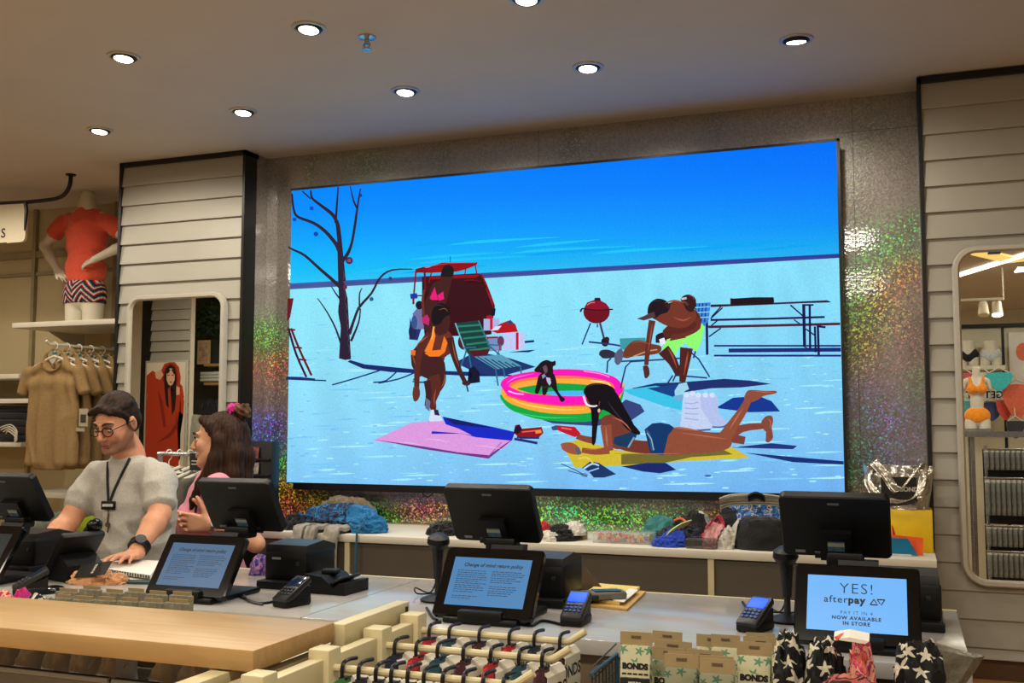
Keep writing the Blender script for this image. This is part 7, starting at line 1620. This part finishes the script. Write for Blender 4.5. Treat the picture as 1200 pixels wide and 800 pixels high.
p = at(12, 512, Y=y0s-.02); b = MB()
for k in range(4): a = k*.8; b.tube(smooth_pts([tuple(p+V((-.09+.02*k, 0, .05-.01*k))), tuple(p+V((0, -.005*k, .07-.012*k))), tuple(p+V((.05, 0, .03-.012*k))), tuple(p+V((.035, -.004, -.0-.01*k)))], 3), .004, n=6)
tag(obj('hanging_clips', b, MANQ), 'tangle of white hangers dangling off the left shelf edge', 'hangers')
z = at(60, 577, Y=4.5).z; t = thing('wall_shelf', 'low white shelf below the khaki t-shirts', 'shelf', (at(60, 577, Y=4.5).x, 4.68, z-.03), 0, 'white wall shelves in the left bay'); obj('board', MB().span((at(20, 577, Y=4.5).x, 4.5, z-.03), (at(118, 577, Y=4.5).x, 4.845, z), bev=.002), WHITE, t); obj('upright', MB().span((at(74, 600, Y=4.55).x, 4.55, 0), (at(79, 600, Y=4.55).x, 4.58, z-.03)), WHITE, t)
# low table with a lime bag and striped clothes behind the man
zt = .98; t = thing('side_table', 'low table behind the man holding striped clothes', 'table', (-4.0, 3.75, 0))
xr_ = at(120, 640, Y=3.75).x; obj('top', MB().span((-4.55, 3.55, zt-.03), (xr_, 3.95, zt)), WHITE, t)
for x, y in ((-4.5, 3.6), (-4.5, 3.9), (xr_-.05, 3.6), (xr_-.05, 3.9)): obj('leg', MB().span((x, y, 0), (x+.03, y+.03, zt-.03)), WHITE, t)
LIME = mat('lime_paper', (164, 186, 40), rough=.6, var=.05)
a, b_ = at(84, 600, Y=3.85), at(126, 600, Y=3.85); z1 = at(100, 566, Y=3.85).z
mb = MB(); mb.prism([(a.x, zt), (b_.x, zt), (b_.x, z1+.02), (a.x+.05, z1), (a.x, z1-.08)], (0, 3.84, 0), (1, 0, 0), (0, 0, 1), (0, .08, 0)); tag(obj('paper_bag', mb, LIME, smooth=0), 'lime green paper bag standing behind the man\'s arm', 'bag')
STP = mat_stripes('navy_stripe', (206, 200, 184), (26, 28, 36), .022, 'Z', .38)
p = at(34, 640, Y=3.70); PILE.clear()
tag(obj('striped_shirt', heap_mb(V((p.x, 3.70, zt+.001)), (.36, .2, at(35, 612, Y=3.7).z-zt), 141, rough=.15, top=.5, pile=True), mat_stripes('navy_stripe_wob', (206, 200, 184), (26, 28, 36), .020, 'Z', .42, wob=.03)), 'folded navy and white striped top behind the left register', 'top')
tag(obj('grey_shirt', heap_mb(V((at(68, 625, Y=3.72).x, 3.70, zt+.001)), (.22, .18, at(70, 603, Y=3.7).z-zt), 143, rough=.2, pile=True), fabric('sage_grey', (96, 98, 84))), 'grey green garment beside the striped top behind the man\'s wrist', 'garment')
# rail of striped and grey tops between the two people
yr = 3.89; zr_ = at(225, 532, Y=yr).z; xa_, xb_ = at(196, 540, Y=yr).x, at(246, 540, Y=yr).x
t = thing('clothes_rack', 'chrome clothes rail of hanging tops between the man and the woman', 'rack', ((xa_+xb_)/2, yr, 0)); obj('bar', MB().cyl((xa_-.05, yr, zr_), (xb_+.05, yr, zr_), .010), CHROME, t)
for x in (xa_-.04, xb_+.045): obj('upright', MB().cyl((x, yr, .03), (x, yr, zr_), .012), CHROME, t); obj('foot', MB().span((x-.02, yr-.2, 0), (x+.02, yr+.12, .03)), BLACK, t)
GTOP = fabric('grey_olive', (92, 92, 78))
def top_on_rack(x, m, label, kind, first={}):
    if kind in first: return dup(first[kind], (x, yr, zr_), 1.35, label)
    t = thing('hanging_shirt', label, 'top', (x, yr, zr_), 1.35, 'tops on the chrome rail'); S = SDF()
    S.ell((0, 0, -.30), (.135, .016, .25), k=.02); S.cap((-.04, 0, -.085), (-.15, 0, -.12), .016, .017, .02); S.cap((.04, 0, -.085), (.15, 0, -.12), .016, .017, .02)
    for s_ in (-1, 1): S.cap((s_*.15, 0, -.12), (s_*.175, 0, -.22), .019, .019, .015); S.cap((s_*.11, 0, -.15), (s_*.115, 0, -.48), .014, .015, .02)
    S.ell((0, -.02, -.06), (.05, .05, .04), k=.006, sub=True)
    vs, fs = S.mesh(.007, wrinkles([(40, 0, 4, .3, .6), (-25, 0, 9, 1., .4)], .004)); o, _, _ = mesh_obj('garment', vs, fs, m, None); o.parent = t
    b = MB(); b.tube([(-.15, 0, -.105), (0, 0, -.06), (.15, 0, -.105)], .009, n=8); b.tube(smooth_pts([(0, 0, -.06), (0, 0, -.032), (.013, 0, -.018), (.0175, 0, .002), (.010, 0, .0155), (-.006, 0, .018), (-.017, 0, .006)], 3), .003, n=6); obj('hanger', b, MANQ, t, world=False)
    first[kind] = t; return t
n = 5
for i in range(n):
    x = xa_+.01+(xb_-xa_)*i/(n-1); k = 's' if i in (0, 2) else 'g'; top_on_rack(x, STP if k == 's' else GTOP, '%s top on the chrome rail, %s from the left' % ('striped' if k == 's' else 'plain olive grey', ordw[i]), k)
p = at(229, 541, Y=yr-.1); t = thing('rail_sign', 'small dark price sign hanging on the chrome rail', 'sign', p); bd = obj('card', MB().box(p, (.055, .006, .075)), mat('sign_dark', (40, 38, 36), rough=.5), t, smooth=0); obj('wire', MB().tube([p+V((0, 0, .03)), p+V((0, .05, .06)), V((p.x, yr-.006, zr_-.013))], .003, n=6), CHROME, t)
tx = MB(); text_mb(tx, '0990', p+V((-.0, -.0035, -.002)), (-1, 0, 0), (0, 0, -1), .022, 'CENTER', bold=.0004); tx = MB(); tx.span(p+V((-.018, -.0038, .002)), p+V((.018, -.0032, .006))); tx.span(p+V((-.018, -.0038, -.012)), p+V((.012, -.0032, -.008))); obj('print', tx, mat('tag_white', (210, 205, 190), rough=.6), bd, smooth=0)
# black card stand at the left end of the back shelf
a, b_ = at(293, 560, Y=4.0), at(320, 560, Y=4.0); z1 = at(305, 517, Y=4.0).z
t = thing('card_stand', 'black gift card stand to the right of the woman', 'stand', ((a.x+b_.x)/2, 4.0, 0)); obj('frame', MB().span((a.x, 3.99, 0), (min(b_.x, -2.606), 4.05, z1), bev=.004), BLACK, t)
for k in range(3):
    z = z1-.05-k*.07; obj('card', MB().box(((a.x*.72+b_.x*.28), 3.982, z), (.045, .004, .05), rot=(-8, 0, 0)), mat(['cards_a', 'cards_b', 'cards_c'][k], [(120, 60, 50), (150, 140, 130), (60, 56, 60)][k], rough=.4, var=.6, vs=60), t, smooth=0); obj('pocket', MB().span((a.x+.004, 3.975, z-.034), (b_.x-.01, 3.99, z-.026)), PLAS2, t)
# ================================================================== the shop behind the camera, seen in the two mirrors
def atm(px, py, Yr):
    p = at(px, py, Y=2*MY-Yr); return V((p.x, Yr, p.z))
# left mirror: a slat column with a poster, a green wall with shelves
yc = .2; a = atm(176, 400, yc); b_ = atm(221, 400, yc)
x0, x1 = a.x, b_.x; wc_ = struct(obj('wall_column', MB().span((x0, yc-.08, 0), (x1, yc-.02, CEIL)), WHITE))
mb = MB(); z = 2.86
while z > .05:
    mb.prism([(yc-.012, z), (yc+.008, z-.094), (yc+.008, z-.0985), (yc-.02, z-.0985), (yc-.02, z)], (x0, 0, 0), (0, 1, 0), (0, 0, 1), (x1-x0, 0, 0)); z -= .0985
obj('slat_boards', mb, SLAT, wc_, smooth=0); obj('black_edging', MB().span((x0-.10, yc-.08, 0), (x0-.002, yc+.012, CEIL)), BLACK, wc_)
pa, pb = atm(172, 425, yc+.02), atm(214, 560, yc+.02)
t = thing('framed_poster', 'framed poster of a woman in an orange hoodie on the slat column opposite', 'poster', ((pa.x+pb.x)/2, yc+.01, pb.z))
obj('frame', MB().span((pa.x-.02, yc+.008, pb.z-.02), (pb.x+.02, yc+.026, pa.z+.02), bev=.006), MFR, t)
pm = MB(); pk = [0]
def pp_(pts, col):
    pts = [pts[i:i+2] for i in range(0, len(pts), 2)]; pk[0] += 1; y = yc+.0268+pk[0]*.0002
    b = bmesh.new(); vs = [b.verts.new((min(max(q.x, pa.x), pb.x), y, min(max(q.z, pb.z), pa.z))) for q in [atm(x, yy, yc+.027) for x, yy in pts]]
    b.faces.new(vs); bmesh.ops.triangulate(b, faces=b.faces[:], ngon_method='EAR_CLIP'); b.verts.index_update(); b.verts.ensure_lookup_table(); pm.add([v.co.copy() for v in b.verts], [[v.index for v in f.verts] for f in b.faces], 0, lin(col)); b.free()
pp_([160, 415, 225, 415, 225, 570, 160, 570], (226, 216, 196)); HO = (190, 66, 36); HD = (150, 44, 26)
pp_([169, 470, 174, 455, 182, 447, 190, 443, 205, 443, 211, 450, 215, 470, 214, 486, 209, 482, 207, 500, 208, 525, 210, 570, 168, 570], HO)
pp_([169, 440, 178, 434, 184, 438, 190, 444, 182, 452, 172, 462, 168, 470], HO); pp_([206, 446, 213, 452, 215, 466, 210, 470, 206, 460], HO)
pp_([187, 446, 188, 434, 192, 426, 198, 421.5, 204, 423, 209, 430, 211, 442, 210, 452, 205, 456, 192, 456], HO); pp_([190, 446, 190, 436, 194, 428, 199, 425, 204, 427, 207, 434, 208, 446, 205, 452, 193, 452], HD)
pp_([191.5, 440, 194, 431, 199, 427, 204, 430, 206, 440, 206, 462, 204, 480, 201, 486, 200, 470, 201, 456, 199, 452, 196, 456, 197, 478, 194, 474, 192, 456], (40, 27, 22))
pp_([194.5, 436, 197, 431.5, 201, 431.5, 204, 436, 204, 445, 201.5, 450.5, 199, 452, 196.5, 450, 194.5, 445], (232, 184, 156)); pp_([194, 437, 197, 431, 199, 434, 196, 438], (40, 27, 22)); pp_([200, 433, 203, 432, 205, 440, 203, 438], (40, 27, 22))
pp_([195.6, 439, 198, 438.6, 198, 439.6, 195.6, 440], (50, 32, 28)); pp_([200.4, 438.6, 203, 439, 203, 440, 200.4, 439.6], (50, 32, 28)); pp_([198, 447, 200.8, 447, 200.4, 448.4, 198.4, 448.4], (176, 76, 70))
pp_([181, 437, 188, 433, 191, 439, 187, 445, 182, 443], (232, 184, 156)); pp_([206, 452, 210, 454, 210, 462, 206, 463], (232, 184, 156))
pp_([184, 456, 190, 470, 194, 500, 191, 500, 187, 474], HD); pp_([207, 482, 208, 500, 198, 512, 184, 518, 198, 507, 205, 496], HD)
obj('print', pm, mat_attr('poster_print', rough=.5), t, smooth=0)
yg = -.5; ga, gb = atm(217, 340, yg), atm(275, 460, yg)
wg = struct(obj('wall_green', MB().span((ga.x, yg-.1, 0), (gb.x+.6, yg-.02, CEIL)), mat('green_backing', (62, 66, 50), rough=.7)))
rnd = random.Random(3); mb = MB(); LX = atm(231, 400, yg+.1).x-.10; LZ = atm(238, 396, yg+.1).z+.03
for k in range(2200):
    c = V((rnd.uniform(ga.x+.03, gb.x), yg+rnd.uniform(.06, .10), rnd.uniform(1.95, 2.8) if k % 5 else rnd.uniform(1.5, 2.0))); 
    if c.z < LZ and c.x > LX: continue
    u = V((rnd.uniform(-1, 1), rnd.uniform(-.1, .6), rnd.uniform(-1, .4))).normalized(); w_ = u.cross(V((0, 1, .3))).normalized(); l = rnd.uniform(.03, .06)
    mb.add([c, c+u*l*.5+w_*l*.28, c+u*l, c+u*l*.5-w_*l*.28], [[0, 1, 2, 3]], rnd.randrange(2))
obj('foliage', mb, [mat('leaf_dark', (30, 52, 26), rough=.6), mat('leaf_mid', (58, 84, 44), rough=.6)], wg, smooth=0)
for i, (py, lb) in enumerate(((426, 'timber shelf under the photo frame opposite the left mirror'), (448, 'timber shelf under the folded white tops opposite the left mirror'))):
    q = atm(238, py, yg+.2); tag(obj('timber_shelf', MB().span((q.x, yg+.0, q.z-.025), (q.x+.9, yg+.2, q.z)), WOOD), lb, 'shelf')
    if i == 0:
        for (xx0, xx1, yy0, m, l2) in ((231, 245, 399, (214, 186, 140), 'gold photo frame leaning on the timber shelf'), (249, 258, 432, (50, 40, 34), 'small dark photo frame on the lower timber shelf')):
            A_ = atm(xx0, 425, yg+.1); B_ = atm(xx1, 425, yg+.1); z0 = q.z if yy0 < 410 else atm(238, 447, yg+.2).z; zz = atm(xx0, yy0, yg+.1).z if yy0 < 410 else z0+.12
            tt = thing('photo_frame', l2, 'picture frame', ((A_.x+B_.x)/2, yg+.1, z0)); ff = obj('frame', MB().box(((A_.x+B_.x)/2, yg+.1, (z0+zz)/2+.002), (B_.x-A_.x, .02, zz-z0), rot=(0, 0, 0)), mat('frame_%d' % yy0, m, rough=.5), tt); obj('photo', MB().box(((A_.x+B_.x)/2, yg+.111, (z0+zz)/2+.002), ((B_.x-A_.x)*.7, .002, (zz-z0)*.75)), mat('photo_%d' % yy0, (206, 170, 140), rough=.4, var=.5, vs=18), tt)
q = atm(241, 447, yg+.2)
for i in range(3): tag(obj('folded_tshirt', MB().box((q.x+.02, yg+.1, q.z+.018+i*.032), (.22, .18, .03), bev=.012), fabric('white_fold', (206, 208, 196))), 'white folded top opposite the left mirror, %s from the bottom' % ordw[i], 'top')
for i, (px, py, h_, c) in enumerate(((247, 472, .42, (20, 20, 24)), (240, 500, .5, (24, 30, 46)), (230, 490, .4, (150, 146, 132)))):
    yy_ = yg+.30+i*.15; q = atm(px, py, yy_); tag(obj('hanging_garment', heap_mb(V((q.x, yy_, q.z-h_)), (.26, .12, h_), 160+i, rough=.2, top=.4), fabric('refl%d' % i, c)), ['black garment below the shelves opposite the left mirror', 'navy garment below the shelves opposite the left mirror', 'pale garment below the shelves opposite the left mirror'][i], 'garment')
# right mirror: an underwear wall behind the camera
yw = -.7; xw0 = atm(1110, 400, yw).x; ztop = atm(1150, 384, yw).z
ww = struct(obj('wall_shop', MB().span((xw0, yw-.1, 0), (2.4, yw-.02, ztop)), mat('shop_wall', (200, 194, 168), rough=.6, var=.03))); obj('top_trim', MB().span((xw0, yw-.11, ztop), (2.4, yw, ztop+.03)), BLACK, ww)
xs_ = atm(1175, 430, yw).x; obj('slot_strip', MB().span((xs_, yw-.022, 0), (xs_+.02, yw-.016, ztop)), PLAS2, ww)
q = atm(1150, 428, yw+.25); zs_ = q.z
tag(obj('wall_shelf', MB().span((xw0, yw-.015, zs_-.03), (xs_, yw+.25, zs_)), WHITE), 'white shelf with two hip mannequins behind the camera', 'shelf')
BR1 = mat('dark_print', (26, 24, 28), rough=.7, var=.5, vs=60); BR2 = mat('pale_print', (200, 206, 206), rough=.7, var=.2, vs=60)
for px, m, lb in ((1134, BR1, 'hip mannequin in black print briefs behind the camera'), (1161, BR2, 'hip mannequin in white print briefs behind the camera')):
    p = atm(px, 420, yw+.12); t = thing('hip_mannequin', lb, 'mannequin', (p.x, p.y, zs_)); hh = atm(px, 399, yw+.12).z-zs_
    T = Matrix.Translation((p.x, p.y, zs_+.001)) @ Matrix.Scale(hh/.40, 4); f = 1.
    def E_(S, c, r, k=.03, **q): S.ell(c, tuple(x*f for x in r), k=k*f, **q)
    S = SDF(); S.T = T; E_(S, (0, 0, .18), (.15, .10, .12)); S.cap((0, 0, .2), (0, 0, .40), .115*f, .10*f, .03*f)
    for s_ in (-1, 1): S.cap((s_*.08, 0, .12), (s_*.085, 0, -.02), .078*f, .07*f, .012*f)
    vs, fs = S.mesh(.007, cuts=[((0, 0, zs_+.001), (0, 0, -1)), ((0, 0, zs_+hh), (0, 0, 1))]); mesh_obj('body', vs, fs, MANQ, t)
    S = SDF(); S.T = T; E_(S, (0, 0, .18), (.165, .115, .13))
    for s_ in (-1, 1): S.cap((s_*.15, -.14, .03), (s_*.15, .16, .03), .105*f, None, .01, True)
    vs, fs = S.mesh(.006, cuts=[((0, 0, zs_+hh*.18), (0, 0, -1)), ((0, 0, zs_+hh*.74), (0, 0, 1))]); mesh_obj('briefs', vs, fs, m, t)
p = atm(1145, 470, yw+.6); zb_ = atm(1145, 503, yw+.6).z; zn = atm(1145, 433, yw+.6).z; H_ = zn-zb_; f = 1.; f0 = H_/.80
t = thing('bikini_mannequin', 'headless mannequin in a bright orange bikini behind the camera', 'mannequin', (p.x, p.y, zb_)); px_, py_ = p.x, p.y
OR_ = fabric('bikini_orange', (244, 150, 30)); T = Matrix.Translation((px_, py_, zb_)) @ Matrix.Scale(f0, 4)
S = SDF(); S.T = T
S.cap((0, 0, .80), (0, 0, .70), .05*f, .055*f, .02); S.cap((-.11, 0, .66), (.11, 0, .66), .04*f, None, .03*f); E_(S, (0, 0, .55), (.115, .09, .15)); E_(S, (0, 0, .36), (.085, .075, .16)); E_(S, (0, 0, .17), (.155, .10, .13))
for s_ in (-1, 1): E_(S, (s_*.065, .07, .54), (.06, .055, .06), .02); S.cap((s_*.08, 0, .10), (s_*.085, 0, -.02), .08*f, .075*f, .01); S.cap((s_*.14, 0, .65), (s_*.165, 0, .54), .032*f, .028*f, .006)
vs, fs = S.mesh(.006, cuts=[((0, 0, zb_+.001), (0, 0, -1))]); mesh_obj('body', vs, fs, MANQ, t)
S = SDF(); S.T = T
for s_ in (-1, 1): E_(S, (s_*.065, .075, .54), (.067, .062, .066), .02); S.cap((s_*.065, .07, .60), (s_*.085, .02, .70), .024*f, .018*f, .01)
E_(S, (0, .01, .52), (.122, .10, .045), .02); vs, fs = S.mesh(.006); mesh_obj('bikini_bra', vs, fs, OR_, t)
S = SDF(); S.T = T; E_(S, (0, 0, .18), (.163, .11, .13), .02)
for s_ in (-1, 1): S.cap((s_*.15, -.14, .03), (s_*.15, .16, .03), .10*f, None, .015, True)
vs, fs = S.mesh(.006, cuts=[((0, 0, zb_+.03), (0, 0, -1))]); mesh_obj('bikini_bottom', vs, fs, OR_, t)
obj('stand_plate', MB().box((px_, py_, zb_-.006), (.2, .16, .012)), CHROME, t)
a, b_ = atm(1120, 470, yw+.02), atm(1182, 455, yw+.02); t = thing('wall_sign', 'pale wall sign with black capitals behind the camera', 'sign', ((a.x+b_.x)/2, yw, a.z)); bd = obj('board', MB().span((a.x, yw-.012, a.z), (b_.x, yw+.01, b_.z)), mat('sign_pale', (206, 214, 206), rough=.5), t)
tx = MB(); text_mb(tx, 'GET IN', V((b_.x-.035, yw+.012, a.z+.025)), (-1, 0, 0), (0, 0, 1), .075, 'LEFT', bold=.002); text_mb(tx, 'IT', V((a.x+.14, yw+.012, a.z+.025)), (-1, 0, 0), (0, 0, 1), .075, 'LEFT', bold=.002); obj('lettering', tx, INK, bd, smooth=0)
for i, (px, py, w_, h_, c) in enumerate(((1130, 447, .13, .12, (206, 90, 110)), (1151, 446, .12, .12, (200, 204, 190)), (1171, 447, .17, .13, (70, 190, 190)), (1131, 478, .12, .10, (90, 170, 170)), (1162, 482, .16, .13, (60, 70, 110)), (1178, 480, .12, .14, (206, 80, 60)), (1192, 470, .2, .24, (220, 110, 80)), (1126, 496, .1, .12, (190, 80, 60)), (1190, 503, .12, .12, (60, 60, 66)))):
    q = atm(px, py, yw+.04+.045*i+(.24 if i < 3 else 0)); t = thing('hanging_swimwear', '%s swimwear hanging on the wall behind the camera' % ['pink', 'white', 'teal', 'sea green', 'navy', 'red', 'coral', 'rust', 'charcoal'][i], 'swimwear', (q.x, q.y, q.z)); mb = MB(); mb.prism(smooth_pts([(-w_/2, h_/2), (w_/2, h_/2), (w_*.45, 0), (w_*.12, -h_/2), (-w_*.12, -h_/2), (-w_*.45, 0), (-w_/2, h_/2)], 2)[:-1], q, (1, 0, 0), (0, 0, 1), (0, .03, 0)); obj('fabric', mb, fabric('swim%d' % i, c), t); mb = MB(); mb.tube([q+V((-w_*.4, .015, h_/2)), q+V((0, .015, h_/2+.04)), q+V((w_*.4, .015, h_/2))], .006, n=6); mb.tube([q+V((0, .015, h_/2+.04)), q+V((0, .0, h_/2+.07)), q+V((.0, .0, h_/2+.10))], .004, n=6); obj('hanger', mb, MANQ, t)
q = atm(1172, 488, yw+.7); z0 = z_; tag(obj('paper_cone', MB().cyl((q.x, q.y, z0), (q.x, q.y, z_+.13), .06, .002, n=4), mat('cone_blue', (40, 110, 190), rough=.5)), 'blue paper cone decoration behind the camera', 'decoration')
a, b_ = atm(1184, 452, yw+.01), atm(1230, 388, yw+.01); t = thing('wall_poster', 'white poster with a coral blot behind the camera', 'poster', ((a.x+b_.x)/2, yw, a.z)); obj('sheet', MB().span((a.x, yw-.015, a.z), (b_.x, yw+.006, b_.z)), PAPER, t); q = atm(1199, 412, yw+.01); obj('blot', MB().prism([(.05*cos(i), .07*sin(i)) for i in [k*.5 for k in range(12)]], V((q.x, yw+.0065, q.z)), (1, 0, 0), (0, 0, 1), (0, .001, 0)), mat('blot_coral', (230, 120, 90), rough=.6), t)
z_ = atm(1150, 505, yw+.6).z; t = thing('display_table', 'pale display table behind the camera', 'table', (xw0+.6, yw+.7, 0)); obj('top', MB().span((xw0+.05, yw+.5, z_-.04), (2.2, yw+.9, z_)), CHROME, t)
for x in (xw0+.10, 2.1):
    for y in (yw+.52, yw+.86): obj('leg', MB().span((x, y, 0), (x+.025, y+.025, z_-.04)), CHROME, t)
# rack of sock strips
yk = yw+1.0; xk0, xk1 = atm(1153, 560, yk).x, atm(1235, 560, yk).x
t = thing('sock_rack', 'dark rack with rows of grey sock strips behind the camera', 'rack', ((xk0+xk1)/2, yk, 0)); obj('post', MB().cyl((xk0+.02, yk-.05, 0), (xk0+.02, yk-.05, atm(1155, 522, yk).z), .012), CHROME, t); obj('post', MB().cyl((xk1, yk-.05, 0), (xk1, yk-.05, atm(1155, 522, yk).z), .012), CHROME, t)
first = None
for r, (py0, py1) in enumerate(((528, 552), (562, 606), (618, 642), (648, 678))):
    za_, zb2 = atm(1170, py0, yk).z, atm(1170, py1, yk).z; obj('rail', MB().cyl((xk0, yk, za_+.012), (xk1, yk, za_+.012), .006), CHROME, t); obj('back_board', MB().span((xk0, yk-.06, zb2-.05), (xk1, yk-.045, za_+.01)), BLACK, t)
    for k in range(13):
        x = xk0+.02+(xk1-xk0-.04)*k/12; h_ = za_-zb2; lb = 'grey sock strip, %s in the %s row of the rack behind the camera' % ((ordw+['eleventh', 'twelfth', 'thirteenth'])[k], ['top', 'second', 'third', 'bottom'][r])
        if first is None:
            first = thing('sock_strip', lb, 'socks', (x, yk, za_+.004), .5, 'sock strips on the rack'); obj('socks', MB().box((0, .0, -.09), (.034, .012, .15), bev=.005), mat('sock_grey', (112, 112, 106), rough=.8, var=.3, vs=40), first, world=False); obj('header', MB().box((0, 0, -.012), (.036, .003, .02)), mat('sock_header', (190, 188, 176), rough=.6), first, world=False)
            first.scale = (1, 1, h_/.17)
        else: dup(first, (x, yk, za_+.004), .5+.1*sin(k*3+r), lb, scale=(1, 1, h_/.17))
# ceiling fittings seen in the right mirror
LS = glow('batten_glow', (255, 248, 226), 6); a, b_ = at(1118, 325, Z=2*0+0) if False else (None, None), None
def atm_z(px, py, Z): d = ray(px, py); p = EYE+d*((Z-EYE.z)/d.z); return V((p.x, 2*MY-p.y, p.z))
p0, p1 = atm_z(1112, 327, CEIL-.02), atm_z(1240, 288, CEIL-.02)
d = (p1-p0).normalized(); n_ = V((-d.y, d.x, 0)); mb = MB()
def bar(mb, a, b, w, h): 
    d = (b-a).normalized(); n_ = V((-d.y, d.x, 0))*w/2; k = V((0, 0, h)); vs = [a-n_, a+n_, b+n_, b-n_]; mb.add([*vs, *[v+k for v in vs]], [[3, 2, 1, 0], [4, 5, 6, 7]]+[[i, (i+1) % 4, 4+(i+1) % 4, 4+i] for i in range(4)]); return mb
tag(obj('batten_light', bar(MB(), p0, p1, .05, .0195), LS), 'long white batten light on the ceiling behind the camera', 'ceiling light')
p0, p1 = atm_z(1150, 297, CEIL-.015), atm_z(1192, 307, CEIL-.015); tag(obj('cove_strip', bar(MB(), p0, p1, .16, .0145), glow('cove_glow', (250, 214, 130), .9)), 'short yellow glowing ceiling strip behind the camera', 'ceiling light')
zt2 = 2.62; pr = [atm_z(1119, 353, zt2), atm_z(1176, 351, zt2)]
t = thing('track_light', 'ceiling track with two spotlights behind the camera', 'ceiling light', pr[0]); obj('track', bar(MB(), pr[0], pr[1], .03, .02), WHITE, t)
for v in pr: obj('rod', MB().cyl((v.x, v.y, zt2), (v.x, v.y, CEIL), .005), WHITE, t)
for px, m in ((1152, MANQ), (1168, LS)):
    v = atm_z(px, 352, zt2); h = obj('spot_head', MB().cyl(v+V((0, .0, -.015)), v+V((0, .03, -.12)), .035, .045), MANQ, t); obj('lens', MB().cyl(v+V((0, .03, -.12)), v+V((0, .032, -.126)), .042), m, h)
